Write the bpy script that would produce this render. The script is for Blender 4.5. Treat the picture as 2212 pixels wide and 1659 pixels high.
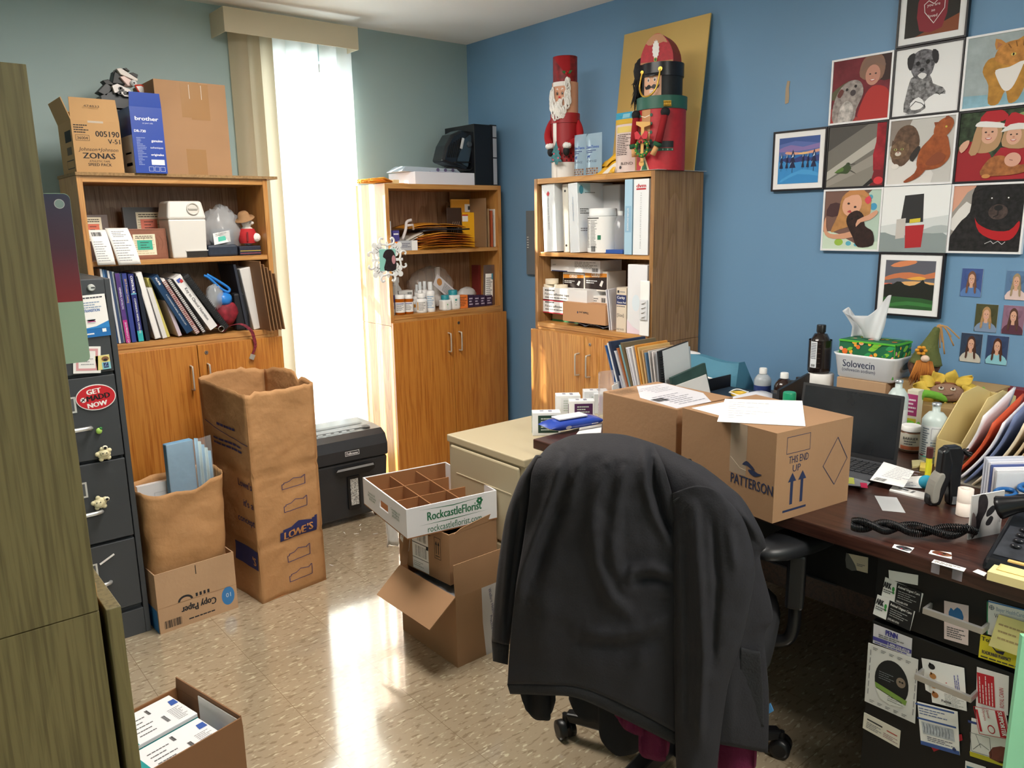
import bpy, math, random
from mathutils import Vector as V, Matrix
random.seed(7)
for o in list(bpy.data.objects): bpy.data.objects.remove(o)
SC=bpy.context.scene; COL=SC.collection
pi=math.pi; R=math.radians
# ---------------------------------------------------------------- camera
CH=1.468; CF=1691.31; YAW=.68906585; PIT=.20509532; ROL=-.01580016
fw=V((math.sin(YAW)*math.cos(PIT),math.cos(YAW)*math.cos(PIT),-math.sin(PIT)))
rt0=V((math.cos(YAW),-math.sin(YAW),0)); up0=rt0.cross(fw)
rt=rt0*math.cos(ROL)+up0*math.sin(ROL); up=-rt0*math.sin(ROL)+up0*math.cos(ROL)
cd=bpy.data.cameras.new('camera'); cam=bpy.data.objects.new('camera',cd); COL.objects.link(cam)
cam.matrix_world=Matrix(((rt.x,up.x,-fw.x,0),(rt.y,up.y,-fw.y,0),(rt.z,up.z,-fw.z,CH),(0,0,0,1)))
cd.sensor_width=36; cd.sensor_fit='HORIZONTAL'; cd.lens=CF/2212*36; cd.clip_start=.02
SC.camera=cam
# ---------------------------------------------------------------- world, daylight, lamps, exposure
w=bpy.data.worlds.new('world'); SC.world=w; w.use_nodes=True
bg=w.node_tree.nodes['Background']; bg.inputs[0].default_value=(.62,.82,1,1); bg.inputs[1].default_value=1.6
def lamp(name,typ,loc,rot,energy,color,**k):
    l=bpy.data.lights.new(name,typ); l.energy=energy; l.color=color
    for a,b in k.items(): setattr(l,a,b)
    o=bpy.data.objects.new(name,l); COL.objects.link(o); o.location=loc; o.rotation_euler=rot; return o
SUN=V((.75,-1,-.58)).normalized()
so=lamp('sun','SUN',(1.5,8,4),(0,0,0),15,(1,.93,.78),angle=R(1.2)); so.rotation_euler=SUN.to_track_quat('-Z','Y').to_euler()
lamp('daylight_outside_window','AREA',(1.9,4.75,1.5),(R(90),0,pi),62,(.86,.95,1),shape='RECTANGLE',size=1.5,size_y=2.4)
lamp('ceiling_fill','AREA',(1.2,2.2,2.44),(0,0,0),18,(1,.95,.88),shape='RECTANGLE',size=.55,size_y=1.15)  # soft room fill below an added, unseen ceiling fitting
lamp('ceiling_fill','AREA',(1.35,-.6,2.44),(0,0,0),23,(1,.95,.88),shape='RECTANGLE',size=.55,size_y=1.15)  # frontal fill from behind the camera, added to reach the shelves
vs=SC.view_settings; vs.view_transform='Standard'; vs.look='None'; vs.exposure=1.05; vs.gamma=1; vs.use_curve_mapping=False
# ---------------------------------------------------------------- rays of the measured camera, used to find where things stand
def ray(px,py): return rt*((px-1106)/CF)-up*((py-829.5)/CF)+fw
def on(ax,val,px,py):
    d=ray(px,py); o=V((0,0,CH)); return o+d*((val-o[ax])/d[ax])
def onz(z,px,py): return on(2,z,px,py)
def onx(x,px,py): return on(0,x,px,py)
def ony(y,px,py): return on(1,y,px,py)
def hz(base,px,py):
    d=ray(px,py); return CH+d.z*math.hypot(base[0],base[1])/math.hypot(d.x,d.y)
def perp(px,ax=0):
    d=ray(px,600); return abs(d[ax])/math.hypot(d.x,d.y)
def onpl(P0,n,px,py):
    d=ray(px,py); o=V((0,0,CH)); return o+d*(n.dot(P0-o)/n.dot(d))
# ---------------------------------------------------------------- materials
def lin(h):
    h=h.lstrip('#'); 
    if len(h)==3: h=''.join(c*2 for c in h)
    r=[int(h[i:i+2],16)/255 for i in (0,2,4)]
    return tuple(c/12.92 if c<=.04045 else ((c+.055)/1.055)**2.4 for c in r)+(1,)
MC={}
def mat(hx,rough=.6,metal=0,noise=0,ns=8,trans=0,coat=0,alpha=1,bump=0,bs=40,emis=0,transl=0,stretch=None,ior=1.45,spec=.5):
    key=(hx,rough,metal,noise,ns,trans,coat,alpha,bump,bs,emis,transl,stretch,ior,spec)
    if key in MC: return MC[key]
    m=bpy.data.materials.new('surface'); m.use_nodes=True; N=m.node_tree.nodes; L=m.node_tree.links; b=N['Principled BSDF']
    c=lin(hx); b.inputs['Base Color'].default_value=c; b.inputs['Roughness'].default_value=rough; b.inputs['Metallic'].default_value=metal
    b.inputs['IOR'].default_value=ior; b.inputs['Specular IOR Level'].default_value=spec
    if trans: b.inputs['Transmission Weight'].default_value=trans
    if coat: b.inputs['Coat Weight'].default_value=coat; b.inputs['Coat Roughness'].default_value=.1
    if alpha<1: b.inputs['Alpha'].default_value=alpha
    if emis: b.inputs['Emission Color'].default_value=c; b.inputs['Emission Strength'].default_value=emis
    tc=None
    if noise or bump:
        tc=N.new('ShaderNodeTexCoord'); mp=N.new('ShaderNodeMapping'); L.new(tc.outputs['Object'],mp.inputs[0])
        if stretch: mp.inputs['Scale'].default_value=stretch
    if noise:
        t=N.new('ShaderNodeTexNoise'); t.inputs['Scale'].default_value=ns; t.inputs['Detail'].default_value=5; L.new(mp.outputs[0],t.inputs[0])
        r=N.new('ShaderNodeValToRGB'); L.new(t.outputs['Fac'],r.inputs[0]); e=r.color_ramp.elements
        e[0].position=.3; e[1].position=.7
        e[0].color=tuple(x*(1-noise) for x in c[:3])+(1,); e[1].color=tuple(min(1,x*(1+noise*.6)) for x in c[:3])+(1,)
        L.new(r.outputs[0],b.inputs['Base Color'])
    if bump:
        t=N.new('ShaderNodeTexNoise'); t.inputs['Scale'].default_value=bs; t.inputs['Detail'].default_value=4; L.new(mp.outputs[0],t.inputs[0])
        bp=N.new('ShaderNodeBump'); bp.inputs['Strength'].default_value=bump; bp.inputs['Distance'].default_value=.01; L.new(t.outputs['Fac'],bp.inputs['Height']); L.new(bp.outputs[0],b.inputs['Normal'])
    if transl:
        tr=N.new('ShaderNodeBsdfTranslucent'); tr.inputs[0].default_value=c; mx=N.new('ShaderNodeMixShader'); mx.inputs[0].default_value=transl
        L.new(b.outputs[0],mx.inputs[1]); L.new(tr.outputs[0],mx.inputs[2]); L.new(mx.outputs[0],N['Material Output'].inputs[0])
    MC[key]=m; return m
def wood(c1,c2,c3,axis='z',rough=.42,sc=1.,coat=0.15):
    key=('w',c1,c2,c3,axis,rough,sc)
    if key in MC: return MC[key]
    m=bpy.data.materials.new('wood_grain'); m.use_nodes=True; N=m.node_tree.nodes; L=m.node_tree.links; b=N['Principled BSDF']
    b.inputs['Roughness'].default_value=rough; b.inputs['Coat Weight'].default_value=coat; b.inputs['Coat Roughness'].default_value=.25
    tc=N.new('ShaderNodeTexCoord'); oi=N.new('ShaderNodeObjectInfo')
    mp=N.new('ShaderNodeMapping'); L.new(tc.outputs['Object'],mp.inputs[0])
    s={'z':(1,1,.13),'x':(.13,1,1),'y':(1,.13,1)}[axis]; mp.inputs['Scale'].default_value=[k*sc for k in s]
    sh=N.new('ShaderNodeVectorMath'); sh.operation='ADD'; L.new(mp.outputs[0],sh.inputs[0]); 
    mu=N.new('ShaderNodeMath'); mu.operation='MULTIPLY'; mu.inputs[1].default_value=17; L.new(oi.outputs['Random'],mu.inputs[0]); L.new(mu.outputs[0],sh.inputs[1])
    n1=N.new('ShaderNodeTexNoise'); n1.inputs['Scale'].default_value=3.2; n1.inputs['Detail'].default_value=2; n1.inputs['Roughness'].default_value=.45; L.new(sh.outputs[0],n1.inputs[0])
    # contour lines of a smooth field make the cathedral figure
    k=N.new('ShaderNodeMath'); k.operation='MULTIPLY'; k.inputs[1].default_value=26; L.new(n1.outputs['Fac'],k.inputs[0])
    fr=N.new('ShaderNodeMath'); fr.operation='FRACT'; L.new(k.outputs[0],fr.inputs[0])
    r1=N.new('ShaderNodeValToRGB'); L.new(fr.outputs[0],r1.inputs[0]); e=r1.color_ramp.elements
    e[0].position=0; e[0].color=lin(c2); e[1].position=.55; e[1].color=lin(c1); q=e.new(.97); q.color=lin(c1); q=e.new(1.); q.color=lin(c2)
    mp2=N.new('ShaderNodeMapping'); L.new(tc.outputs['Object'],mp2.inputs[0]); s2={'z':(160,160,5),'x':(5,160,160),'y':(160,5,160)}[axis]; mp2.inputs['Scale'].default_value=s2
    n2=N.new('ShaderNodeTexNoise'); n2.inputs['Scale'].default_value=1; n2.inputs['Detail'].default_value=3; L.new(mp2.outputs[0],n2.inputs[0])
    r2=N.new('ShaderNodeValToRGB'); L.new(n2.outputs['Fac'],r2.inputs[0]); e=r2.color_ramp.elements; e[0].position=.36; e[0].color=lin(c3); e[1].position=.55; e[1].color=(1,1,1,1)
    mx=N.new('ShaderNodeMixRGB'); mx.blend_type='MULTIPLY'; mx.inputs[0].default_value=.6; L.new(r1.outputs[0],mx.inputs[1]); L.new(r2.outputs[0],mx.inputs[2])
    L.new(mx.outputs[0],b.inputs['Base Color'])
    MC[key]=m; return m
OAKV=wood('#c99352','#bb8447','#cfae84','z'); OAKX=wood('#c99556','#bb8749','#cfae84','x'); OAKY=OAKX
DOORV=wood('#c58236','#be7a30','#cba478','z')
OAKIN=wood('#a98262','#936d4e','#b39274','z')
OAKPALE=wood('#dcae74','#c8965a','#d2aa7a','z'); OAKSIDE=wood('#a67c50','#99703f','#b89876','z')
OLIVE=wood('#71643c','#6b5f38','#a39b78','z',rough=.55,sc=1.3)
KRAFT=mat('#bd9a78',.8,noise=.07,ns=6,bump=.06,bs=90); KRAFTIN=mat('#96663f',.85,noise=.08); KRAFT2=mat('#bb9263',.8,noise=.07,ns=5); KRAFTDK=mat('#a47e5c',.8,noise=.08,ns=5)
BAG=mat('#b98a5c',.75,noise=.1,ns=7,bump=.9,bs=13)
WHITE=mat('#f4f3f0',.5); PAPER=mat('#f3f1ee',.8); BLACK=mat('#151517',.45); DKPL=mat('#232427',.4); GREYPL=mat('#cfd1cf',.4)
INK=mat('#26262a',.8); GLASSY=mat('#ffffff',.12,trans=.95,ior=1.2); CLEAR=mat('#eef2f5',.12,alpha=.22,spec=1.); STEEL=mat('#c9c9c9',.28,metal=1)
ALU=mat('#bdbdbb',.35,metal=.9)
def M_(x): return mat(x) if isinstance(x,str) else x
# ---------------------------------------------------------------- geometry helpers
TXC={}
def txmesh(s):
    if s in TXC: return TXC[s]
    c=bpy.data.curves.new('t','FONT'); c.body=s; c.size=1; c.resolution_u=2
    o=bpy.data.objects.new('t',c); COL.objects.link(o)
    me=o.to_mesh(); vs=[tuple(v.co) for v in me.vertices]; fs=[tuple(p.vertices) for p in me.polygons]
    o.to_mesh_clear(); bpy.data.objects.remove(o); bpy.data.curves.remove(c)
    xs=[v[0] for v in vs] or [0]; TXC[s]=(vs,fs,min(xs),max(xs)); return TXC[s]
class Fr:
    def __init__(s,o,u,v): s.o=V(o); s.u=V(u).normalized(); s.v=V(v).normalized(); s.n=s.u.cross(s.v)
    def p(s,a,b,l=0): return s.o+s.u*a+s.v*b+s.n*l
    def at(s,a,b,deg=0,l=0):
        c,d=math.cos(R(deg)),math.sin(R(deg)); return Fr(s.p(a,b,l),s.u*c+s.v*d,s.v*c-s.u*d)
def smooth(pts,n=4):
    out=[];m=len(pts)
    for i in range(m):
        a,b,c,d=[pts[(i+k-1)%m] for k in range(4)]
        for j in range(n):
            t=j/n; out.append(tuple(.5*((2*b[k])+(c[k]-a[k])*t+(2*a[k]-5*b[k]+4*c[k]-d[k])*t*t+(3*b[k]-a[k]-3*c[k]+d[k])*t**3) for k in range(len(b))))
    return out
def clip(pts,x0,y0,x1,y1):
    for ax,val,sg in ((0,x0,1),(0,x1,-1),(1,y0,1),(1,y1,-1)):
        out=[]
        for i in range(len(pts)):
            a,b=pts[i-1],pts[i]; ia=(a[ax]-val)*sg>=0; ib=(b[ax]-val)*sg>=0
            if ia!=ib:
                t=(val-a[ax])/(b[ax]-a[ax]); out.append((a[0]+(b[0]-a[0])*t,a[1]+(b[1]-a[1])*t))
            if ib: out.append(b)
        pts=out
        if not pts: return []
    return pts
class MB:
    def __init__(s,T=None): s.v=[];s.f=[];s.fm=[];s.fs=[];s.mats=[];s.T=T
    def mi(s,m):
        m=M_(m)
        if m not in s.mats: s.mats.append(m)
        return s.mats.index(m)
    def add(s,vs,fs,m,sm=False):
        k=len(s.v); i=s.mi(m)
        s.v+=[tuple(s.T@V(p)) if s.T else tuple(p) for p in vs]
        for f in fs: s.f.append(tuple(a+k for a in f)); s.fm.append(i); s.fs.append(sm)
        return s
    def box(s,x0,y0,z0,x1,y1,z1,m):
        return s.hexa([(x0,y0,z0),(x1,y0,z0),(x1,y1,z0),(x0,y1,z0)],[(x0,y0,z1),(x1,y0,z1),(x1,y1,z1),(x0,y1,z1)],m)
    def hexa(s,bo,to,m):
        n=len(bo); return s.add(list(bo)+list(to),[tuple(range(n))[::-1],tuple(range(n,2*n))]+[(i,(i+1)%n,n+(i+1)%n,n+i) for i in range(n)],m)
    def slab(s,pts,off,m):      # polygon extruded by a vector
        off=V(off); return s.hexa([V(p) for p in pts],[V(p)+off for p in pts],m)
    def plate(s,fr,pts,th,m): return s.slab([fr.p(a,b) for a,b in pts],fr.n*th,m)
    def rect(s,fr,u0,v0,u1,v1,m,l=1):
        if hasattr(fr,'fn') and (u1-u0>.009 or v1-v0>.03): return s.poly(fr,[(u0,v0),(u1,v0),(u1,v1),(u0,v1)],m,l)
        return s.add([fr.p(u0,v0,l*.0004),fr.p(u1,v0,l*.0004),fr.p(u1,v1,l*.0004),fr.p(u0,v1,l*.0004)],[(0,1,2,3)],m)
    def poly(s,fr,pts,m,l=1,sm=0,cl=None):
        if sm: pts=smooth(pts,sm)
        if cl: pts=clip(pts,*cl)
        if len(pts)<3: return s
        if hasattr(fr,'fn'):
            xs=[p[0] for p in pts]; ys_=[p[1] for p in pts]; a,b_=min(xs),min(ys_); W=max(xs)-a; H=max(ys_)-b_
            if W>.009 or H>.03:
                nx=max(1,math.ceil(W/.007)); ny=max(1,math.ceil(H/.02))
                for i in range(nx):
                    for j in range(ny):
                        q=clip(pts,a+W*i/nx,b_+H*j/ny,a+W*(i+1)/nx,b_+H*(j+1)/ny)
                        if len(q)>2: s.add([fr.p(x,y,l*.0004) for x,y in q],[tuple(range(len(q)))],m)
                return s
        return s.add([fr.p(a,b,l*.0004) for a,b in pts],[tuple(range(len(pts)))],m)
    def ell(s,fr,cx,cy,rx,ry,m,l=1,n=20,rot=0,cl=None):
        c,d=math.cos(R(rot)),math.sin(R(rot)); P=[(rx*math.cos(2*pi*i/n),ry*math.sin(2*pi*i/n)) for i in range(n)]
        return s.poly(fr,[(cx+x*c-y*d,cy+x*d+y*c) for x,y in P],m,l,0,cl)
    def frame2(s,fr,u0,v0,u1,v1,t,m,l=1):
        s.rect(fr,u0,v0,u1,v0+t,m,l);s.rect(fr,u0,v1-t,u1,v1,m,l);s.rect(fr,u0,v0+t,u0+t,v1-t,m,l);return s.rect(fr,u1-t,v0+t,u1,v1-t,m,l)
    def path(s,fr,pts,t,m,l=1,close=False):
        P=list(pts)+([pts[0]] if close else [])
        for a,b in zip(P,P[1:]):
            d=V((b[0]-a[0],b[1]-a[1])); 
            if d.length<1e-7: continue
            d.normalize(); n=V((-d.y,d.x))*t/2; e=d*t*.35
            s.poly(fr,[(a[0]-e.x+n.x,a[1]-e.y+n.y),(a[0]-e.x-n.x,a[1]-e.y-n.y),(b[0]+e.x-n.x,b[1]+e.y-n.y),(b[0]+e.x+n.x,b[1]+e.y+n.y)],m,l)
        return s
    def txt(s,fr,u,v,h,st,m,l=1,al='l',bold=0,sx=1,sh=0,wid=None):
        vs,fs,a,b=txmesh(st); h=h/.72
        if wid: sx=wid/((b-a)*h)
        o={'l':-a,'c':-(a+b)/2,'r':-b}[al]
        for dx,dv in ([(0,0)] if not bold else [(-bold,0),(bold,.15),(0,-.1)]):
            s.add([fr.p(u+((p[0]+o)*sx+dx+p[1]*sh)*h,v+(p[1]+dv*bold)*h,(l+dv)*.0004) for p in vs],fs,m)
        return s
    def lines(s,fr,u0,v0,u1,v1,n,m='#55555a',l=1,fill=.45,seed=1,rag=.4):
        r=random.Random(seed); st=(v1-v0)/n
        for i in range(n):
            y=v1-(i+.75)*st; x=u0; e=u1-(u1-u0)*rag*r.random()
            while x<e:
                w=min(e-x,(u1-u0)*r.uniform(.08,.22)); s.rect(fr,x,y,x+w*.86,y+st*fill,m,l); x+=w
        return s
    def bars(s,fr,u0,v0,u1,v1,m='#1c1c1e',l=1,seed=3,n=26):
        r=random.Random(seed); x=u0; st=(u1-u0)/n
        while x<u1-st:
            w=st*r.choice((.4,.6,1.)); s.rect(fr,x,v0,x+w,v1,m,l); x+=w+st*r.choice((.35,.6,.9))
        return s
    def lathe(s,c,prof,m,n=24,ax=None,sm=True,caps=True,sq=None):
        c=V(c); ax=V(ax or (0,0,1)).normalized(); a=ax.orthogonal().normalized() if abs(ax.z)<.99 else V((1,0,0)); b=ax.cross(a)
        vs=[];fs=[]
        for r,z in prof:
            for i in range(n):
                t=2*pi*i/n; x,y=math.cos(t),math.sin(t)
                if sq: k=(abs(x)**sq+abs(y)**sq)**(-1/sq); x*=k;y*=k
                vs.append(c+a*(r*x)+b*(r*y)+ax*z)
        for j in range(len(prof)-1):
            for i in range(n): fs.append((j*n+i,j*n+(i+1)%n,(j+1)*n+(i+1)%n,(j+1)*n+i))
        s.add(vs,fs,m,sm)
        if caps:
            for j,rv in ((0,1),(len(prof)-1,0)):
                if prof[j][0]>1e-5:
                    q=list(range(j*n,j*n+n)); s.add([vs[i] for i in q],[tuple(range(n))[::-1] if rv else tuple(range(n))],m)
        return s
    def cyl(s,c,r,h,m,n=24,ax=None): return s.lathe(c,[(r,0),(r,h)],m,n,ax)
    def sph(s,c,rx,ry,rz,m,n=16,k=10,dis=0,seed=0,rot=None):
        r=random.Random(seed); c=V(c); vs=[];fs=[]
        for j in range(k+1):
            ph=-pi/2+pi*j/k
            for i in range(n):
                t=2*pi*i/n; q=1+dis*(r.random()-.5)*2
                p=V((rx*math.cos(ph)*math.cos(t)*q,ry*math.cos(ph)*math.sin(t)*q,rz*math.sin(ph)*q))
                if rot: p=rot@p
                vs.append(c+p)
        for j in range(k):
            for i in range(n): fs.append((j*n+i,j*n+(i+1)%n,(j+1)*n+(i+1)%n,(j+1)*n+i))
        return s.add(vs,fs,m,True)
    def tube(s,pts,r,m,n=8,closed=False,caps=True,sm=True):
        pts=[V(p) for p in pts]; N=len(pts); rs=r if isinstance(r,(list,tuple)) else [r]*N; vs=[];fs=[]; prev=None
        for i,p in enumerate(pts):
            d=(pts[(i+1)%N]-pts[i-1]) if closed or 0<i<N-1 else (pts[1]-pts[0] if i==0 else pts[-1]-pts[-2])
            d.normalize()
            if prev is None: a=d.orthogonal().normalized()
            else: a=(prev-d*prev.dot(d)).normalized()
            prev=a; b=d.cross(a)
            for j in range(n): t=2*pi*j/n; vs.append(p+(a*math.cos(t)+b*math.sin(t))*rs[i])
        M=N if closed else N-1
        for i in range(M):
            for j in range(n): fs.append((i*n+j,i*n+(j+1)%n,((i+1)%N)*n+(j+1)%n,((i+1)%N)*n+j))
        if caps and not closed: fs+= [tuple(range(n))[::-1],tuple(range((N-1)*n,N*n))]
        return s.add(vs,fs,m,sm)
    def grid(s,fn,nu,nv,m,sm=True,wrap=False):
        vs=[fn(i/nu,j/nv) for j in range(nv+1) for i in range(nu+1)]; k=nu+1
        return s.add(vs,[(j*k+i,j*k+i+1,(j+1)*k+i+1,(j+1)*k+i) for j in range(nv) for i in range(nu)],m,sm)
    def build(s,name,parent=None,label=None,cat=None,group=None,kind=None,bev=0,sub=0,solid=0,loc=None,rot=None):
        me=bpy.data.meshes.new(name); me.from_pydata([tuple(p) for p in s.v],[],s.f)
        for m in s.mats: me.materials.append(m)
        me.polygons.foreach_set('material_index',s.fm); me.polygons.foreach_set('use_smooth',s.fs); me.update()
        o=bpy.data.objects.new(name,me); COL.objects.link(o)
        if parent: o.parent=parent
        if loc is not None: o.location=loc
        if rot is not None: o.rotation_euler=rot
        if solid: md=o.modifiers.new('thickness','SOLIDIFY'); md.thickness=solid; md.offset=0
        if bev: md=o.modifiers.new('edges','BEVEL'); md.width=bev; md.segments=2; md.limit_method='ANGLE'; md.angle_limit=R(50); md.use_clamp_overlap=True
        if sub: md=o.modifiers.new('smooth','SUBSURF'); md.levels=sub; md.render_levels=sub
        tag(o,label,cat,group,kind); return o
def tag(o,label=None,cat=None,group=None,kind=None):
    for k,v in (('label',label),('category',cat),('group',group),('kind',kind)):
        if v: o[k]=v
    return o
def E(name,loc,rz=0,label=None,cat=None,group=None,rot=None,kind=None):
    o=bpy.data.objects.new(name,None); COL.objects.link(o); o.location=loc; o.rotation_euler=rot or (0,0,rz); o.empty_display_size=.05
    return tag(o,label,cat,group,kind)
def place(o,loc,rz=0,rot=None):
    o.location=loc; o.rotation_euler=rot or (0,0,rz); return o
def bframes(w,d,h):
    return dict(F=Fr((0,0,0),(1,0,0),(0,0,1)),Rt=Fr((w,0,0),(0,1,0),(0,0,1)),L=Fr((0,d,0),(0,-1,0),(0,0,1)),T=Fr((0,0,h),(1,0,0),(0,1,0)),B=Fr((w,d,0),(-1,0,0),(0,0,1)))
def carton(name,label,cat,dims,m,loc,rz=0,group=None,deco=None,bev=.0015,rot=None):
    w,d,h=dims; b=MB().box(0,0,0,w,d,h,m)
    if deco: deco(b,bframes(w,d,h),w,d,h)
    o=b.build(name,None,label,cat,group,bev=bev); return place(o,loc,rz,rot)
RB_=-pi/2    # turns a thing whose front looks at -y so that it looks at -x
def sheet(name,label,cat,w,h,loc,rz=0,m=PAPER,deco=None,group=None,curl=.004,rot=None,seed=0,parent=None,th=.0004):
    b=MB(); r=random.Random(seed); a,c=r.uniform(-1,1),r.uniform(-1,1)
    b.grid(lambda u,v:(u*w,v*h,curl*((u-.5)**2*4*abs(a)+(v-.5)**2*4*abs(c)*.5)),8,8,m)
    f=Fr((0,0,curl*.0+.0004),(1,0,0),(0,1,0))
    if deco: deco(b,f,w,h)
    o=b.build(name,parent,label,cat,group,solid=0); return place(o,loc,rz,rot)
# ================================================================ the room
XB,YA,ZC,XL,YF=2.97,3.98,2.496,-.35,-1.3
def wallmat(hx,hx2):
    m=mat(hx,.5,noise=.04,ns=1.2,bump=.05,bs=25); return m
WA=wallmat('#a6bbbb',''); WB=wallmat('#7199bd','')
# window hole in the back wall
WX0,WX1,WZ0,WZ1=1.66,2.15,.12,2.30
b=MB(); t=.14
b.box(XL-t,YA,0,WX0,YA+t,ZC,WA); b.box(WX1,YA,0,XB+t,YA+t,ZC,WA); b.box(WX0,YA,0,WX1,YA+t,WZ0,WA); b.box(WX0,YA,WZ1,WX1,YA+t,ZC,WA)
b.build('wall_back',kind='structure')
MB().box(XB,YF-t,0,XB+t,YA,ZC,WB).build('wall_right',kind='structure')
MB().box(XL-t,YF-t,0,XL,YA,ZC,WA).build('wall_left',kind='structure')
MB().box(XL,YF-t,0,XB,YF,ZC,WA).build('wall_front',kind='structure')
MB().box(XL-t,YF-t,ZC,XB+t,YA+t,ZC+.1,mat('#f2efe9',.85,bump=.03,bs=60)).build('ceiling',kind='structure')
# vinyl tile floor
def floormat():
    m=bpy.data.materials.new('vinyl_tile'); m.use_nodes=True; N=m.node_tree.nodes; L=m.node_tree.links; b=N['Principled BSDF']
    b.inputs['Roughness'].default_value=.2; b.inputs['Specular IOR Level'].default_value=.6; b.inputs['Coat Weight'].default_value=1; b.inputs['Coat Roughness'].default_value=.09; b.inputs['Coat IOR'].default_value=1.8
    tc=N.new('ShaderNodeTexCoord'); sp=N.new('ShaderNodeSeparateXYZ'); L.new(tc.outputs['Object'],sp.inputs[0])
    def seam(out,off):
        a=N.new('ShaderNodeMath');a.operation='SUBTRACT';a.inputs[1].default_value=off-3.05;L.new(out,a.inputs[0])
        d=N.new('ShaderNodeMath');d.operation='DIVIDE';d.inputs[1].default_value=.305;L.new(a.outputs[0],d.inputs[0])
        f=N.new('ShaderNodeMath');f.operation='FRACT';L.new(d.outputs[0],f.inputs[0])
        g=N.new('ShaderNodeMath');g.operation='LESS_THAN';g.inputs[1].default_value=.0055;L.new(f.outputs[0],g.inputs[0]);return g
    sx=seam(sp.outputs[0],.5445); sy=seam(sp.outputs[1],.35)
    mxm=N.new('ShaderNodeMath');mxm.operation='MAXIMUM';L.new(sx.outputs[0],mxm.inputs[0]);L.new(sy.outputs[0],mxm.inputs[1])
    def flecks(sc,rotz,lo,hi):
        mp=N.new('ShaderNodeMapping');mp.inputs['Scale'].default_value=sc;mp.inputs['Rotation'].default_value=(0,0,rotz);L.new(tc.outputs['Object'],mp.inputs[0])
        n=N.new('ShaderNodeTexNoise');n.inputs['Scale'].default_value=1;n.inputs['Detail'].default_value=2.5;L.new(mp.outputs[0],n.inputs[0])
        r=N.new('ShaderNodeValToRGB');r.color_ramp.elements[0].position=lo;r.color_ramp.elements[1].position=hi;L.new(n.outputs['Fac'],r.inputs[0]);return r
    f1=flecks((26,75,1),.25,.56,.64); f2=flecks((30,88,1),.1,.60,.66); f3=flecks((3,3,1),0,.3,.7)
    def mix(a,c2,fac,bl='MIX'):
        x=N.new('ShaderNodeMixRGB');x.blend_type=bl
        if isinstance(a,tuple): x.inputs[1].default_value=a
        else: L.new(a,x.inputs[1])
        x.inputs[2].default_value=c2
        if isinstance(fac,float): x.inputs[0].default_value=fac
        else: L.new(fac,x.inputs[0])
        return x.outputs[0]
    c=mix(lin('#b3a188'),lin('#a6957c'),f3.outputs[0])
    c=mix(c,lin('#94826a'),f1.outputs[0]); c=mix(c,lin('#d0c3a6'),f2.outputs[0]); c=mix(c,lin('#8a775e'),mxm.outputs[0])
    L.new(c,b.inputs['Base Color'])
    n=N.new('ShaderNodeTexNoise');n.inputs['Scale'].default_value=2.2;n.inputs['Detail'].default_value=3;L.new(tc.outputs['Object'],n.inputs[0])
    bp=N.new('ShaderNodeBump');bp.inputs['Strength'].default_value=.25;bp.inputs['Distance'].default_value=.004;L.new(n.outputs['Fac'],bp.inputs['Height']);L.new(bp.outputs[0],b.inputs['Normal'])
    return m
MB().box(XL-t,YF-t,-.08,XB+t,YA+t,0,floormat()).build('floor',kind='structure')
bb=mat('#3c3a38',.5)
MB().box(XL,YA-.006,0,XB,YA,.1,bb).build('baseboard_back',kind='structure'); MB().box(XB-.006,YF,0,XB,YA-.006,.1,bb).build('baseboard_right',kind='structure')
# window frame and glass
fm=mat('#8e8a82',.4,metal=.4); wn=E('window_1',(0,0,0),kind='structure'); b=MB(); yy=YA+.07
b.box(WX0,yy,WZ0,WX0+.035,yy+.04,WZ1,fm).box(WX1-.035,yy,WZ0,WX1,yy+.04,WZ1,fm).box(WX0+.035,yy,WZ0,WX1-.035,yy+.04,WZ0+.04,fm).box(WX0+.035,yy,WZ1-.04,WX1-.035,yy+.04,WZ1,fm).box(WX0+.035,yy,1.2,WX1-.035,yy+.04,1.24,fm)
b.build('window_frame',wn)
for z0,z1 in ((WZ0+.04,1.2),(1.24,WZ1-.04)): MB().box(WX0+.035,yy+.015,z0,WX1-.035,yy+.021,z1,mat('#f4fbff',.02,alpha=.07)).build('pane',wn)
# unseen ceiling lamps added for room fill (above and behind the camera)
for i,(x,y,l) in enumerate(((1.2,2.2,'unseen ceiling light added for fill above the middle of the room'),(1.35,-.6,'unseen ceiling light added for fill behind the doorway end of the room'))):
    e=E('fill_light',(x,y,ZC),label=l,cat='fill light'); 
    b=MB(); b.box(-.31,-.61,-.03,-.28,.61,0,WHITE).box(.28,-.61,-.03,.31,.61,0,WHITE).box(-.28,-.61,-.03,.28,-.58,0,WHITE).box(-.28,.58,-.03,.28,.61,0,WHITE); b.build('frame',e)
    MB().box(-.28,-.58,-.018,.28,.58,-.01,mat('#fff4e4',.5,emis=3)).build('diffuser',e)
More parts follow.
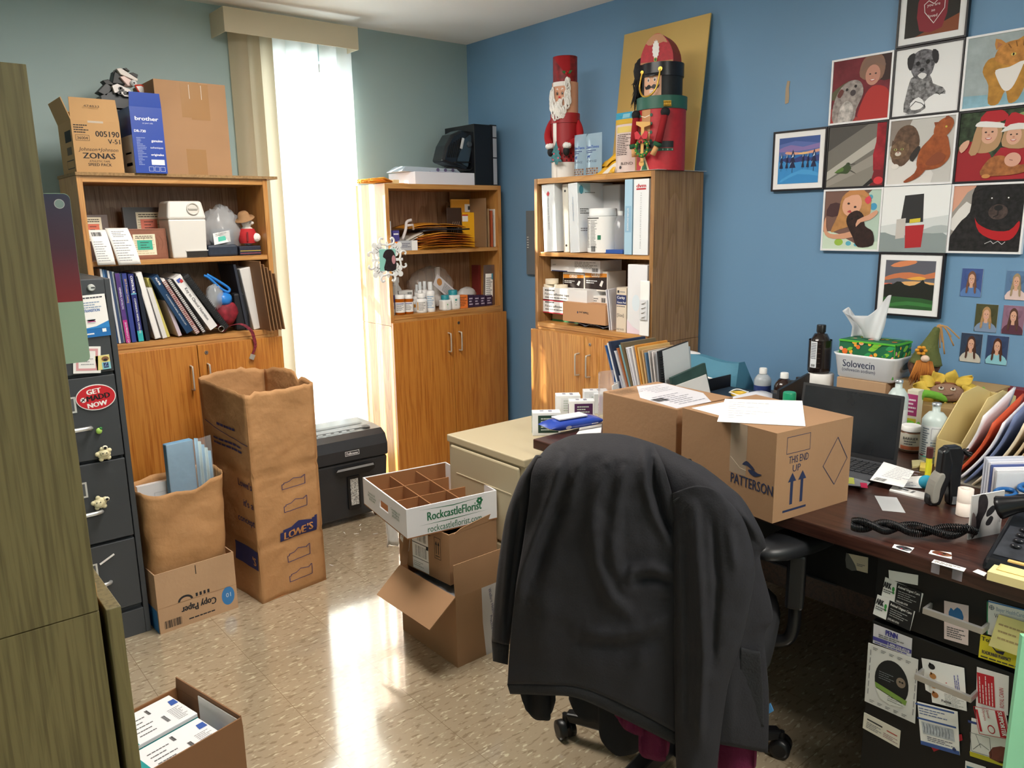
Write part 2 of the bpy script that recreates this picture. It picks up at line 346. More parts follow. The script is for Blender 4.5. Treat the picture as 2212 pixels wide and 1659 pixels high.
# vertical blind: head rail, slats turned nearly closed
bl=E('vertical_blind',(0,0,0),label='cream vertical blind of tall overlapping slats hanging over the window',cat='window blind')
yb=3.80; a0=ony(yb,486,72); a1=ony(yb,775,104)
VX0,VX1,VZ0,VZ1=a0.x,a1.x,(a0.z+a1.z)/2,2.452
cm=mat('#cfc3a8',.55)
b=MB(); b.box(VX0,yb,VZ0,VX1,yb+.004,VZ1,cm).box(VX0,yb+.004,VZ0,VX0+.004,YA,VZ1,cm).box(VX1-.004,yb+.004,VZ0,VX1,YA,VZ1,cm); b.build('valance',bl,bev=.001)
b=MB(); b.box(VX0+.01,yb+.12,VZ1-.05,VX1-.03,yb+.165,VZ1-.01,ALU); b.build('head_rail',bl)
sm_=mat('#f1f1ea',.55,transl=.45)
pxs=[492,519,547,576,611,646,687,720]; yc=yb+.155
for i in range(8):
    x0=ony(yc,pxs[i],90).x; wd=.089; 
    b=MB(); ang=R(-20)
    def fs(u,v,x0=x0): 
        s=(u-.0)*wd; bow=.017*math.sin(pi*u); return (x0+s*math.cos(ang)-bow*math.sin(ang)*0, yc+s*math.sin(ang)-bow, VZ1-.06-v*(VZ1-.06-.13))
    b.grid(fs,8,1,sm_ if i>2 else mat('#cdc0a4',.6,transl=.3)); b.build('slat',bl)  # leftmost slats get a browner colour for the missing backlight over the wall
    MB().box(x0+.035,yc-.006,VZ1-.062,x0+.05,yc+.004,VZ1-.048,GREYPL).build('clip',bl)
# ================================================================ oak bookcases with cupboards below
CASES={}
def bookcase(key,label,loc,rz,shelf,deck,skin=None,door=None,inner=None,w=.765,h=1.668,d=.33,far=None):
    e=E('bookcase',loc,rz,label,'bookcase'); t=.021; sk=skin or OAKV; dr=door or DOORV; inn=inner or OAKIN
    for x_ in (0,w-t):
        for a_,c_ in ((0,.93),(.9315,h)): MB().box(x_,0,a_,x_+t,d,c_,sk).build('side_panel',e,bev=.0008)
    MB().box(t,.002,h-.025,w-t,d,h,OAKX).build('top_panel',e,bev=.0008)
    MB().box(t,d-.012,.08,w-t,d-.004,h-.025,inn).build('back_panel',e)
    MB().box(t,.01,shelf-.02,w-t,d-.013,shelf,OAKX).build('shelf',e,bev=.0008)
    b=MB(); b.box(t,-.004,deck-.022,w-t,d-.013,deck,OAKX).box(t,-.001,deck-.04,w-t,.02,deck-.022,OAKX).build('cupboard_top',e,bev=.0008)
    MB().box(t,.03,0,w-t,.045,.08,sk).build('plinth',e)
    dt=deck-.035
    for i,(x0,x1) in enumerate(((-.004,w*.5-.0015),(w*.5+.0015,w+.004))):
        dd=MB().box(x0,-.028,.07,x1,-.008,dt,dr).build('door',e,bev=.0012)
        hx=x1-.035 if i==0 else x0+.035; z0=dt-.19; z1=dt-.085
        MB().tube(smooth_open([(hx,-.028,z0),(hx,-.05,z0+.002),(hx,-.056,z0+.01),(hx,-.056,z1-.01),(hx,-.05,z1-.002),(hx,-.028,z1)],3),.004,mat('#c9c2b4',.35,metal=.3),8).build('handle',dd)
        if i==1:
            k=MB().cyl((x0+.035,-.028,dt-.035),.008,.003,STEEL,16,(0,-1,0)); k.box(x0+.034,-.0318,dt-.039,x0+.036,-.0312,dt-.031,BLACK); k.build('lock',dd)
    CASES[key]=e; return e
def smooth_open(pts,n=4):
    P=[pts[0]]+list(pts)+[pts[-1]]; out=[]
    for i in range(1,len(P)-2):
        a,b,c,d=P[i-1:i+3]
        for j in range(n):
            t=j/n; out.append(tuple(.5*((2*b[k])+(c[k]-a[k])*t+(2*a[k]-5*b[k]+4*c[k]-d[k])*t*t+(3*b[k]-a[k]-3*c[k]+d[k])*t**3) for k in range(len(b))))
    return out+[tuple(pts[-1])]
bookcase('L','oak bookcase left of the window with cardboard cartons on its top',(.700,3.48,0),0,1.335,.998)
bookcase('M','oak bookcase in the corner right of the window with yellow envelopes on its shelf',(2.140,3.60,0),0,1.322,.983,skin=OAKV,d=.305)
bookcase('R','oak bookcase against the blue wall with white binders and holiday figures on top',(2.62,2.985,0),RB_,1.315,.966,skin=OAKSIDE,door=wood('#d59a52','#c28844','#c89a66','z'))
bookcase('N','tall olive-toned bookcase seen from its side at the left edge of the view',(.197,1.178,0),pi/2,1.33,.965,skin=OLIVE,door=OLIVE)
MB().box(-.004,-.012,0,.765+.045,.33,.012,mat('#9a7a52',.8,noise=.35,ns=120)).build('cover_board',CASES['L'],loc=(0,0,1.668),label='raw chipboard edge')
# ================================================================ shared makers
class FrC(Fr):
    def __init__(s,fn): s.fn=fn
    def p(s,a,b,l=0):
        q=s.fn(a,b); e=1e-3; n=(V(s.fn(a+e,b))-V(q)).cross(V(s.fn(a,b+e))-V(q)).normalized(); return V(q)+n*(l+.0002)
def opencarton(name,label,cat,dims,loc,rz,flaps,m=KRAFT,mi=KRAFTIN,deco=None,group=None,th=.004):
    w,d,h=dims; e=E(name,loc,rz,label,cat,group); b=MB()
    b.box(0,0,0,w,d,th,m).box(0,0,th,w,th,h,m).box(0,d-th,th,w,d,h,m).box(0,th,th,th,d-th,h,m).box(w-th,th,th,w,d-th,h,m)
    b.box(th,th,th,w-th,th+.0006,h-.001,mi).box(th,d-th-.0006,th,w-th,d-th,h-.001,mi)
    if deco: deco(b,bframes(w,d,h),w,d,h)
    b.build('body',e)
    hg={'F':((0,0,h),(w,0,h),(0,-1,0)),'B':((w,d,h),(0,d,h),(0,1,0)),'L':((0,d,h),(0,0,h),(-1,0,0)),'R':((w,0,h),(w,d,h),(1,0,0))}
    for k,(ln,an) in flaps.items():
        p,q,o=[V(x) for x in hg[k]]; dr=V((0,0,math.cos(R(an))))+o*math.sin(R(an)); ed=(q-p).normalized(); nn=ed.cross(dr)
        f=MB().slab([p,q,q+dr*ln-ed*.004,p+dr*ln+ed*.004],nn*-.0035,m); f.build('flap',e)
    return e
def bottle(name,label,cat,loc,r,h,body,cap,capr=.5,caph=.18,neck=.1,lab=None,labm=PAPER,group=None,sq=None,deco=None,sh=.22,front=None):
    e=E(name,loc,0,label,cat,group); b=MB(); hb=h*(1-caph); 
    b.lathe((0,0,0),[(r*.92,0),(r,h*.03),(r,hb*(1-sh-neck)),(r*.86,hb*(1-sh*.6-neck)),(r*.55,hb*(1-neck*1.1)),(r*capr*.85,hb*(1-neck)),(r*capr*.85,hb)],body,24,sq=sq)
    b.build('body',e)
    if lab:
        z0,z1=lab; lb=MB().lathe((0,0,0),[(r*1.012,h*z0),(r*1.012,h*z1)],labm,24,caps=False,sq=sq)
        if deco:
            fr0=front if front is not None else math.atan2(-loc[1],-loc[0])
            rr=r*1.02; f=FrC(lambda a,c:(rr*math.cos(fr0+a/rr),rr*math.sin(fr0+a/rr),c)); deco(lb,f,r,h)
        lb.build('paper_label',e)
    MB().lathe((0,0,hb*.985),[(r*capr,0),(r*capr,h*caph*.9),(r*capr*.9,h*caph)],cap,20).build('cap',e)
    return e
def std_lab(seed=1,c='#2c62a8'):
    def f(b,fr,r,h): b.rect(fr,-r*.8,h*.52,r*.8,h*.58,c,1).lines(fr,-r*.8,h*.2,r*.8,h*.5,6,'#66666a',1,seed=seed)
    return f
# ---------------------------------------------------------------- cartons on top of the left bookcase
ZT=1.6805; yf=3.475
def topx(px,py,y=yf): return ony(y,px,py).x
x0,x1=.706,topx(273,370)-.004; hb=ony(yf,210,261).z-ZT
def d(b,f,w,dd,h):
    F=f['F']; b.txt(F,w*.97,h*.70,.022,'005190',INK,al='r',bold=.02,sx=.95).txt(F,w*.97,h*.57,.018,'V-51',INK,al='r',bold=.02)
    b.frame2(F,w*.06,h*.61,w*.34,h*.72,.0012,INK).txt(F,w*.2,h*.635,.011,'36004',INK,al='c',bold=.01); b.lines(F,w*.04,h*.75,w*.34,h*.93,4,INK)
    b.txt(F,w*.5,h*.415,.014,'Johnson+Johnson',INK,al='c',sh=.25,sx=.86,wid=.14).txt(F,w*.5,h*.27,.022,'ZONAS',INK,al='c',bold=.035,wid=.115).txt(F,w*.5,h*.2,.0075,'ATHLETIC TAPE',INK,al='c').txt(F,w*.5,h*.125,.011,'SPEED PACK',INK,al='c',bold=.02)
    L=f['L']; b.rect(L,dd*.45,h*.6,dd*.9,h*.82,INK).rect(L,dd*.5,h*.35,dd*.85,h*.5,'#5a4026').frame2(L,dd*.4,h*.08,dd*.92,h*.25,.003,INK)
    b.rect(F,w*.34,h*.96,w*.66,h*1.0,mat('#d8cdbb',.2,alpha=.6))
e=opencarton('carton','open kraft tape carton with raised flaps, leftmost on the left bookcase','carton',(x1-x0,.24,hb),(x0,yf+.01,ZT),0,{'F':(.085,-6),'L':(.085,18),'B':(.08,-50)},KRAFT2,deco=d)
tmp=[c for c in e.children if c.name.startswith('flap')][0]
MB().txt(Fr((.05,-.0045,hb+.05),(1,0,0),(0,0,1)),0,0,.008,'474833',INK,wid=.055).build('stamp',tmp)
# blue toner box
bx0,bx1=topx(288,360)+.003,topx(358,360); hb2=ony(yf,312,233).z-ZT
BLUE=mat('#27449c',.3); DBL=mat('#152a66',.35)
def d(b,f,w,dd,h):
    F=f['F']; b.txt(F,w*.5,h*.80,.015,'brother','#f2f2f6',al='c',bold=.03,wid=w*.72).txt(F,w*.52,h*.75,.006,'at your side','#c9cfe6',al='c').txt(F,w*.08,h*.62,.010,'DR-730','#f2f2f6',bold=.02)
    b.lines(F,w*.12,h*.12,w*.42,h*.55,18,'#93a0cc',fill=.4,rag=.7); b.txt(F,w*.93,h*.48,.010,'genuine','#f2f2f6',al='r',bold=.02).txt(F,w*.93,h*.38,.008,'authentiques','#e6e8f2',al='r',wid=w*.4).txt(F,w*.93,h*.27,.009,'originales','#f2f2f6',al='r',bold=.02,wid=w*.4)
    b.rect(F,w*.52,h*.13,w*.93,h*.21,'#f2f2f0'); 
    for k in range(3): b.frame2(F,w*(.42+.18*k),h*.03,w*(.57+.18*k),h*.1,.0008,'#e6e8f2')
    b.rect(f['L'],dd*.02,0,dd*.98,h*.58,'#c9cbd0').rect(f['L'],dd*.3,h*.12,dd*.8,h*.17,'#222'); b.rect(f['L'],dd*.3,h*.3,dd*.8,h*.33,'#222')
e=opencarton('toner_box','open dark blue toner box with white lettering on the left bookcase','box',(bx1-bx0,.17,hb2),(bx0,yf-.02,ZT),0,{'F':(.055,4)},BLUE,DBL,deco=d)
# large taped carton
p0=topx(350,362,3.5); p1=topx(501,365,3.5); hb3=ony(3.5,420,178).z-ZT
def d(b,f,w,dd,h):
    F=f['F']; TP=mat('#a87f55',.25,alpha=.85)
    for u,v0,v1 in ((.42,.62,.99),(.55,.60,1.0),(.68,.60,.985)): b.rect(F,w*(u-.07),h*v0,w*(u+.065),h*v1,TP,1+u)
    b.rect(F,w*.36,h*.0,w*.64,h*.28,TP,1); b.box(w-.002,.001,.001,w+.0005,.02,h,KRAFTDK)
    for u in (.47,.64): b.rect(F,w*u,h*.82,w*u+.0015,h*.97,mat('#e8e2d8',.2),3)
carton('carton','large plain kraft carton with strips of brown tape on the left bookcase','carton',(p1-p0,.30,hb3),KRAFTDK,(p0,3.5,ZT),deco=d)
# jumble of moulded toner parts poking out behind the blue box
e=E('moulded_plastic_parts',(topx(280,200,3.6),3.68,ZT),0,'heap of black and white moulded plastic parts behind the blue toner box','plastic parts')
K=.00231
def q(px,py,y=0): return V(((px-280)*K,y,ony(3.6,280,py).z-ZT))
b=MB(); z0=0
b.slab([q(242,232),q(300,236),q(300,205),q(262,192),q(240,205)],(0,.08,0),mat('#33363a',.4)); b.box(-.06,.0,0,.06,.08,q(0,228).z,mat('#2a2c30',.5))
b.slab([q(236,197),q(250,205),q(262,186),q(252,176)],(0,.06,0),mat('#2a2c30',.4)); b.slab([q(246,172),q(252,180),q(266,180),q(256,168)],(0,.05,0),BLACK); b.slab([q(262,176),q(292,176),q(300,168),q(268,150),q(266,158)],(0,.07,0),BLACK)
b.build('dark_housing',e,bev=.002)
b=MB(); WP=mat('#d9cfc8',.35); b.slab([q(270,144,-.012),q(278,142,-.012),q(305,163,-.012),q(303,168,-.012),q(276,156,-.012)],(0,.06,0),WP)
b.slab([q(274,162,-.016),q(281,159,-.016),q(300,172,-.016),q(296,180,-.016),q(286,180,-.016)],(0,.05,0),mat('#e8c9c2',.4)); b.build('white_cover',e,bev=.002)
b=MB(); b.slab([q(283,141),q(289,146),q(294,146),q(288,139)],(0,.04,0),BLACK).slab([q(292,150),q(305,160),q(307,152),q(299,148)],(0,.04,0),BLACK).slab([q(276,142,.01),q(272,150,.01),q(266,164,.01),q(266,150,.01)],(0,.04,0),BLACK); b.build('black_clips',e,bev=.001)
b=MB(); b.slab([q(259,183,-.02),q(268,178,-.02),q(288,188,-.02),q(295,204,-.02),q(278,204,-.02),q(270,196,-.02),q(262,198,-.02)],(0,.06,0),mat('#e6dfdc',.4))
for i in range(10): 
    r=random.Random(i); c=q(266+r.random()*22,186+r.random()*14,-.022); b.cyl(c,.004+r.random()*.004,.004,mat('#3a3638',.4),10,(0,-1,0))
b.build('gear_plate',e)
b=MB().lathe(q(295,174,-.022),[(.013,0),(.013,.006),(.007,.006),(.007,.009)],mat('#d6d6d6',.4),20,(0,-1,0)); b.lathe(q(295,174,-.0285),[(.004,0),(.004,.004)],BLACK,12,(0,-1,0)); b.build('roller_end',e)
sqr=[(295,180),(306,178),(319,188),(303,200)]; b=MB(); P=[q(a,c,-.04) for a,c in sqr]; RD=mat('#d6412c',.4)
for i in range(4): b.tube([P[i],P[(i+1)%4]],.003,RD,8)
b.slab([P[0],P[1],P[2],P[3]],(0,.012,0),mat('#e9e2df',.4)); b.build('red_edged_square',e)
b=MB()
for i in range(7): r=random.Random(i+40); b.slab([q(309+i*1.6,206,-.03),q(312+i*1.6,206,-.03),q(314+i*1.5,192+r.random()*8,-.03)],(0,.02,0),mat('#7d8288',.35))
b.box(.05,-.03,0,.09,.03,q(0,206).z,mat('#3b3e42',.5)); b.build('grey_brackets',e)
# ---------------------------------------------------------------- shelf things, left bookcase
ZS=1.335; ZD=.998
def sx(px,py,y): return ony(y,px,py).x
def sz(px,py,y): return ony(y,px,py).z
def cert(b,F,x,z,w,h,note): 
    b.rect(F,x,z,x+w,z+h,'#efe3c8',1); b.lines(F,x+w*.1,z+h*.78,x+w*.9,z+h*.95,2,'#4a3f33',2,rag=.05); b.lines(F,x+w*.05,z+h*.05,x+w*.95,z+h*.75,7,'#b9aa8c',2,fill=.3)
    b.rect(F,x+w*.16,z+h*.25,x+w*.84,z+h*.72,note,3); b.lines(F,x+w*.3,z+h*.32,x+w*.7,z+h*.68,3,'#3c2a2c',4,fill=.25)
y=3.64; a,c=sx(187,520,y),sx(240,520,y)
def d(b,f,w,dd,h): cert(b,f['F'],.0,h*.42,w*.72,h*.52,'#e2775c')
carton('memorial_plaque','dark wrapped plaque with salmon note, left end of the left bookcase shelf','plaque',(c-a,.022,sz(215,463,y)-ZS),mat('#5a4038',.3,coat=.5),(a,y,ZS),deco=d,rot=(R(-4),0,0))
y=3.69; a,c=sx(274,520,y),sx(368,520,y)
def d(b,f,w,dd,h): cert(b,f['F'],w*.28,h*.42,w*.56,h*.48,'#e8806a'); b.frame2(f['F'],0,0,w,h,.003,mat('#6b6260',.2))
carton('memorial_plaque','dark wrapped plaque with salmon note standing behind the carved one','plaque',(c-a,.025,sz(320,447,y)-ZS),mat('#3d3436',.3,coat=.5),(a,y,ZS),deco=d,rot=(R(-4),0,0))
y=3.53; a,c=sx(268,550,y),sx(364,550,y)
def d(b,f,w,dd,h):
    F=f['F']; b.frame2(F,.004,.004,w-.004,h-.004,.003,mat('#7b4a34',.4))
    for i in range(9): r=random.Random(i); b.path(F,smooth_open([(w*(.06+.1*i),h*.3),(w*(.1+.1*i),h*.55),(w*(.04+.1*i),h*.75)],4),.0018,mat('#744430',.5))
    cert(b,F,w*.24,h*.14,w*.5,h*.68,'#3fae95')
carton('memorial_plaque','carved brown wooden plaque with green note in clear wrap on the shelf','plaque',(c-a,.02,sz(310,494,y)-ZS),mat('#8d5740',.45,noise=.15,ns=30),(a,y,ZS),deco=d,rot=(R(-3),0,0))
for i,(pl,pr,yt,tx) in enumerate(((190,232,497,'torn sheet with a barcode hanging over the shelf edge'),(228,281,493,'long white receipt curling over the front of the shelf'))):
    yb=3.466-.003*i; A=ony(yb,pl,(yt)),; a=sx(pl,yt,yb+.03); c=sx(pr,yt,yb+.03); zt=sz(pl,yt,yb+.02); zb=sz(pl,574,yb)
    b=MB(); W=(c-a)*.93; H=zt-zb
    fn=lambda u,v,W=W,H=H,i=i:(u*W+v*H*.0+(1-v)*.012*(1+i),.045*v*v if i==0 else .05*v*v,v*H)
    b.grid(lambda u,v:fn(u,v),6,8,PAPER); f=FrC(lambda A_,B_:fn(A_/W,B_/H)); b.lines(f,W*.1,H*.1,W*.85,H*.7,9,'#8a8a90',1,fill=.28,seed=i)
    if i==0: b.bars(f,W*.12,H*.82,W*.7,H*.93)
    else: b.lines(f,W*.2,H*.75,W*.8,H*.93,4,'#7a7a80',1,fill=.3)
    o=b.build('paper_slip',None,tx,'paper',solid=.0006); o.location=(a,yb-.006,zb)
# white push dispenser bin
y=3.50; a,c=sx(372,550,y),sx(450,550,y); zt=sz(400,434,y); e=E('waste_dispenser',(a,y,ZS),0,'white plastic bin with round dial on its lid, on the left bookcase shelf','plastic bin'); w=c-a; h=zt-ZS; PW=mat('#dedad4',.35)
b=MB(); b.hexa([(.004,.0,0),(w-.004,0,0),(w-.004,.13,0),(.004,.13,0)],[(-.003,-.002,h*.68),(w+.003,-.002,h*.68),(w+.003,.14,h*.68),(-.003,.14,h*.68)],PW); b.build('bin_body',e,bev=.006)
b=MB(); b.hexa([(-.006,-.005,h*.68),(w+.006,-.005,h*.68),(w+.006,.145,h*.68),(-.006,.145,h*.68)],[(.006,.008,h),(w-.006,.008,h),(w-.006,.135,h),(.006,.135,h)],PW); l=b.build('lid',e,bev=.01)
b=MB().lathe((w*.68,.003,h*.86),[(.026,0),(.026,.008),(.021,.008),(.021,.004)],mat('#cfcac2',.35),28,(0,-1,.1)); b.box(w*.68-.019,-.006,h*.86-.003,w*.68+.019,-.001,h*.86+.003,mat('#b9b4ac',.4)); b.build('dial',l)
b=MB(); b.box(w*.4,-.0035,.003,w-.004,.0,.028,mat('#2a2520',.6)); b.build('slot',e)
b=MB(); b.box(w*.38,-.005,.028,w,-.001,.032,PW); b.build('slot_lip',e)
# crumpled clear bag with dark cases and label cards
y=3.6; xm=sx(480,500,y); 
def bagmesh(rx,ry,rz,c,seed,m=CLEAR,n=26,k=16,dis=.13): return MB().sph(c,rx,ry,rz,m,n,k,dis,seed)
e=E('clear_plastic_bag',(xm,y,ZS),0,'crumpled clear plastic bag of small cards beside the white bin','plastic bag')
bagmesh(.085,.06,.105,(0,0,.112),3,mat('#d9dce0',.15,alpha=.38,spec=1)).build('film',e)
b=MB(); f=Fr((-.06,-.055,.05),(1,0,.18),(0,.1,1)); b.plate(f,[(0,0),(.075,0),(.075,.05),(0,.05)],.001,PAPER); b.rect(f,.02,.01,.055,.03,'#58c4ad',4); b.lines(f,.01,.034,.065,.046,2,'#777',4); b.build('label_card',e)
b=MB(); b.box(-.05,-.01,.02,.05,.04,.12,mat('#6d7580',.4)); b.build('grey_pouch',e,bev=.01)
y=3.52; a,c=sx(450,545,y),sx(515,545,y)
carton('eyeglass_case','dark blue zipped case in clear wrap, left of a pair on the shelf','case',(c-a,.09,sz(480,529,y)-ZS),mat('#2b3444',.4,noise=.2,ns=60),(a,y,ZS),bev=.009)
a,c=sx(518,545,y),sx(565,545,y)
def d(b,f,w,dd,h): 
    b.rect(f['F'],.003,h*.45,w-.003,h*.52,'#c9b14a'); b.rect(f['F'],.003,h*.2,w-.003,h*.26,'#a04a5a')
carton('patterned_tin','dark patterned box with gold zip line under the plush toy','box',(c-a,.09,sz(540,531,y)-ZS),mat('#26293a',.6,noise=.4,ns=90),(a,y,ZS),bev=.005,deco=d)
zt=sz(540,531,y)
e=E('plush_toy',(sx(537,530,3.56),3.565,zt+.001),0,'small white plush toy in a tan brimmed hat and red vest','plush toy'); FL=mat('#f0ece6',.95,bump=.6,bs=120)
b=MB().sph((0,0,.045),.036,.03,.045,FL,16,10).sph((.03,-.028,.035),.02,.018,.02,FL,12,8); b.build('body',e)
b=MB().sph((0,-.002,.105),.024,.022,.03,FL,14,10).sph((.016,-.02,.1),.01,.014,.009,FL,10,6); b.build('head',e)
b=MB().lathe((0,0,.04),[(.036,-.03),(.041,-.01),(.040,.015),(.032,.035)],mat('#b7262b',.8),18,caps=False); b.rect(Fr((-.0,-.0425,.03),(1,0,0),(0,0,1)),-.02,-.01,-.012,.03,'#7a1a20'); b.build('vest',e)
b=MB().lathe((-.01,-.008,.118),[(.045,0),(.043,.004),(.027,.005),(.024,.025),(.016,.034),(0,.033)],mat('#a07a55',.85),22,(-.35,-.25,1)); b.build('hat',e)
a=sx(545,500,3.67)
carton('white_picture_card','white upright card behind the plush toy','card',(.045,.004,sz(552,436,3.67)-ZS),mat('#dcdad2',.5),(a,3.67,ZS))
# ---------------------------------------------------------------- books leaning on the lower shelf of the left bookcase
def book(name,label,cat,pb,pt,wpx,m,y=3.485,dep=.2,group=None,deco=None,pages=False,spiral=None,yb=None):
    """spine on the plane y; pb, pt = photo points of its bottom-left and top-left corner, wpx = spine width in photo pixels"""
    B=ony(y,*pb); T=ony(y,*pt); wv=ony(y,pb[0]+wpx,pb[1]).x-B.x; dr=V((T.x-B.x,0,T.z-B.z)); L=dr.length; an=math.atan2(dr.x,dr.z)
    th=max(.003,wv*math.cos(an)); b=MB()
    b.box(0,0,0,th,dep,L,m)
    if pages: b.box(th*.12,-.0008,.003,th*.88,0,L-.002,PAPER)
    F=Fr((0,0,0),(1,0,0),(0,0,1))
    if deco: deco(b,F,th,L)
    z=ZD+.0015+(th*math.sin(-an) if an<0 else 0)
    o=b.build(name,None,label,cat,group,bev=.0008); o.location=(B.x,y,z); o.rotation_euler=(0,an,0)
    if spiral:
        n=int(L/.0085); s=MB()
        for i in range(n):
            zz=.005+i*.0085; s.tube([(th*.5+math.cos(t)*th*.62,-.002-math.sin(t)*.006+0,zz) for t in [k*pi/5 for k in range(6)]],.0013,spiral,5)
        c=E('x',(0,0,0)); bpy.data.objects.remove(c); s.build('spiral_binding',o)
    return o
def vt(st,h,c='#eef',off=.5,bold=.01,z=.9):
    def f(b,F,th,L): 
        g=F.at(th*off+h*-.36,L*z,-90); b.txt(g,0,0,min(h,th*.7),st,c,bold=bold,l=3)
    return f
GB='thin catalogues at the left end of the lower shelf'
cols=['#e9e9ea','#5c86b4','#2c5c94','#d8dade','#3c4f74','#b8c4cc','#1f2c4c','#ded9cf','#46689a','#c7c9cc']
nm=['white','light blue','blue','silver grey','slate blue','pale grey','navy','cream','denim blue','light grey']
for i in range(10):
    xb=250+i*5.2; xt=214+i*5.0+i*.3
    book('catalogue',f'{nm[i]} thin catalogue upright, '+('first at the shelf end' if i==0 else f'just right of the {nm[i-1]} one' ),'catalogue',(xb-9,737-i*.4),(xt,574+i*1.5),4.6,mat(cols[i],.4),y=3.49+(i%3)*.004,group=GB)
book('catalogue','purple product catalogue with pink foot, upright on the lower shelf','catalogue',(272,733),(247,583),9.5,mat('#5b3c86',.35,noise=.3,ns=30),deco=lambda b,F,th,L:(b.rect(F,0,0,th,L*.33,'#c4308a'),vt('2018 PRODUCT CATALOG',.007,z=.3)(b,F,th,L),vt('GENERAL CATALOG',.007,z=.8)(b,F,th,L)))
book('catalogue','blue product catalogue with gold spine text beside the purple one','catalogue',(285,732),(262,583),9.5,mat('#3a4690',.35),deco=vt('2019 Product Catalog',.008,'#d8b98a',z=.92))
book('catalogue','navy dental catalogue with turquoise foot, upright on the lower shelf','catalogue',(299,730),(275,584),11.5,mat('#2a2f74',.35),deco=lambda b,F,th,L:(b.rect(F,0,0,th,L*.16,'#35b3b6'),b.rect(F,0,L*.7,th,L*.715,'#6fc4d8'),vt('CONTROL K',.009,'#fff',z=.97,bold=.03)(b,F,th,L),vt('COMPANION ANIMAL CATALOG',.007,'#fff',z=.64)(b,F,th,L)))
book('ring_binder','black slim folder leaning left of the white manual','binder',(315,728),(290,588),9,mat('#1c2333',.4))
book('soft_manual','thick white paperback leaning beside the black folder','manual',(335,728),(292,585),13,mat('#d9d6d6',.5),pages=True)
book('leaflet_packet','packet of leaflets in clear film leaning on the lower shelf','leaflets',(352,730),(318,622),10,mat('#e2e0de',.3),dep=.16)
book('leaflet_packet','pale folded leaflets leaning behind the film packet','leaflets',(386,727),(352,640),8,mat('#cdbfc9',.4),y=3.50,dep=.16)
book('magazine','yellow-edged magazine tucked behind the navy textbook','magazine',(362,727),(316,600),6,mat('#c9c06a',.5),y=3.515)
book('textbook','navy blue textbook leaning to the left on the lower shelf','book',(404,720),(326,600),18,mat('#1f3f63',.35),deco=lambda b,F,th,L:(vt('PLUMB',.008,'#fff',z=.97,bold=.03)(b,F,th,L),vt('A COMPANION ANIMAL ARTHROSCOPY',.006,'#cfd8e0',z=.68)(b,F,th,L)))
book('spiral_manual','white spiral formulary with red spine lettering','manual',(424,718),(346,601),9.5,mat('#ebe7e4',.4),deco=vt('QUICK REFERENCE TO PRODUCT USE',.008,'#b03a34',z=.85),spiral=mat('#8c2f2a',.4))
book('spiral_manual','narrow grey spiral book next to the red-lettered one','manual',(438,716),(360,600),9,mat('#4c4d52',.5),pages=True,spiral=BLACK)
book('spiral_manual','wide white nutrition guide leaning on the lower shelf','manual',(455,715),(374,604),21,mat('#eeeceb',.4),deco=lambda b,F,th,L:(vt('Key to Clinical Nutrition',.012,'#34343c',z=.78)(b,F,th,L),b.rect(F,th*.2,L*.9,th*.7,L*.96,'#4a5fae',3),b.rect(F,th*.45,L*.88,th*.8,L*.93,'#c23b3b',4)))
book('spiral_manual','black comb-bound manual, topmost of the leaning spiral books','manual',(484,699),(394,584),15,mat('#2b2c2f',.5),spiral=BLACK,y=3.478)
# blue plastic leash things, collar, white box, envelopes
y=3.52; e=E('toy_bundle',(sx(500,690,y),y,ZD+.001),0,'bundle of blue and red dog gear partly in clear film on the lower shelf','dog gear')
BLU=mat('#2f7fd0',.3); k=.00215
def q(px,py,yy=0): return V(((px-500)*k,yy,sz(500,py,y)-ZD-.001))
b=MB().tube(smooth_open([q(452,592),q(462,598),q(484,622),q(498,630),q(500,622),q(478,604),q(458,590)],4),.006,BLU,8); b.build('blue_strap',e)
b=MB().sph(q(488,645),.035,.03,.03,BLU,14,8,.1,2); b.build('blue_case',e)
b=MB().sph(q(490,675),.05,.035,.055,mat('#8c2230',.7,noise=.5,ns=40),14,8,.12,5); b.sph(q(478,697),.03,.03,.02,mat('#6b1c26',.8),12,6,.1,3); b.build('red_bandana',e)
b=MB().sph(q(470,640),.04,.035,.055,mat('#dde2e8',.1,alpha=.35,spec=1),20,12,.14,9); b.build('film',e)
b=MB().box(.02,-.0,0,.085,.05,.17,mat('#1c1d22',.6)); b.build('black_pouch',e,bev=.01)
y=3.455; P=[ony(y,*p) for p in ((488,718),(500,705),(520,700),(538,712),(545,728),(548,748),(541,766))]
e=E('dog_collar',(P[0].x,y,ZD),0,'maroon plaid dog collar hanging over the cupboard edge','collar')
b=MB(); W=.007
Q=[V((p.x-P[0].x,(.0 if i<3 else -.018) if True else 0,max(p.z-ZD,.003) if i<3 else p.z-ZD)) for i,p in enumerate(P)]; Q[2].y=-.005;Q[0].y=.03;Q[1].y=.02
Q=smooth_open([tuple(v) for v in Q],4); vs=[]
for p in Q: vs+= [V(p)+V((-W,0,-.002)),V(p)+V((W,0,.002))]
b.add(vs,[(2*i,2*i+1,2*i+3,2*i+2) for i in range(len(Q)-1)],mat('#7c2534',.8,noise=.6,ns=120)); b.build('strap',e,solid=.002)
b=MB().box(-.011,-.002,-.012,.011,.002,.012,mat('#d8d4cc',.3,metal=.8)); o=b.build('buckle',e); o.location=V(Q[-1])+V((0,0,-.008)); o.rotation_euler=(0,R(25),0)
b=MB().tube([(.012*math.cos(t),0,.012*math.sin(t)) for t in [k*pi/8 for k in range(16)]],.0015,STEEL,6,closed=True); o=b.build('ring',e); o.location=V(Q[1])+V((-.02,-.02,.012))
y=3.5; a,c=sx(548,700,y),sx(583,700,y)
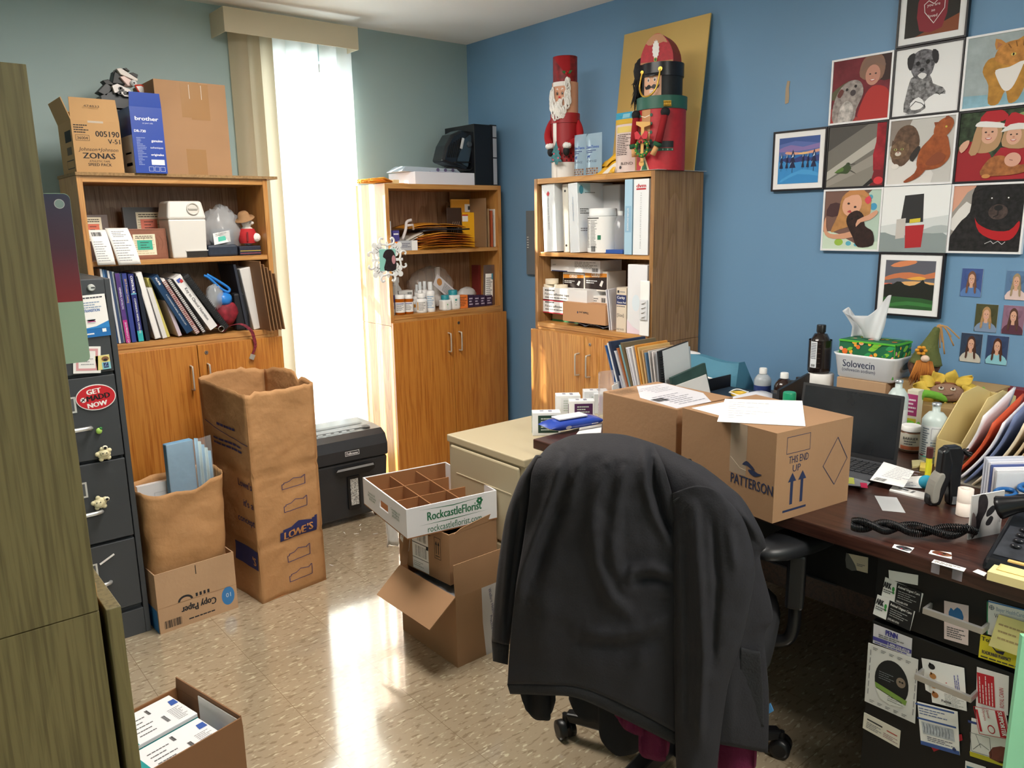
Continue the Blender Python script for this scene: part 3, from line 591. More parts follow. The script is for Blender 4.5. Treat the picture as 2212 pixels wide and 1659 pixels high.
carton('white_storage_box','tall pearly white box standing near the right end of the lower shelf','box',(c-a,.2,sz(545,578,y)-ZD),mat('#dcd9d6',.3),(a,y,ZD),bev=.004,rot=(0,R(-9),0))
carton('cardboard_folder','dark cover with a red stripe standing left of the white box','folder',(.012,.2,sz(520,570,y)-ZD),mat('#30343f',.5),(a-.03,y+.01,ZD),rot=(0,R(-7),0))
for i in range(5):
    a=sx(583+i*8.2,700,3.39)
    an=R(-6.5-i*.4); carton('cardboard_mailer',['flat brown cardboard mailer beside the white box','second brown cardboard mailer, just right of the one touching the white box','middle of five brown cardboard mailers','fourth brown mailer, one before the outermost','outermost brown cardboard mailer sticking past the bookcase side'][i],'mailer',(.005,.24,sz(570,563+i,3.46)-ZD-.012*i),mat('#8f6a48',.8),(a,3.385+i*.004,ZD+.002),group='brown mailers at the right end of the lower shelf',rot=(0,R(-5)-.008*i,R(1.5+1.5*i)))
# ================================================================ things on the floor
# ---- dark grey filing cabinet
FY=2.92; fx1=.651; fx0=.27; FH=1.30; G=mat('#45484c',.45,metal=.2,noise=.06,ns=3)
e=E('filing_cabinet',(fx0,FY,0),0,'dark grey steel filing cabinet of four drawers covered in magnets','filing cabinet'); W=fx1-fx0
b=MB(); b.box(0,0.0,0,.018,.65,FH,G).box(W-.018,0,0,W,.65,FH,G).box(.018,0,FH-.055,W-.018,.65,FH,G).box(.018,0.02,0,W-.018,.65,FH-.055,G).box(.018,.0,.0,W-.018,.02,.10,G); b.build('cabinet_body',e,bev=.002)
b=MB().lathe((W-.06,0,FH-.028),[(.012,0),(.012,.005),(.009,.008)],mat('#d8d8d4',.3,metal=.5),18,(0,-1,0)); b.box(W-.062,-.0085,FH-.03,W-.05,-.008,FH-.026,BLACK); b.build('lock',e)
zs=[FH-.062]+[ony(FY,x,y).z for x,y in ((245,805),(266.6,985.6),(289.4,1157.6))]+[.115]
for i in range(4):
    z1,z0=zs[i]-.004,zs[i+1]+.008; dw=MB().box(.022,-.006,z0,W-.022,.018,z1,G).build('drawer',e,bev=.002)
    zc=(z0+z1)/2; b=MB(); b.tube(smooth_open([(W/2-.075,-.006,z0+.11),(W/2-.07,-.03,z0+.118),(W/2-.05,-.042,z0+.12),(W/2+.05,-.042,z0+.12),(W/2+.07,-.03,z0+.118),(W/2+.075,-.006,z0+.11)],3),.007,mat('#cfd0cf',.3,metal=.6),8); b.build('handle',dw)
    if i: 
        b=MB(); F=Fr((0,-.006,0),(1,0,0),(0,0,1)); b.frame2(F,W/2-.02,z1-.115,W/2+.04,z1-.06,.006,mat('#dadad6',.35,metal=.4),5); b.rect(F,W/2-.015,z1-.11,W/2+.035,z1-.065,'#5a5c5e',3); b.build('label_holder',dw)
def onF(px,py): p=ony(FY-.008,px,py); return p
def magnet(name,label,cat,px,py,wp,hp,deco,th=.002,m=PAPER,ang=0,bev=0):
    a=onF(px-wp/2,py+hp/2); c=onF(px+wp/2,py-hp/2); w,h=c.x-a.x,c.z-a.z; b=MB().box(0,0,0,w,th,h,m); deco(b,Fr((0,0,0),(1,0,0),(0,0,1)),w,h)
    o=b.build(name,None,label,cat,bev=bev); o.location=(a.x,FY-.008-th,a.z); o.rotation_euler=(0,R(ang),0); return o
def d(b,F,w,h):
    b.rect(F,0,0,w,h*.22,'#1f6fb5').poly(F,[(0,h*.22),(w*.5,h*.25),(w,h*.36),(w,h*.2),(0,h*.2)],'#2f86cc',2); b.txt(F,w*.12,h*.6,.010,'TRANSITION','#2d68ad',bold=.02,wid=w*.6); b.lines(F,w*.1,h*.68,w*.8,h*.85,3,'#8fa3bd'); b.lines(F,w*.1,h*.9,w*.95,h*.97,1,'#4a4a55')
    b.ell(F,w*.35,h*.42,w*.17,h*.04,'#e8eaec',2).rect(F,w*.2,h*.33,w*.5,h*.42,'#d9dcdf',2).rect(F,w*.2,h*.36,w*.5,h*.385,'#b04a80',3); b.rect(F,w*.7,h*.1,w*.85,h*.18,'#fff',3).lines(F,w*.08,h*.05,w*.4,h*.12,1,'#fff',3)
magnet('feeding_poster','white and blue feeding leaflet taped to the top drawer','leaflet',206,683,46,95,d,ang=-2)
def d(b,F,w,h):
    b.frame2(F,w*.1,h*.1,w*.9,h*.92,w*.09,'#dba0a4'); b.lines(F,w*.28,h*.3,w*.75,h*.6,3,'#77707a',2,fill=.2)
magnet('pink_bordered_note','handwritten note with a pink border on the top drawer','note',184,775,52,64,d,ang=6)
def d(b,F,w,h):
    b.rect(F,0,0,w,h,'#e6d98a').rect(F,w*.4,0,w,h*.5,'#8ecbd6',2).ell(F,w*.68,h*.74,w*.26,h*.17,'#8a6244',3).ell(F,w*.68,h*.66,w*.14,h*.09,'#2e2420',4).rect(F,w*.5,h*.1,w*.85,h*.48,'#2c3e63',3).txt(F,w*.67,h*.2,.015,'Z','#8ad',4,al='c')
magnet('puppy_postcard','small postcard of a brown puppy in a blue shirt','postcard',223,783,27,34,d,ang=-2)
def d(b,F,w,h): pass
a=onF(207,858); e=E('oval_magnet',(a.x,FY-.0085,a.z),0,'oval red bumper magnet with bold white and black words on the second drawer','magnet'); rx=(onF(252,858).x-onF(164,858).x)/2; rz=(onF(207,831).z-onF(207,887).z)/2
b=MB(); F=Fr((0,0,0),(1,0,0),(0,0,1)); b.lathe((0,0,0),[(1,0),(1,.0018)],PAPER,36,(0,-1,0)); 
b.v=[(p[0]*rx,p[1],p[2]*rz) for p in b.v]
b.ell(F.at(0,0,0,.0018),0,0,rx*.96,rz*.93,'#c9202c',1,36)
F2=F.at(0,0,5,.0018); b.txt(F2,-rx*.05,rz*.3,rz*.4,'GET','#f6f3f0',2,'c',.05).txt(F2,rx*.12,-rz*.2,rz*.42,'MADD','#141416',2,'c',.05,wid=rx*1.15).txt(F2,-.0,-rz*.72,rz*.38,'NOW','#f6f3f0',2,'c',.05)
b.ell(F2,-rx*.64,-rz*.02,rz*.2,rz*.2,'#f4f0ee',2).path(F2,[(-rx*.74,-rz*.12),(-rx*.55,rz*.1)],rz*.07,'#141416',3).path(F2,[(-rx*.7,rz*.08),(-rx*.58,-rz*.1)],rz*.05,'#141416',3); b.build('oval_sheet',e)
def critter(name,label,px,py,s,kind):
    a=onF(px,py); e=E(name,(a.x,FY-.0085,a.z),0,label,'magnet'); C=mat('#e2d8b0',.6,noise=.12,ns=60)
    if kind=='frog':
        MB().sph((0,-.006,0),.010,.006,.011,mat('#a9d465',.35),14,8).build('body',e); b=MB().sph((.006,-.006,.008),.006,.006,.005,mat('#2f7a3a',.4),10,6); b.build('head',e); return
    b=MB().sph((0,-.009,-.004),.022,.010,.019,C,18,10,.08,2)
    b.build('body',e); 
    b=MB().sph((.0 if kind=='a' else -.006,-.018,.0 if kind=='a' else -.006),.014,.007,.012,C,14,8); 
    for sx_ in (-1,1): b.sph((sx_*.006+(0 if kind=='a' else -.006),-.0245,.002),.0022,.001,.0022,BLACK,8,5)
    b.build('face',e)
    for i in range(5):
        t=.6+i*1.2; b=MB().sph((.021*math.cos(t),-.010,.019*math.sin(t)-.004),.008,.006,.008,C,10,6); b.build('paw',e)
    c=(.004,-.014,.019) if kind=='a' else (.022,-.014,.006); b=MB().sph(c,.009,.006,.008,mat('#efe8cf',.5),12,6); b.sph((c[0],c[1]-.0055,c[2]),.005,.0015,.005,BLACK,10,5); 
    b.build('raised_paw',e)
critter('frog_magnet','tiny green frog magnet on the second drawer',213,930,1,'frog')
critter('cat_magnet','cream sculpted cat magnet lying on its back on the second drawer',223,977,1,'a')
critter('cat_magnet','cream sculpted cat magnet with one paw out on the third drawer',214,1082,1,'b')
magnet('tape_strip','white handwritten tape strip on the bottom drawer','tape',235,1214,36,13,lambda b,F,w,h:b.lines(F,w*.2,h*.3,w*.7,h*.8,1,'#d8a0a4',fill=.2),ang=-27)
# papers standing on the cabinet
e=E('paper_holder',(.36,3.02,FH),0,'wire holder of curled papers standing on the filing cabinet','paper holder')
cc=['#dfe6e4','#e9e4dc','#cf6f86','#f0eeea','#c9d9d2','#8d5f8c','#efece6','#dcd4c8']
for i,c in enumerate(cc):
    x=.04+i*.009; b=MB().grid(lambda u,v:(x+.028*math.sin(pi*v)*(.3+i*.12),u*.2,v*(.26-.012*abs(i-4))),2,10,mat(c,.7)); b.build('sheet',e,solid=.002)
b=MB(); b.box(.02,-.006,0,.155,.22,.004,mat('#c9bfa6',.5)).box(.148,-.006,.004,.155,.22,.16,mat('#c9bfa6',.5)).box(.02,-.006,.004,.027,.22,.2,mat('#c9bfa6',.5)); b.build('rack',e)
# laminated sign at the far side of the near bookcase
y=1.948; a=ony(y,90,785); c=ony(y,157,418); x1=(ony(y,152,430).x+ony(y,194,775).x)/2; zt,zb=c.z,ony(y,170,783).z
e=E('laminated_sign',(.03,y,zb),0,'laminated card, navy fading to red above pale green, behind the near bookcase','sign'); W=x1-.03; H=zt-zb
def rr(w,h,r,n=5,x0=0,z0=0):
    P=[]
    for cx,cz,a0 in ((w-r,r,-90),(w-r,h-r,0),(r,h-r,90),(r,r,180)): P+=[(x0+cx+r*math.cos(R(a0+90*i/n)),z0+cz+r*math.sin(R(a0+90*i/n))) for i in range(n+1)]
    return P
F=Fr((0,0,0),(1,0,0),(0,0,1)); MN=mat('#9fc0a6',.45); 
g=bpy.data.materials.new('printed_fade'); g.use_nodes=True; N=g.node_tree.nodes; L_=g.node_tree.links; tc=N.new('ShaderNodeTexCoord'); sp=N.new('ShaderNodeSeparateXYZ'); L_.new(tc.outputs['Object'],sp.inputs[0]); mr=N.new('ShaderNodeMapRange'); mr.inputs[1].default_value=H*.37; mr.inputs[2].default_value=H; L_.new(sp.outputs[2],mr.inputs[0]); cr=N.new('ShaderNodeValToRGB'); L_.new(mr.outputs[0],cr.inputs[0]); el=cr.color_ramp.elements; el[0].color=lin('#8e1c22'); el[1].color=lin('#1c2044'); q=el.new(.5); q.color=lin('#4a1d35'); L_.new(cr.outputs[0],N['Principled BSDF'].inputs['Base Color']); N['Principled BSDF'].inputs['Roughness'].default_value=.4
b=MB().plate(F,rr(W,H,.012),.0015,MN); b.build('card',e)
b=MB(); g0=F.at(0,0,0,.0015); P=[p for p in rr(W-.001,H-.001,.012,5,.0005) if True]; P=clip(P,0,H*.37,W,H); b.poly(g0,P,g,1); b.build('printed_area',e)
b=MB(); b.poly(g0,rr(W*.72,H*.24,.006,4,0,H*.475),MN,2); b.lines(g0,W*.35,H*.57,W*.68,H*.6,1,'#556',3,fill=.15); b.build('pale_panel',e)
b=MB().ell(g0,W-.022,H-.022,.009,.009,'#8fa9a6',2); b.path(g0,[(W-.022+.0095*math.cos(k*pi/10),H-.022+.0095*math.sin(k*pi/10)) for k in range(21)],.0012,'#d8dcdc',3); b.build('hang_hole',e)
# ---- crumpled paper bags
def crum(p,a,s=9,sd=0):
    from mathutils import noise
    return noise.noise(V(p)*s+V((sd,0,0)))*a+noise.noise(V(p)*s*2.3+V((0,sd,0)))*a*.45
F0=onz(0,568,1305); R0=onz(0,705,1252); L0=onz(0,470,1240); B0=L0+R0-F0
hF=hz(F0,538,852); hR=hz(R0,681,826); hL=hz(L0,433,816); hB=(hR+hL)/2+.0
e=E('leaf_bag',(F0.x,F0.y,0),0,'tall open brown paper yard bag with a blue printed logo beside the shredder','paper bag')
cs=[(L0-F0),(V((0,0,0))),(R0-F0),(B0-F0)]; hs=[hL,hF,hR,hB]
def bagface(i,u,v,amp=.008):
    j=(i+1)%4; p=cs[i].lerp(cs[j],u); h=hs[i]*(1-u)+hs[j]*u; n=(cs[j]-cs[i]).cross(V((0,0,1))).normalized()
    ed=min(1,4*u*(1-u)+.15); k=math.sin(pi*min(1,v*1.15))*.0
    dis=crum((p.x,p.y,v*h),amp,7,i)*ed
    for zc,wd,am in ((.27,.012,.006),(.61,.012,.006)): dis-=am*math.exp(-((v-zc)/wd)**2)
    if i in(1,3): dis-= .007*math.exp(-((u-.55)/.02)**2)
    top=h
    if v>.97: top+=crum((u*3,i,0),.012,6,3)
    if i==2: top+=.03*math.sin(pi*u)-.028*math.exp(-((u-.28)/.06)**2)
    if i==3: top+=.02*math.sin(pi*u)
    inset=.004*math.sin(pi*v)
    return V((p.x,p.y,v*top))+n*(dis-inset)
b=MB(); nu=14; nv=44
for i in range(4): b.grid(lambda u,v,i=i:bagface(i,u,v),nu,nv,BAG)
b.add([cs[k]+V((0,0,.002)) for k in range(4)],[(0,1,2,3)],BAG); b.build('bag',e,solid=.0012)
W=(R0-F0).length; 
def bil(fn,nu,nv):
    C={}
    def g(i,j):
        if (i,j) not in C: C[(i,j)]=V(fn(i/nu,j/nv))
        return C[(i,j)]
    def f(u,v):
        u=min(max(u,0),.9999)*nu; v=min(max(v,0),.9999)*nv; i,j=int(u),int(v); a,c=u-i,v-j
        return (g(i,j)*(1-a)+g(i+1,j)*a)*(1-c)+(g(i,j+1)*(1-a)+g(i+1,j+1)*a)*c
    return f
bf1=bil(lambda u,v:bagface(1,u,v),nu,nv); bf0=bil(lambda u,v:bagface(0,u,v),nu,nv)
f=FrC(lambda a,c:bf1(a/W,c/((hF+hR)/2))); NV=mat('#2b2f63',.7); b=MB()
def logo(f,b,x,z,w,h,fill):
    P=[(w*a,h*c) for a,c in ((0,0),(0,.52),(.08,.54),(.08,.66),(.3,.72),(.5,.96),(.86,.80),(.86,.88),(.93,.9),(.93,.98),(1,1),(.98,.06))]
    P=[(x+p[0],z+p[1]) for p in P]
    if fill:
        # tiles keep the fill close to the creased paper
        n=14
        for i in range(n):
            c=clip(P,x+w*i/n,z-1,x+w*(i+1)/n,z+2)
            if c: b.poly(f,c,NV,8)
    else: b.path(f,P,.0026,NV,9,True)
Z=lambda py:hz(F0+(R0-F0)*.55,640,py)
for py0,py1 in ((1050,1018),(1098,1062),(1206,1168),(1248,1213)): b=MB(); logo(f,b,W*.42,Z(py0)-.004,W*.36,(Z(py1)-Z(py0))*.62,False); b.build('printed_outline',e)
b=MB(); logo(f,b,W*.34,Z(1162),W*.58,(Z(1112)-Z(1158))*.80,True); 
for i,ch in enumerate("LOWE'S"): b.txt(f,W*(.43+[0,.085,.18,.275,.335,.385][i]),Z(1158)+.002*i,.030,ch,mat('#c98f57',.7),14,'c',.04)
b.build('printed_logo',e)
WL=(F0-L0).length; f=FrC(lambda a,c:bf0(a/WL,c/((hF+hL)/2))); b=MB()
b.path(f,[(WL*.08,hL*.80),(WL*.3,hL*.785),(WL*.6,hL*.765),(WL*.97,hL*.755)],.003,NV,9).lines(f,WL*.35,hL*.79,WL*.75,hL*.83,1,NV,9,fill=.3).lines(f,WL*.25,hL*.70,WL*.85,hL*.745,2,NV,9,fill=.45,rag=.1).build('printed_small_text',e)
for st_,zz_ in (("Lowe's",.545),("it's a",.455),('concept',.37)): MB().txt(f,WL*.97,hL*zz_,.030,st_,NV,9,'r',.02).build('printed_word',e)
MB().rect(f,WL*.5,hL*.16,WL*.98,hL*.25,NV,9).txt(f,WL*.95,hL*.18,.034,"'S",mat('#c98f57',.7),14,'r',.04).build('printed_logo',e)
# copy paper box with a second bag in it
A=onz(0,347,1371); C=onz(0,515,1312); dv=(C-A); an=math.atan2(dv.y,dv.x); W=dv.length; H=hz(A,336,1243)
def d(b,f,w,dd,h):
    F=f['F']; BL=mat('#3c7fbd',.6); b.rect(f['L'],dd*.1,0,dd*.95,h*.38,BL); b.frame2(F,0,h*.42,w,h*.425,.001,KRAFTDK)
    g=F.at(w*.87,h*.27,180); b.ell(F,w*.88,h*.27,w*.085,h*.16,BL,1,28).txt(g.at(0,0),-.004,-.012,.018,'10','#cfe0ee',3,'c')
    g=F.at(w*.72,h*.33,180); b.txt(g,0,0,.028,'Copy Paper',INK,2,bold=.03,wid=w*.44); b.lines(F,w*.36,h*.07,w*.72,h*.14,1,INK,1,fill=.3); b.bars(F,w*.06,h*.06,w*.28,h*.19)
    for k in (.47,.52,.57,.62): b.rect(F,w*k,h*.44,w*k+.008,h*.5,INK)
    b.ell(F,w*.34,h*.43,.028,.022,INK,1,24,cl=(0,h*.43,w,h)).ell(F,w*.34,h*.43,.020,.014,KRAFT,2,24,cl=(0,h*.43,w,h))
    b.rect(F,w*.495,h*.82,w*.505,h*.97,BLACK)
e=opencarton('copy_paper_box','open kraft copy paper box standing upside down lettering outward by the filing cabinet','carton',(W,.20,H),(A.x,A.y,0),an,{},KRAFT,deco=d)
cx=A+dv*.5+V((-math.sin(an),math.cos(an),0))*.10; zt=hz(cx,405,1030)
e=E('grocery_bag',(cx.x,cx.y,.006),an,'plain brown paper bag stuffed into the copy paper box','paper bag'); w2,d2=W*.47,.088
def gb(u,v):
    t=2*pi*u; x,y=math.cos(t),math.sin(t); k=(abs(x)**5+abs(y)**5)**(-.2); flare=1 if v<.2 else 1+.10*(v-.2)
    h=zt-.006+.012*math.cos(t)-.03*max(0,-y)**3+crum((x,y,0),.012,2); fl=1 if v<.25 else 1
    p=V((x*k*w2*flare*(1+.0*v),y*k*d2*(.96+(.30*v if y>0 else .05*v)),v*h)); a=crum(p,.012 if v>.25 else .003,8,5); return p+V((x,y,0))*a
MB().grid(gb,56,30,BAG).build('bag',e,solid=.0015)
MB().box(-w2*.9,-d2*.9,0,w2*.9,d2*.9,.004,BAG).build('bag_bottom',e)
o=carton('calendar_pad','white shrink-wrapped pad standing in the small paper bag','pad',(.19,.02,zt-.03),mat('#dfe0e2',.25,coat=.6),(0,0,0),deco=lambda b,f,w,dd,h:(b.txt(f['F'],w*.76,h*.955,.016,'Tin','#333',2,bold=.02),b.frame2(f['F'],w*.3,h*.5,w*.95,h*.93,.003,'#c4c6c8',1)))
q=Matrix.Rotation(an,3,'Z'); place(o,V((cx.x,cx.y,.012))+q@V((-.125,.055,0)),an)
b0=V((cx.x,cx.y,.02))+q@V((-.02,.015,0)); hh=hz(b0,430,952)-.02
e=E('blue_drape_pack',b0,an+.1,'folded light blue drape in clear film sticking out of the small paper bag','drape pack'); BLF=mat('#6f9ab8',.7,bump=.3,bs=20)
MB().box(0,0,0,.105,.03,hh-.002,BLF).build('folded_cloth',e,bev=.004)
b=MB()
for i in range(5): b.grid(lambda u,v,i=i:(.105+.012*i+.012*u,-.012+.05*u*(1-u),v*(hh-.015*i)),4,6,mat(('#7fa4bb','#a9bcbf')[i%2],.6))
b.build('fold',e,solid=.002)
MB().grid(lambda u,v:(-.008+u*.175,-.018-.012*math.sin(pi*u)+crum((u,v,0),.004,7),v*(hh+.004)),14,14,mat('#e6edf2',.08,alpha=.22,spec=1)).build('film',e)
# ---- shredder
A=onz(0,699,1148); C=onz(0,838,1112); x1=C.x+.012; x0=x1-.42; y0=(A.y+C.y)/2-.0; H=hz(V((x1,y0,0)),826,937)+.035
e=E('paper_shredder',(x0,y0,0),R(-2),'black paper shredder standing under the window between the bookcases','shredder'); W=x1-x0; D=.32; SH=mat('#2d2f33',.38,noise=.15,ns=6)
b=MB(); b.hexa([(.01,.02,.03),(W-.01,.02,.03),(W-.01,D,.03),(.01,D,.03)],[(0,0,H*.7),(W,0,H*.7),(W,D,H*.7),(0,D,H*.7)],SH); b.build('bin',e,bev=.012)
prof=[(0,H*.705),(-.008,H*.72),(-.01,H*.84),(.01,H*.94),(.05,H*.985),(.14,H),(D,H*.99),(D,H*.705)]
b=MB(); P=[(0,a,c) for a,c in prof]; b.slab(P,(W,0,0),SH); hd=b.build('head',e,bev=.006)
b=MB(); F=Fr((0,-.0095,0),(1,0,0),(0,0,1)); b.frame2(F,W*.44,H*.775,W*.62,H*.825,.0025,'#d9d9dc',2).txt(F,W*.53,H*.787,.012,'Fellowes','#e8e8ea',2,'c',.04,wid=W*.14); b.build('brand_plate',hd)
b=MB(); T=Fr((0,.06,H*1.0),(1,0,0),(0,1,.02)); b.rect(T,W*.12,.1,W*.88,.125,BLACK,3).rect(T,W*.1,.03,W*.9,.05,'#8a8f94',3).ell(T,W*.84,.03,.022,.022,'#4a4d52',5,24).ell(T,W*.84,.03,.015,.015,'#202225',6,24)
for i in range(5): b.rect(T,W*(.2+.1*i),.0,W*(.26+.1*i),.012,'#aeb2b6',3)
b.build('control_panel',hd)
b=MB(); G_=Fr((0,.0,0),(1,0,0),(0,-.03,1)); b.poly(G_.at(0,0,0,.010),[(W*.3,H*.6),(W*.36,H*.56),(W*.72,H*.56),(W*.8,H*.6),(W*.8,H*.655),(W*.76,H*.665),(W*.34,H*.665),(W*.29,H*.64)],mat('#0f1012',.5),1).poly(G_.at(0,0,0,.011),[(W*.31,H*.63),(W*.79,H*.63),(W*.78,H*.655),(W*.33,H*.655)],mat('#8f9397',.35),1); b.build('grip',e)
b=MB(); b.box(W*.46,-.0025,H*.17,W*.62,.012,H*.54,mat('#131416',.4)); b.build('window_frame',e,bev=.003)
b=MB(); b.box(W*.49,-.0045,H*.22,W*.59,-.002,H*.51,mat('#c9cac6',.6,noise=.7,ns=140,bump=1,bs=160)); b.build('window_with_shreds',e)
for xx in (.05,W-.05):
    for yy in (.05,D-.05): MB().lathe((xx-.012,yy,.02),[(.02,0),(.02,.024)],BLACK,16,(1,0,0)).build('caster',e)
for i,(px,py,an) in enumerate(((778,1134,80),(744,1151,120),(770,1153,15),(811,1153,25),(716,1221,150),(704,1249,95),(779,1144,100))):
    p=onz(.0005,px,py); tag(MB().box(-.011,-.0012,0,.011,.0012,.0012,PAPER).build('paper_shred',loc=(p.x,p.y,.0004),rot=(0,0,R(an-40))),'thin white paper shred lying on the floor near the shredder','shred','paper shreds on the floor')
# ---- stack: lower carton, upper carton, flower tray
A=onz(0,989,1443); Bq=onz(0,862,1364); C=onz(0,1068,1410); dv=C-A; an=math.atan2(dv.y,dv.x); LD=(Bq-A).length; W=.235; H=hz(A,985,1292)
an2=math.atan2((Bq-A).y,(Bq-A).x)-pi/2; an=(an+an2)/2
def d(b,f,w,dd,h):
    F=f['F']; tp=mat('#cfcac8',.3)
    b.poly(F,[(w*.52,0),(w*.93,0),(w*.90,h),(w*.46,h),(w*.47,h*.5)],tp,1)
    for k,(u,v,r) in enumerate(((.58,.95,-80),(.73,.95,-83),(.6,.55,-84),(.76,.5,-84),(.66,.35,-85))): b.txt(F.at(w*u,h*v,r),0,0,.012,('Welfare Health','IDEXX Animal','Practice Health','Snowy Wish','s Animal Heal')[k],'#3b3566',3)
e=opencarton('carton','large open kraft carton at the bottom of the floor stack, one flap hanging down','carton',(W,LD,H),(A.x,A.y,0),an,{'L':(.13,128),'F':(.11,-6),'B':(.12,-12)},KRAFTDK,deco=d)
MB().grid(lambda u,v:(.02+u*(W-.04),.02+v*(LD-.04),H-.035+crum((u*2,v*2,0),.02,3)),14,14,mat('#8b8d90',.35,noise=.5,ns=14)).build('crumpled_grey_wrap',None,'crumpled grey wrapping film filling the bottom carton','wrapping film',solid=.002,loc=(A.x,A.y,0),rot=(0,0,an))
zb=H-.005; A1=onz(zb,973,1265); B1=onz(zb,864,1212); LD1=(B1-A1).length; an1=math.atan2((B1-A1).y,(B1-A1).x)-pi/2; H1=hz(A1,973,1156)-zb; W1=.245
def d(b,f,w,dd,h):
    L=f['L']; b.rect(L,dd*.28,h*.02,dd*.60,h*.99,PAPER).bars(L,dd*.38,h*.62,dd*.57,h*.78).bars(L,dd*.33,h*.3,dd*.56,h*.52,n=20); b.rect(L,dd*.28,h*.56,dd*.6,h*.575,INK,2).rect(L,dd*.28,h*.25,dd*.6,h*.262,INK,2).rect(L,dd*.56,h*.5,dd*.6,h*.57,INK,3).txt(L,dd*.40,h*.82,.010,'NY 148 0-02',INK,2,bold=.02).ell(L,dd*.33,h*.86,.014,.014,'#8a8a8a',2).lines(L,dd*.3,h*.08,dd*.5,h*.2,3,'#777',2,fill=.25)
    b.poly(L,[(dd*.02,h*.5),(dd*.14,h*.9),(dd*.25,h*.62),(dd*.2,h*.3)],'#e8e5df',1).lines(L.at(dd*.06,h*.55,-30),0,0,.04,.035,4,'#666',2)
    b.frame2(L,dd*.72,h*.42,dd*.84,h*.85,.0018,INK); 
    for u in (.755,.80): b.rect(L,dd*u-.0015,h*.52,dd*u+.0015,h*.72,INK).poly(L,[(dd*u-.005,h*.7),(dd*u+.005,h*.7),(dd*u,h*.78)],INK)
    b.rect(L,dd*.74,h*.47,dd*.82,h*.485,INK)
e=opencarton('carton','middle kraft carton of the floor stack with a white shipping label','carton',(W1,LD1,H1),(A1.x,A1.y,zb),an1,{'R':(.0,0)} if 0 else {},KRAFTDK,deco=d)
MB().slab([(0,0,H1),(W1,0,H1),(W1+.0,.0,H1+.045),(.11,0,H1+.045)][0:0] or [(0.02,-.001,H1*.0+H1-.002),(W1,-.001,H1-.002),(W1,-.004,H1+.03),(.05,-.004,H1+.012)],(0,-.003,0),KRAFTDK).build('flap',e)
zt=zb+H1+.002; A2=onz(zt,880,1166); B2=onz(zt,793,1088); C2=onz(zt,1075,1117)
H2=hz(A2,881,1101)-zt; LD2=(B2-A2).length; W2=(C2-A2).length*.975; an3=math.atan2((C2-A2).y,(C2-A2).x); an3b=math.atan2((B2-A2).y,(B2-A2).x)-pi/2; anm=(an3+an3b)/2
e=E('flower_tray',(A2.x,A2.y,zt),anm,'white cardboard flower tray with brown dividers on top of the floor stack','cardboard tray'); GR=mat('#1e6b45',.7); WC=mat('#e3e3e6',.6)
b=MB(); th=.005; w,dd,h=W2,LD2,H2
b.box(0,0,0,w,dd,.004,KRAFTIN); 
for (a0,c0,a1,c1) in ((0,0,w,th),(0,dd-th,w,dd)): b.box(a0,c0,.004,a1,c1,h,WC)
b.box(.0,dd-th-.001,.004,w-.001,dd-th,h-.002,KRAFTIN); b.box(th,th,.004,w-th,th+.001,h-.002,KRAFTIN)
for xx in (0,w-th):
    hz0,hz1=h*.38,h*.66; y0_,y1_=dd*.40,dd*.60
    b.box(xx,th,.004,xx+th,dd-th,hz0,WC).box(xx,th,hz1,xx+th,dd-th,h,WC).box(xx,th,hz0,xx+th,y0_,hz1,WC).box(xx,y1_,hz0,xx+th,dd-th,hz1,WC)
f=bframes(w,dd,h); F=f['F']; L=f['L']
b.txt(F,w*.52,h*.48,.031,'RockcastleFlorist',GR,2,'c',.02,wid=w*.60).txt(F,w*.52,h*.08,.024,'rockcastleflorist.com',GR,2,'c',wid=w*.6)
b.poly(F,[(w*.13,h*.88),(w*.5,h*.84),(w*.88,h*.9),(w*.5,h*.81)],GR).poly(F,[(w*.12,h*.36),(w*.5,h*.38),(w*.9,h*.4),(w*.5,h*.35)],GR)
for k in range(6): t=k*pi/3; b.ell(F,w*.80+.008*math.cos(t),h*.78+.008*math.sin(t),.005,.005,GR,2,10)
for i,(s1) in enumerate(('Rochester, NY','870 Long Pond Rd','585.225.0640')): b.txt(L,dd*.22,h*(.58-.11*i),.0075,s1,GR,2,'c')
for i,(s1) in enumerate(('Canandaigua, NY','100 S Main St','585.394.2542')): b.txt(L,dd*.77,h*(.62-.11*i),.0085,s1,GR,2,'c')
b.build('tray',e)
for i in (1,2): MB().box(th+.001,dd*i/3-.002,.004,w-th-.05,dd*i/3+.002,h*.86,KRAFTIN).build('divider',e)
for i in (1,2): MB().box((w*.93)*i/3-.002,th+.001,.004,(w*.93)*i/3+.002,dd-th-.001,h*.88,KRAFTIN).build('divider',e)
# white film bag behind the stack
p=onz(0,845,1180); MB().grid(lambda u,v:(.05*u-.02+crum((u,v,1),.01,4),.02*math.sin(u*5)+crum((u,v,2),.01,5),v*.30),8,12,mat('#f2f4f4',.4,transl=.4)).build('plastic_wrap',None,'crumpled pale plastic sleeve standing behind the carton stack','plastic wrap',solid=.001,loc=(p.x,p.y,.001))
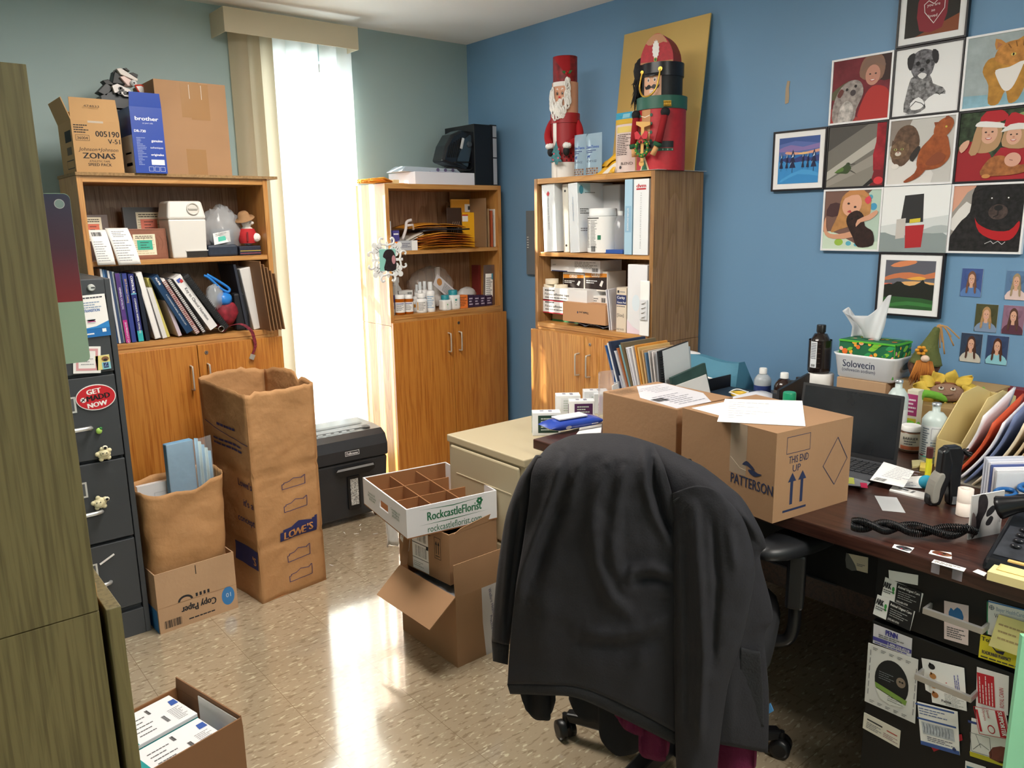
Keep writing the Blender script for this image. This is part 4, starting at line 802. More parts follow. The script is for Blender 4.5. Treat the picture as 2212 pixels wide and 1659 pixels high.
# ---- near carton with white medicine boxes
zt=.27; P1=onz(zt,380,1462); P2=onz(zt,523,1548); dv=P1-P2; dd=dv.length; an=math.atan2(dv.y,dv.x)-pi/2
W=.325
M2=Matrix.Rotation(an,3,'Z'); org=P2+M2@V((-W,0,0))
e=opencarton('carton','open brown carton of medicine boxes on the floor beside the near bookcase','carton',(W,dd,zt-.03),(org.x,org.y,0),an,{'R':(.032,0),'F':(.028,0)},mat('#8a6242',.8,noise=.06,ns=4),deco=lambda b,f,w,d_,h:b.box(w-.007,d_*.05,h*.4,w-.0045,d_*.62,h+.02,PAPER))
TEAL=mat('#1f9696',.5); MW=mat('#efeff2',.5)
def medbox(label,x,y_,w,d_,h,z,grp,kind=0):
    def d(b,f,w,dd,h):
        T=f['T']; F=f['F']
        if kind==0:
            b.rect(T,0,0,w*.07,dd,TEAL); g=T.at(w,0,90); b.poly(T,[(w*.86,dd*.62),(w*.98,dd*.62),(w*.98,dd*.8),(w*.88,dd*.8)],'#3558a8',2).bars(T,w*.6,dd*.2,w*.66,dd*.45).bars(T,w*.52,dd*.7,w*.57,dd*.88,n=12); b.lines(T,w*.74,dd*.1,w*.95,dd*.55,9,'#777',1,fill=.3); b.lines(T,w*.16,dd*.15,w*.48,dd*.8,5,'#555',1,fill=.22)
            b.rect(f['Rt'],dd*.5,h*.55,dd*.8,h*.95,'#24408c')
        elif kind==1:
            g=T.at(w*.30,dd*.9,-90); b.txt(T.at(w*.42,dd*.85,-90),0,0,.026,'Credelio','#222',2,wid=dd*.75).txt(T.at(w*.62,dd*.8,-90),0,0,.017,'CAT','#222',2).txt(T.at(w*.74,dd*.85,-90),0,0,.010,'(lotilaner)','#444',2)
            b.poly(T,[(w*.1,dd*.9),(w*.28,dd*.98),(w*.2,dd*.55)],'#2f9a58',2); b.path(T,smooth_open([(w*.98,dd*.2),(w*.86,dd*.3),(w*.9,dd*.5),(w*.8,dd*.62)],4),.005,'#2a2628',2); b.rect(T,0,0,w*.06,dd,TEAL)
        for k in range(3): b.rect(F,0,h*(.1+.3*k),w,h*(.34+.3*k),TEAL)
    o=carton('medicine_box',label,'box',(w,d_,h),MW,(0,0,0),deco=d,group=grp); q=org+M2@V((x,y_,0)); place(o,(q.x,q.y,z),an)
hh=.135
dy=dd/2-.012
medbox('white medicine box with teal end, far right in the open carton',W-.025-.17,dd/2+.004,.165,dy-.002,hh+.03,.07,'x')
medbox('white medicine box with teal end, near right in the open carton',W-.035-.19,.008,.185,dy-.01,hh+.03,.07,'x')
medbox('white medicine box with a curled cat tail picture in the open carton',W-.035-.19-.092,.008,.088,dy-.01,hh,.07,'x',1)
medbox('lower white and teal medicine box, far left in the open carton',W-.025-.17-.118,dd/2+.004,.115,dy-.002,hh-.015,.07,'x',2)
for c in bpy.data.objects:
    if c.get('group')=='x': c['group']='medicine boxes in the open carton'
MB().grid(lambda u,v:(u*.04,v*.05,.03*math.sin(2*v+u)+crum((u,v,0),.01,3)),6,6,mat('#dcd6d6',.4)).build('shipping_pouch',None,'curled clear shipping pouch at the near corner of the medicine carton','pouch',solid=.0008,loc=V(((org+M2@V((.045,.02,0))).x,(org+M2@V((.045,.02,0))).y,.2095)))
# ---- beige filing cabinet
BG=mat('#b5a88c',.45); BT=mat('#bcae90',.4)
e=E('filing_cabinet',(1.637,2.374,0),RB_,'beige two-drawer filing cabinet between the corner bookcase and the desk','filing cabinet'); W=.444; H=.68; D=.80
b=MB(); b.box(0,.004,0,W,D,H-.028,BG); b.build('cabinet_body',e,bev=.003); MB().box(-.004,-.004,H-.028,W+.004,D+.004,H,BT).build('top_panel',e,bev=.004)
for z0,z1 in ((.35,.645),(.05,.34)):
    dw=MB().box(.022,-.008,z0,W-.022,.004,z1,BG).build('drawer',e,bev=.006); MB().box(.06,-.0095,z1-.105,W-.06,-.0075,z1-.1,mat('#cabd9f',.35)).build('pull_groove',dw,bev=.001)
# ================================================================ corner bookcase: things on top and on the shelves
ZT=1.668; S1=1.322; S2=.983
def pk(px,py,y): return ony(y,px,py)
y=3.62
# feather duster / yellow folded paper at the left end of the top
e=E('orange_duster',(pk(838,378,y).x,3.68,ZT),R(4),'orange fringed bundle lying on the left end of the corner bookcase','bundle')
b=MB()
for i in range(26):
    r=random.Random(i); z=.006+r.random()*.022; yy=-.05+r.random()*.1; b.tube([(.06,yy*.3,.012),(-.02,yy,z),(-.115,yy*1.3,z*.7)],[.003,.006,.004],mat(('#f0a030','#e58a1c','#f6b548')[i%3],.8),5)
b.build('fringe',e)
MB().box(.05,-.03,0,.085,.03,.022,mat('#f3d9a0',.6)).build('band',e); MB().box(.085,-.02,.0,.15,.02,.006,mat('#d88a2c',.6)).build('handle',e)
a=pk(897,384,y).x; c=pk(1042,390,y).x; 
carton('flat_white_box','flat white box with a floral corner on the corner bookcase','box',(c-a,.27,pk(960,372,y).z-ZT),mat('#dfe0ea',.5),(a,y+.0,ZT),R(0),deco=lambda b,f,w,d,h:b.ell(f['T'],w*.1,d*.2,.03,.03,'#9fb4cc',1))
zt=pk(960,372,y).z
e=E('document_tray',(a+.0,3.66,zt+.001),0,'pale grey plastic tray with cut-outs lying on the flat white box','tray'); PL=mat('#aeb9c4',.35)
b=MB(); b.hexa([(-.06,.0,0),(.33,.0,0),(.33,.16,0),(-.06,.16,0)],[(-.02,.02,.028),(.30,.0,.022),(.30,.16,.028),(0,.16,.034)],PL); b.build('tray_body',e,bev=.003)
b=MB()
for i in range(3): b.lathe((.17+i*.05,-.004,.013),[(.009,0),(.009,.004)],mat('#6a5f80',.4),14,(0,-1,0))
b.box(.12,-.006,.003,.3,.0,.006,mat('#c9cbe0',.4)); b.build('cut_outs',e)
# black fan heater tilted, black file box
x0=pk(940,340,3.66).x; e=E('fan_heater',(pk(983,366,3.68).x,3.70,zt+.03),0,'black portable fan heater with a dial tilted against the black case','heater'); HB=mat('#1c2026',.25,coat=.3)
T=Matrix.Rotation(R(16),4,'Y')
b=MB(T.to_4x4()); prof=[(-.11,0),(-.105,.09),(-.08,.16),(-.03,.2),(.035,.215),(.07,.195),(.07,0)]
b.slab([(a_,-.05,c_) for a_,c_ in prof],(0,.11,0),HB); b.build('housing',e,bev=.014)
b=MB(T.to_4x4()); b.slab([(a_,-.058,c_) for a_,c_ in ((-.02,.03),(.0,.16),(.03,.195),(.06,.18),(.06,.02))],(0,.008,0),mat('#30404c',.2,coat=.5)); b.build('front_panel',e,bev=.003)
b=MB(T.to_4x4()).lathe((.035,-.058,.14),[(.017,0),(.016,.01),(.012,.012)],mat('#3a434c',.3),20,(0,-1,0)); b.build('dial',e)
b=MB(T.to_4x4()); 
for k in range(6): b.box(-.085+k*.012,-.0515,.03+k*.004,-.079+k*.012,-.050,.10+k*.012,mat('#0b0c0e',.6))
b.build('grille',e); b=MB(T.to_4x4()); b.box(-.02,-.066,.1,-.005,-.057,.16,mat('#c9cdd0',.3)); b.build('white_latch',e,bev=.003)
b=MB(); b.tube(smooth_open([(-.1,-.06,.0),(-.02,-.085,-.008),(.06,-.08,-.012),(.1,-.05,.02),(.06,-.06,.03),(-.04,-.07,.025)],5),.004,BLACK,7); b.build('power_cord',e)
a=pk(990,380,3.66).x; c=pk(1058,392,3.62).x; zt2=pk(1030,268,3.62).z
carton('black_case','tall black case standing in the corner on the bookcase','case',(c-pk(1026,380,3.62).x+.012,.28,zt2-ZT),mat('#15171c',.35),(pk(1026,380,3.62).x-.004,3.615,ZT),bev=.003)
x0=pk(1062,390,3.62).x
def d(b,f,w,dd,h):
    for v0,v1 in ((.02,.45),(.47,.78),(.8,.98)): b.rect(f['F'],w*.35,h*v0,w*.95,h*v1,mat('#a9adb4',.35))
carton('silver_striped_case','narrow black case with silver front bars, right end of the corner bookcase','case',(.045,.26,pk(1070,270,3.62).z-ZT),mat('#101216',.4),(x0-.002,3.62,ZT),deco=d,bev=.002)
# shelf 1
def mbox(name,label,cat,pl,pr,yt,y,dep,z,m,deco=None,group=None,rot=None,yb=None,bev=.0012):
    yb=yb or yt+40; a=ony(y,pl,yb).x; c=ony(y,pr,yb).x; h=ony(y,(pl+pr)/2,yt).z-z
    return carton(name,label,cat,(c-a,dep,h),m,(a,y,z+.0008),deco=deco,group=group,rot=rot,bev=bev)
mbox('tall_medicine_box','narrow white medicine box standing at the left of the upper corner shelf','box',835,846,478,3.64,.06,S1,mat('#e8e6e6',.5),lambda b,f,w,d,h:b.txt(f['F'].at(w*.7,h*.2,90),0,0,.010,'Proanalis',INK,2))
mbox('violet_orange_box','small purple and orange medicine box on the upper corner shelf','box',850,864,498,3.64,.06,S1,mat('#453f86',.45),lambda b,f,w,d,h:b.rect(f['F'],0,0,w*.7,h*.45,'#f08a2a').lines(f['F'],w*.1,h*.75,w*.9,h*.9,1,'#fff',2),yb=535)
mbox('flat_medicine_box','small grey and white box lying at the front of the upper corner shelf','box',866,903,520,3.615,.05,S1,mat('#b9babf',.5),lambda b,f,w,d,h:b.rect(f['F'],w*.66,0,w,h,PAPER).lines(f['F'],w*.08,h*.3,w*.6,h*.8,3,'#667'))
def mailer(i,label,x0,x1,z,th,yy,an,col,tilt=0,bow=.012,dep=.2):
    W=x1-x0; b=MB(); r=random.Random(i)
    for s in (0,1): b.grid(lambda u,v:(u*W,v*dep,s*th*math.sin(pi*min(1,max(0,u*1.0+.02)))**.4+bow*math.sin(pi*u)*(.5+.5*v)+crum((u,v,i),.004,3)),14,5,col)
    o=b.build('padded_envelope',None,label,'envelope','yellow envelopes stacked on the upper corner shelf',solid=.001); o.location=(x0,yy,z); o.rotation_euler=(0,tilt,R(an)); return o
YE=[mat('#e0962a',.65),mat('#e8a436',.65),mat('#c8711c',.65),mat('#d98a2c',.65),mat('#c76a24',.65),mat('#e59a30',.65)]
xa,xb=pk(905,530,3.63).x,pk(1028,530,3.63).x
nm=['lowest padded envelope of the stack on the upper corner shelf','dark orange envelope, second from the bottom of the shelf stack','envelope in the lower middle of the stack','bright yellow envelope in the middle of the shelf stack','orange-edged envelope near the top of the shelf stack','curved yellow envelope drooping at the right of the stack']
for i in range(6): mailer(i,nm[i],xa+.01*(i%3)-.012,xb-.006*i,S1+.002+i*.0135,.010,3.615+.004*(i%2),(-2,1,-1,2,0,1)[i],YE[i],bow=.006+.002*i)
z=S1+.09
xa,xb=pk(915,505,3.64).x,pk(1015,505,3.64).x
o=MB().grid(lambda u,v:(u*(xb-xa),v*.16,.01+.01*u+.004*math.sin(5*u)),10,4,mat('#24262d',.35)).build('black_folder',None,'black folder tucked high in the envelope stack','folder',solid=.008,loc=(xa,3.64,z+.0))
xa=pk(880,495,3.64).x
mailer(9,'curved padded envelope on top of the stack, showing bubble lining',xa+.02,xb-.03,z+.025,.012,3.65,-3,YE[0],bow=.018)
b=MB(); b.tube(smooth_open([(0,0,0),(.015,-.01,.05),(.03,0,.09),(.06,0,.10)],4),.008,mat('#d9cfcc',.6),8); b.tube([(.02,-.005,.07),(.06,-.01,.075),(.07,0,.05)],.007,mat('#cfc5c2',.6),8); b.build('white_straps',None,'twisted white plastic strap at the left of the envelope stack','strap',loc=(pk(870,520,3.66).x,3.66,S1+.06))
for i,(dx,h) in enumerate(((0,.03),(.006,.022))): 
    o=MB().grid(lambda u,v:(u*.1,v*.14,.04*u+.004),5,3,mat('#c9c3ba',.6)).build('grey_board',None,('upper grey board tilted at the left of the envelope stack','lower grey board tilted at the left of the envelope stack')[i],'board',solid=.003,loc=(pk(882,528,3.645).x+dx,3.65,S1+h+.018))
# upright flat things right
mbox('cardboard_sheet','tall brown cardboard sheet standing behind the upright envelopes','cardboard',974,1061,415,3.86,.006,S1,mat('#97714f',.85),yb=520)
mbox('brown_note_card','brown card with handwriting behind the yellow mailer','card',967,995,437,3.80,.004,S1,mat('#5f3c1c',.7),lambda b,f,w,d,h:b.lines(f['F'],w*.1,h*.8,w*.95,h*.95,2,'#2a1a10',2,fill=.3),yb=520)
def d(b,f,w,dd,h):
    F=f['F']; b.rect(F,w*.42,h*.74,w*.80,h*.90,PAPER,2).rect(F,w*.52,h*.78,w*.6,h*.86,'#444',3).lines(F,w*.64,h*.75,w*.79,h*.88,4,'#777',3); b.rect(F,0,h*.985,w,h,'#f1b85a',1)
mbox('upright_mailer','orange mailer with a postage label standing on the upper corner shelf','envelope',977,1044,431,3.78,.012,S1,YE[1],d,yb=525,bev=.003)
mbox('upright_mailer','bright yellow mailer standing in front of the orange one','envelope',1000,1040,459,3.74,.01,S1,mat('#f2b51e',.6),lambda b,f,w,d,h:b.rect(f['F'],0,h*.74,w*.3,h*.93,PAPER,2).rect(f['F'],0,h*.9,w*.3,h*.94,'#c9442c',3),yb=530,bev=.003)
mbox('black_phone_case','dark brown card with diagonal marks in front of the mailers','card',967,999,449,3.73,.006,S1+.05,mat('#3f2d22',.5),lambda b,f,w,d,h:[b.path(f['F'],[(w*(.25+.14*k),h*.2),(w*(.4+.14*k),h*.55)],.002,'#d0b8a0',2) for k in range(4)],yb=520,bev=.004)
for i,(px,c,t,l) in enumerate(((1050,'#8f7152',413,'brown cardboard folder standing right of the mailers'),(1056,'#a2825e',436,'tan cardboard folder beside the brown one'),(1063,'#b85a36',440,'bundle of red-edged envelopes leaning at the shelf end'),(1069,'#d9d9d2',437,'white and green magazine at the right end of the upper corner shelf'))):
    a=ony(3.63,px,520).x; carton('upright_folder',l,'folder',(.007,.2,ony(3.63,px,t+15).z-S1),mat(c,.7),(a,3.63,S1+.0008),group='folders at the right end of the upper corner shelf')
# snowflake ornament with photo, hung on the case side edge
c=ony(3.585,832,561); e=E('snowflake_ornament',(c.x,3.562,c.z),0,'white snowflake cut-out with a dark dog photo hung on the corner bookcase edge','ornament')
r=(ony(3.56,874,561).x-ony(3.56,790,561).x)/2; WF=mat('#eceeee',.5); b=MB(); F=Fr((0,0,0),(1,0,0),(0,0,1))
for k in range(8):
    g=F.at(0,0,k*45); b.plate(g,[(-r*.06,r*.2),(r*.06,r*.2),(r*.06,r*.8),(-r*.06,r*.8)],.0025,WF)
    if k%2==0:
        for s in (-1,1):
            P=[(0,r*.62),(s*r*.14,r*.68),(s*r*.30,r*.70),(s*r*.38,r*.84),(s*r*.30,r*.97),(s*r*.2,r*.92)]; b.tube([g.p(a_,c_,.001) for a_,c_ in smooth_open(P,3)],r*.05,WF,6)
    else:
        for a_,c_ in ((0,.92),(-.16,.72),(.16,.72),(-.12,.5),(.12,.5)): b.lathe(g.p(a_*r,c_*r),[(r*.13,0),(r*.13,.0025)],WF,14,g.n)
b.build('snowflake',e)
b=MB(); g=F.at(0,0,0,.003); b.plate(g,[(-r*.42,-r*.48),(r*.42,-r*.48),(r*.42,r*.48),(-r*.42,r*.48)],.0008,mat('#8fd0c4',.4)); g=F.at(0,0,0,.004)
b.poly(g,[(r*-.2,-r*.45),(r*.4,-r*.45),(r*.38,r*.2),(r*.2,r*.45),(-r*.1,r*.42),(-r*.25,r*.15),(-r*.1,-.0)],mat('#2a2226',.4,noise=.6,ns=120),1,3); b.ell(g,r*.3,0,r*.1,r*.2,'#c48c94',2); b.build('dog_photo',e)
MB().box(-.004,.001,.0,.004,.012,.004,WF).build('hook',e)
# shelf 2: medicine bottles and boxes
def mb(name,label,cat,pc,pyb,wpx,pyt,y,body,cap,**k):
    c=ony(y,pc,pyb); r=(ony(y,pc+wpx/2,pyb).x-ony(y,pc-wpx/2,pyb).x)/2; h=ony(y,pc,pyt).z-S2; return bottle(name,label,cat,(c.x,y,S2+.0008),r,h,body,cap,**k)
AMB=mat('#c8691c',.15,trans=.4,ior=1.2); WB_=mat('#f0efee',.4)
G='bottles on the lower corner shelf'
mb('pill_bottle','amber pharmacy vial, left of the two at the shelf front','bottle',865,678,18,636,3.63,AMB,WB_,capr=1,caph=.2,lab=(.12,.62),deco=std_lab(1,'#88a'),sh=.02,neck=.01)
mb('pill_bottle','amber pharmacy vial, right of the two at the shelf front','bottle',884,677,16,636,3.63,AMB,WB_,capr=1,caph=.2,lab=(.12,.62),deco=std_lab(2,'#88a'),sh=.02,neck=.01)
mb('pill_bottle','short white tablet bottle at the front of the lower corner shelf','bottle',911,674,20,633,3.63,WB_,WB_,capr=.8,caph=.22,lab=(.08,.6),deco=lambda b,f,r,h:b.rect(f,-r*.8,h*.15,-r*.6,h*.55,'#d9a03c').lines(f,-r*.5,h*.12,r*.8,h*.56,6,'#777'),sh=.1,neck=.05)
mb('pill_bottle','white tablet bottle half hidden behind the short one','bottle',900,670,13,640,3.68,WB_,WB_,capr=.8,caph=.2,lab=(.08,.6),deco=lambda b,f,r,h:b.rect(f,-r*.8,h*.3,r*.8,h*.5,'#e09a3a'),sh=.1,neck=.05)
for i,(pc,pb,w,t,y,l) in enumerate(((931,672,16,608,3.63,'white spray bottle at the right end of the bottle row'),(919,668,12,607,3.70,'white spray bottle second from the right, behind'),(909,668,12,608,3.73,'white spray bottle, third from the right'),(902,667,11,614,3.76,'rearmost white spray bottle of the row'))):
    mb('spray_bottle',l,'bottle',pc,pb,w,t,y,WB_,mat('#e3e6e8',.3),capr=.55,caph=.26,lab=(.08,.58),deco=lambda b,f,r,h:b.lines(f,-r*.8,h*.12,r*.8,h*.54,7,'#7fa6cc'),sh=.06,neck=.04,group='white spray bottles on the lower corner shelf')
mb('glass_vial','small clear bottle with a white label at the left end of the lower shelf','bottle',846,679,11,636,3.63,mat('#d9dcdc',.2),mat('#c9cdd0',.3),lab=(.15,.6),deco=lambda b,f,r,h:b.rect(f,-r,h*.3,r,h*.45,'#c9483c'))
mb('lavender_bottle','white bottle with a lavender label behind the amber vials','bottle',856,672,26,598,3.75,WB_,WB_,capr=.6,caph=.15,lab=(.1,.5),labm=mat('#6a5c9a',.5))
mbox('medicine_box','small white box with barcode standing behind the amber vials','box',863,893,628,3.70,.05,S2,PAPER,lambda b,f,w,d,h:b.bars(f['F'],w*.6,h*.7,w*.95,h*.92).lines(f['F'],w*.05,h*.1,w*.5,h*.9,4,'#889'),yb=665)
TC=mat('#2b8f9c',.4)
mb('square_bottle','small square white bottle with teal cap, shorter of the two','bottle',962,668,18,637,3.63,WB_,TC,capr=.8,caph=.3,lab=(.08,.6),deco=lambda b,f,r,h:b.rect(f,-r*.6,h*.36,r*.6,h*.44,'#5aa858').lines(f,-r*.7,h*.12,r*.7,h*.34,3,'#7a8'),sh=.02,neck=.02,sq=6)
mb('square_bottle','larger square white bottle with teal cap','bottle',979,667,20,626,3.65,WB_,TC,capr=.8,caph=.25,lab=(.08,.6),deco=lambda b,f,r,h:b.rect(f,-r*.8,h*.44,r*.8,h*.54,'#3fa6a0').lines(f,-r*.7,h*.12,r*.7,h*.40,4,'#7a8'),sh=.02,neck=.02,sq=6)
mbox('medicine_box','orange medicine box beside the teal-capped bottles','box',992,1011,638,3.63,.05,S2,mat('#ee8238',.5),lambda b,f,w,d,h:b.lines(f['F'],w*.1,h*.15,w*.9,h*.9,6,'#7a3a1c'),yb=665)
for i,(a,c,l) in enumerate(((1012,1024,'dark purple medicine box just right of the orange one'),(1025,1037,'second dark purple medicine box from the orange one'),(1038,1049,'third dark purple medicine box, near the silver pouch'),(1051,1064,'last dark purple medicine box, touching the silver pouch'))):
    mbox('purple_medicine_box',l,'box',a,c,638,3.635,.05,S2,mat('#3b2741',.5),lambda b,f,w,d,h:b.lines(f['F'],w*.15,h*.15,w*.8,h*.85,3,'#c9bccf'),yb=663,group='purple medicine boxes on the lower corner shelf')
c=pk(930,620,3.80); e=E('clear_plastic_bag',(c.x,3.80,S2+.001),0,'clear bag of spray bottles with a printed card on the lower corner shelf','plastic bag')
bagmesh(.15,.075,.115,(0,.0,.118),11,mat('#e9dcd0',.12,alpha=.22,spec=1),30,18,.1).build('film',e)
b=MB(); b.lathe((.05,0,.01),[(.033,0),(.035,.1),(.014,.15),(.016,.19),(.016,.22)],mat('#ece8e4',.4),16); b.build('white_jug',e); b=MB().sph((-.08,-.02,.1),.045,.03,.03,mat('#ece8e4',.4),12,8); b.build('trigger_head',e)
b=MB(); g=Fr((-.04,-.085,.14),(.75,0,-.62),(.5,.15,.75)); b.plate(g,[(0,0),(.16,0),(.16,.07),(0,.07)],.001,mat('#d9d4d6',.5)); b.ell(g,.035,.04,.02,.02,'#c98a4c',4).lines(g,.07,.01,.15,.06,6,'#777',4); b.build('printed_card',e)
c=pk(1058,630,3.66); e=E('silver_pouch',(pk(1048,668,3.64).x,3.66,S2+.001),R(-8),'brown foil pouch with a white label, right end of the lower corner shelf','pouch')
b=MB(); b.grid(lambda u,v:(u*.085+.01*v,-.012*math.sin(pi*u)*(1-v*.6),v*.235),8,10,mat('#8a7a74',.25,metal=.7)); b.grid(lambda u,v:(u*.085+.01*v,.012*math.sin(pi*u)*(1-v*.6),v*.235),8,10,mat('#8a7a74',.25,metal=.7)); b.build('foil',e)
b=MB(); f=FrC(lambda a,c:(a+.01*c/.235,-.0128*math.sin(pi*min(1,max(0,a/.085)))*(1-c/.235*.6),c)); b.rect(f,.012,.03,.06,.18,PAPER,1) if 0 else [b.rect(f,.012+.012*k,.05,.024+.012*k,.185,PAPER,1) for k in range(4)]; b.lines(f,.016,.06,.056,.165,9,'#666',2); b.rect(f,.05,.15,.06,.185,'#3f8fae',3); b.build('paper_label',e)
mbox('red_box','dark red box standing at the back right of the lower corner shelf','box',1035,1046,573,3.78,.07,S2,mat('#8c3430',.5),yb=640)
c=pk(1008,625,3.78); e=E('folded_film',(c.x,3.78,S2+.001),0,'folded white film bundle at the back of the lower corner shelf','film'); MB().sph((0,0,.05),.07,.04,.05,mat('#e5e2e0',.3,alpha=.75),16,10,.15,4).build('film',e)
# ================================================================ right bookcase
ZT=1.668; S1=1.315; S2=.966; XR=2.62
def pr(px,py,x=XR): return onx(x,px,py)
def rbox(name,label,cat,pl,prr,yt,x,dep,z,m,deco=None,group=None,yb=None,bev=.0015,tilt=0):
    yb=yb or yt+60; a=onx(x,pl,yb).y; c=onx(x,prr,yb).y; h=onx(x,(pl+prr)/2,yt).z-z
    return carton(name,label,cat,(a-c,dep,h),m,(x,a,z+.0008),RB_,deco=deco,group=group,bev=bev,rot=(0,tilt,RB_) if tilt else None)
BW=mat('#e9ecef',.3,coat=.3)
def bind(st,c,logo=None,hh=.010):
    def f(b,fr,w,d,h):
        F=fr['F']; b.txt(F.at(w*.42,h*.80,-90),0,0,hh,st,c,2); 
        if logo: logo(b,F,w,h)
        b.rect(F,w*.06,h*.01,w*.94,h*.99,mat('#f4f8fb',.12,alpha=.3,spec=1),1)
    return f
rbox('ring_binder','white safety data binder, leftmost and leaning in the right bookcase','binder',1176,1203,399,2.635,.24,S1,BW,bind('Material Safety Data Sheets','#444a5a',lambda b,F,w,h:b.poly(F,[(w*.35,h*.86),(w*.5,h*.9),(w*.62,h*.86),(w*.48,h*.82)],'#c9414a',2)),yb=545,tilt=R(-3))
rbox('ring_binder','ivory binder with round spine holes, second from the left','binder',1218,1230,398,2.66,.24,S1,mat('#d8d4c8',.4),lambda b,f,w,d,h:[b.ell(f['F'],w*.5,h*k,.006,.006,BLACK,2) for k in (.1,.9)],yb=545,tilt=R(-2))
def lg(b,F,w,h): b.ell(F,w*.3,h*.92,w*.2,h*.03,'#8fc4cc',2).ell(F,w*.6,h*.9,w*.18,h*.02,'#3f9a8c',2)
def dL(b,f,w,d,h):
    bind('Compliance Manual','#57708a')(b,f,w,d,h)
    Rt=f['Rt']; b.rect(Rt,0,h*.85,d*.35,h*.99,'#b9dbe0',1).ell(Rt,d*.1,h*.9,.014,.02,'#4a93a6',2).lines(Rt,d*.2,h*.85,d*.5,h*.87,1,'#666',2); b.lines(Rt,d*.05,h*.55,d*.3,h*.64,3,'#555',2).lines(Rt,d*.05,h*.3,d*.4,h*.36,2,'#777',2)
rbox('ring_binder','white compliance binder third from the left, its cover partly turned out','binder',1232,1252,396,2.63,.24,S1,BW,dL,yb=545,tilt=R(-3))
x=2.80; a=onx(x,1262,470).y; c=onx(x,1338,470).y
carton('ring_binder','large white binder standing face out behind the wipes tub','binder',(a-c,.05,onx(x,1300,400).z-S1),mat('#d3d2d3',.4),(x,a,S1+.0008),RB_,bev=.006)
c=onx(2.70,1302,545); r=(onx(2.70,1269,520).y-onx(2.70,1334,520).y)/2*perp(1302)
def dt(b,f,r,h):
    b.rect(f,-r*.9,h*.76,r*.7,h*.785,'#4a4a4a'); b.lines(f,-r*.5,h*.12,r*.0,h*.74,20,'#666',fill=.4); b.lines(f,r*.05,h*.12,r*.6,h*.74,20,'#777',fill=.4); b.rect(f,r*.62,h*.3,r*.85,h*.4,'#2c7a5c').bars(f,r*.1,h*.04,r*.5,h*.16); b.rect(f,-r*1.2,h*.35,-r*.95,h*.75,'#3b76c4')
bottle('wipes_tub','large round white tub with a printed label in the right bookcase','tub',(2.70,c.y,S1+.0008),r,onx(2.70,1302,449).z-S1,mat('#f1f1f1',.35),mat('#ececec',.35),capr=.93,caph=.17,lab=(.02,.8),deco=dt,sh=.02,neck=.01,front=pi-.2)
e=E('clear_jar',(2.74,onx(2.74,1340,520).y,S1+.0008),0,'clear empty plastic bottle beside the white tub','bottle'); b=MB().lathe((0,0,0),[(.036,0),(.036,.14),(.014,.17)],mat('#e6e6ea',.1,alpha=.35,spec=1),20); b.build('body',e); MB().cyl((0,0,.17),.014,.02,WHITE).build('cap',e)
rbox('blue_card','flat blue box lying beside the pale blue binder','box',1306,1345,540,2.66,.12,S1,mat('#2c57a8',.5),yb=550)
rbox('ring_binder','narrow pale blue binder, fourth upright binder from the left','binder',1348,1364,388,2.625,.26,S1,mat('#a9cbe0',.35),lambda b,f,w,d,h:(b.rect(f['F'],w*.1,h*.3,w*.9,h*.65,'#8fb6d2',1),b.txt(f['F'].at(w*.35,h*.62,-90),0,0,.010,'RETURN EXCHANGE',PAPER,2,wid=h*.3)),yb=545)
def dv(b,f,w,d,h):
    F=f['F']; b.txt(F,w*.5,h*.89,.016,'dvm','#b8232c',2,'c',.05,wid=w*.62).rect(F,w*.18,h*.86,w*.82,h*.88,'#b8232c',2)
    for i,ch in enumerate('PRACTICEMANAGEMENTSOFTWARE'): b.txt(F.at(w*.46,h*(.82-.029*i),-90),0,0,.006,ch,'#777',2)
rbox('ring_binder','wide white binder with red lettering at the right end','binder',1367,1399,387,2.625,.26,S1,BW,dv,yb=550)
# lower shelf
def tp(n): 
    def f(b,fr,w,d,h):
        F=fr['F']; b.rect(F,0,0,w,h*.08,'#b8283c').lines(F,w*.06,h*.7,w*.3,h*.9,1,'#333').txt(F,w*.06,h*.45,h*.17,'Porous adhesive tape','#333',2,bold=.02,wid=w*.55); b.lines(F,w*.06,h*.2,w*.6,h*.36,1,'#666'); b.rect(fr['L'],0,0,d,h*.08,'#b8283c')
    return f
z=S2+.035
rbox('glove_carton','green-footed flat carton under the tape boxes','box',1193,1250,676,2.70,.15,S2,mat('#a9957c',.7),lambda b,f,w,d,h:b.rect(f['F'],0,0,w,h*.2,'#2f7a4c'),yb=695)
zA=onx(2.66,1200,675).z
rbox('adhesive_tape_box','white adhesive tape box, lower of the pair on the right bookcase shelf','box',1173,1262,650,2.655,.16,zA-.006,mat('#ecebeb',.5),tp(1),yb=670)
zB=onx(2.66,1200,650).z-.004
rbox('adhesive_tape_box','white adhesive tape box, upper of the pair under the curad boxes'.replace('curad ','black '),'box',1172,1268,624,2.655,.16,zB,mat('#ecebeb',.5),tp(2),yb=645)
zC=onx(2.66,1200,626).z-.002
for i,(px,dz,l) in enumerate(((1185,0,'tape roll, left of the two on the tape box'),(1209,0,'tape roll, right of the two on the tape box'),(1189,1,'tape roll stacked on top of the other two'))):
    c=onx(2.68,px,610); e=E('tape_roll',(2.69+.0*i,c.y,zC+.0265*dz),0,'cream '+l,'tape roll',group='cream tape rolls on the adhesive tape boxes'); MB().lathe((0,0,.0005),[(.0335,0),(.0335,.0255),(.016,.0255),(.016,0)],mat('#e6d9c2',.6),24,caps=False).build('roll',e)
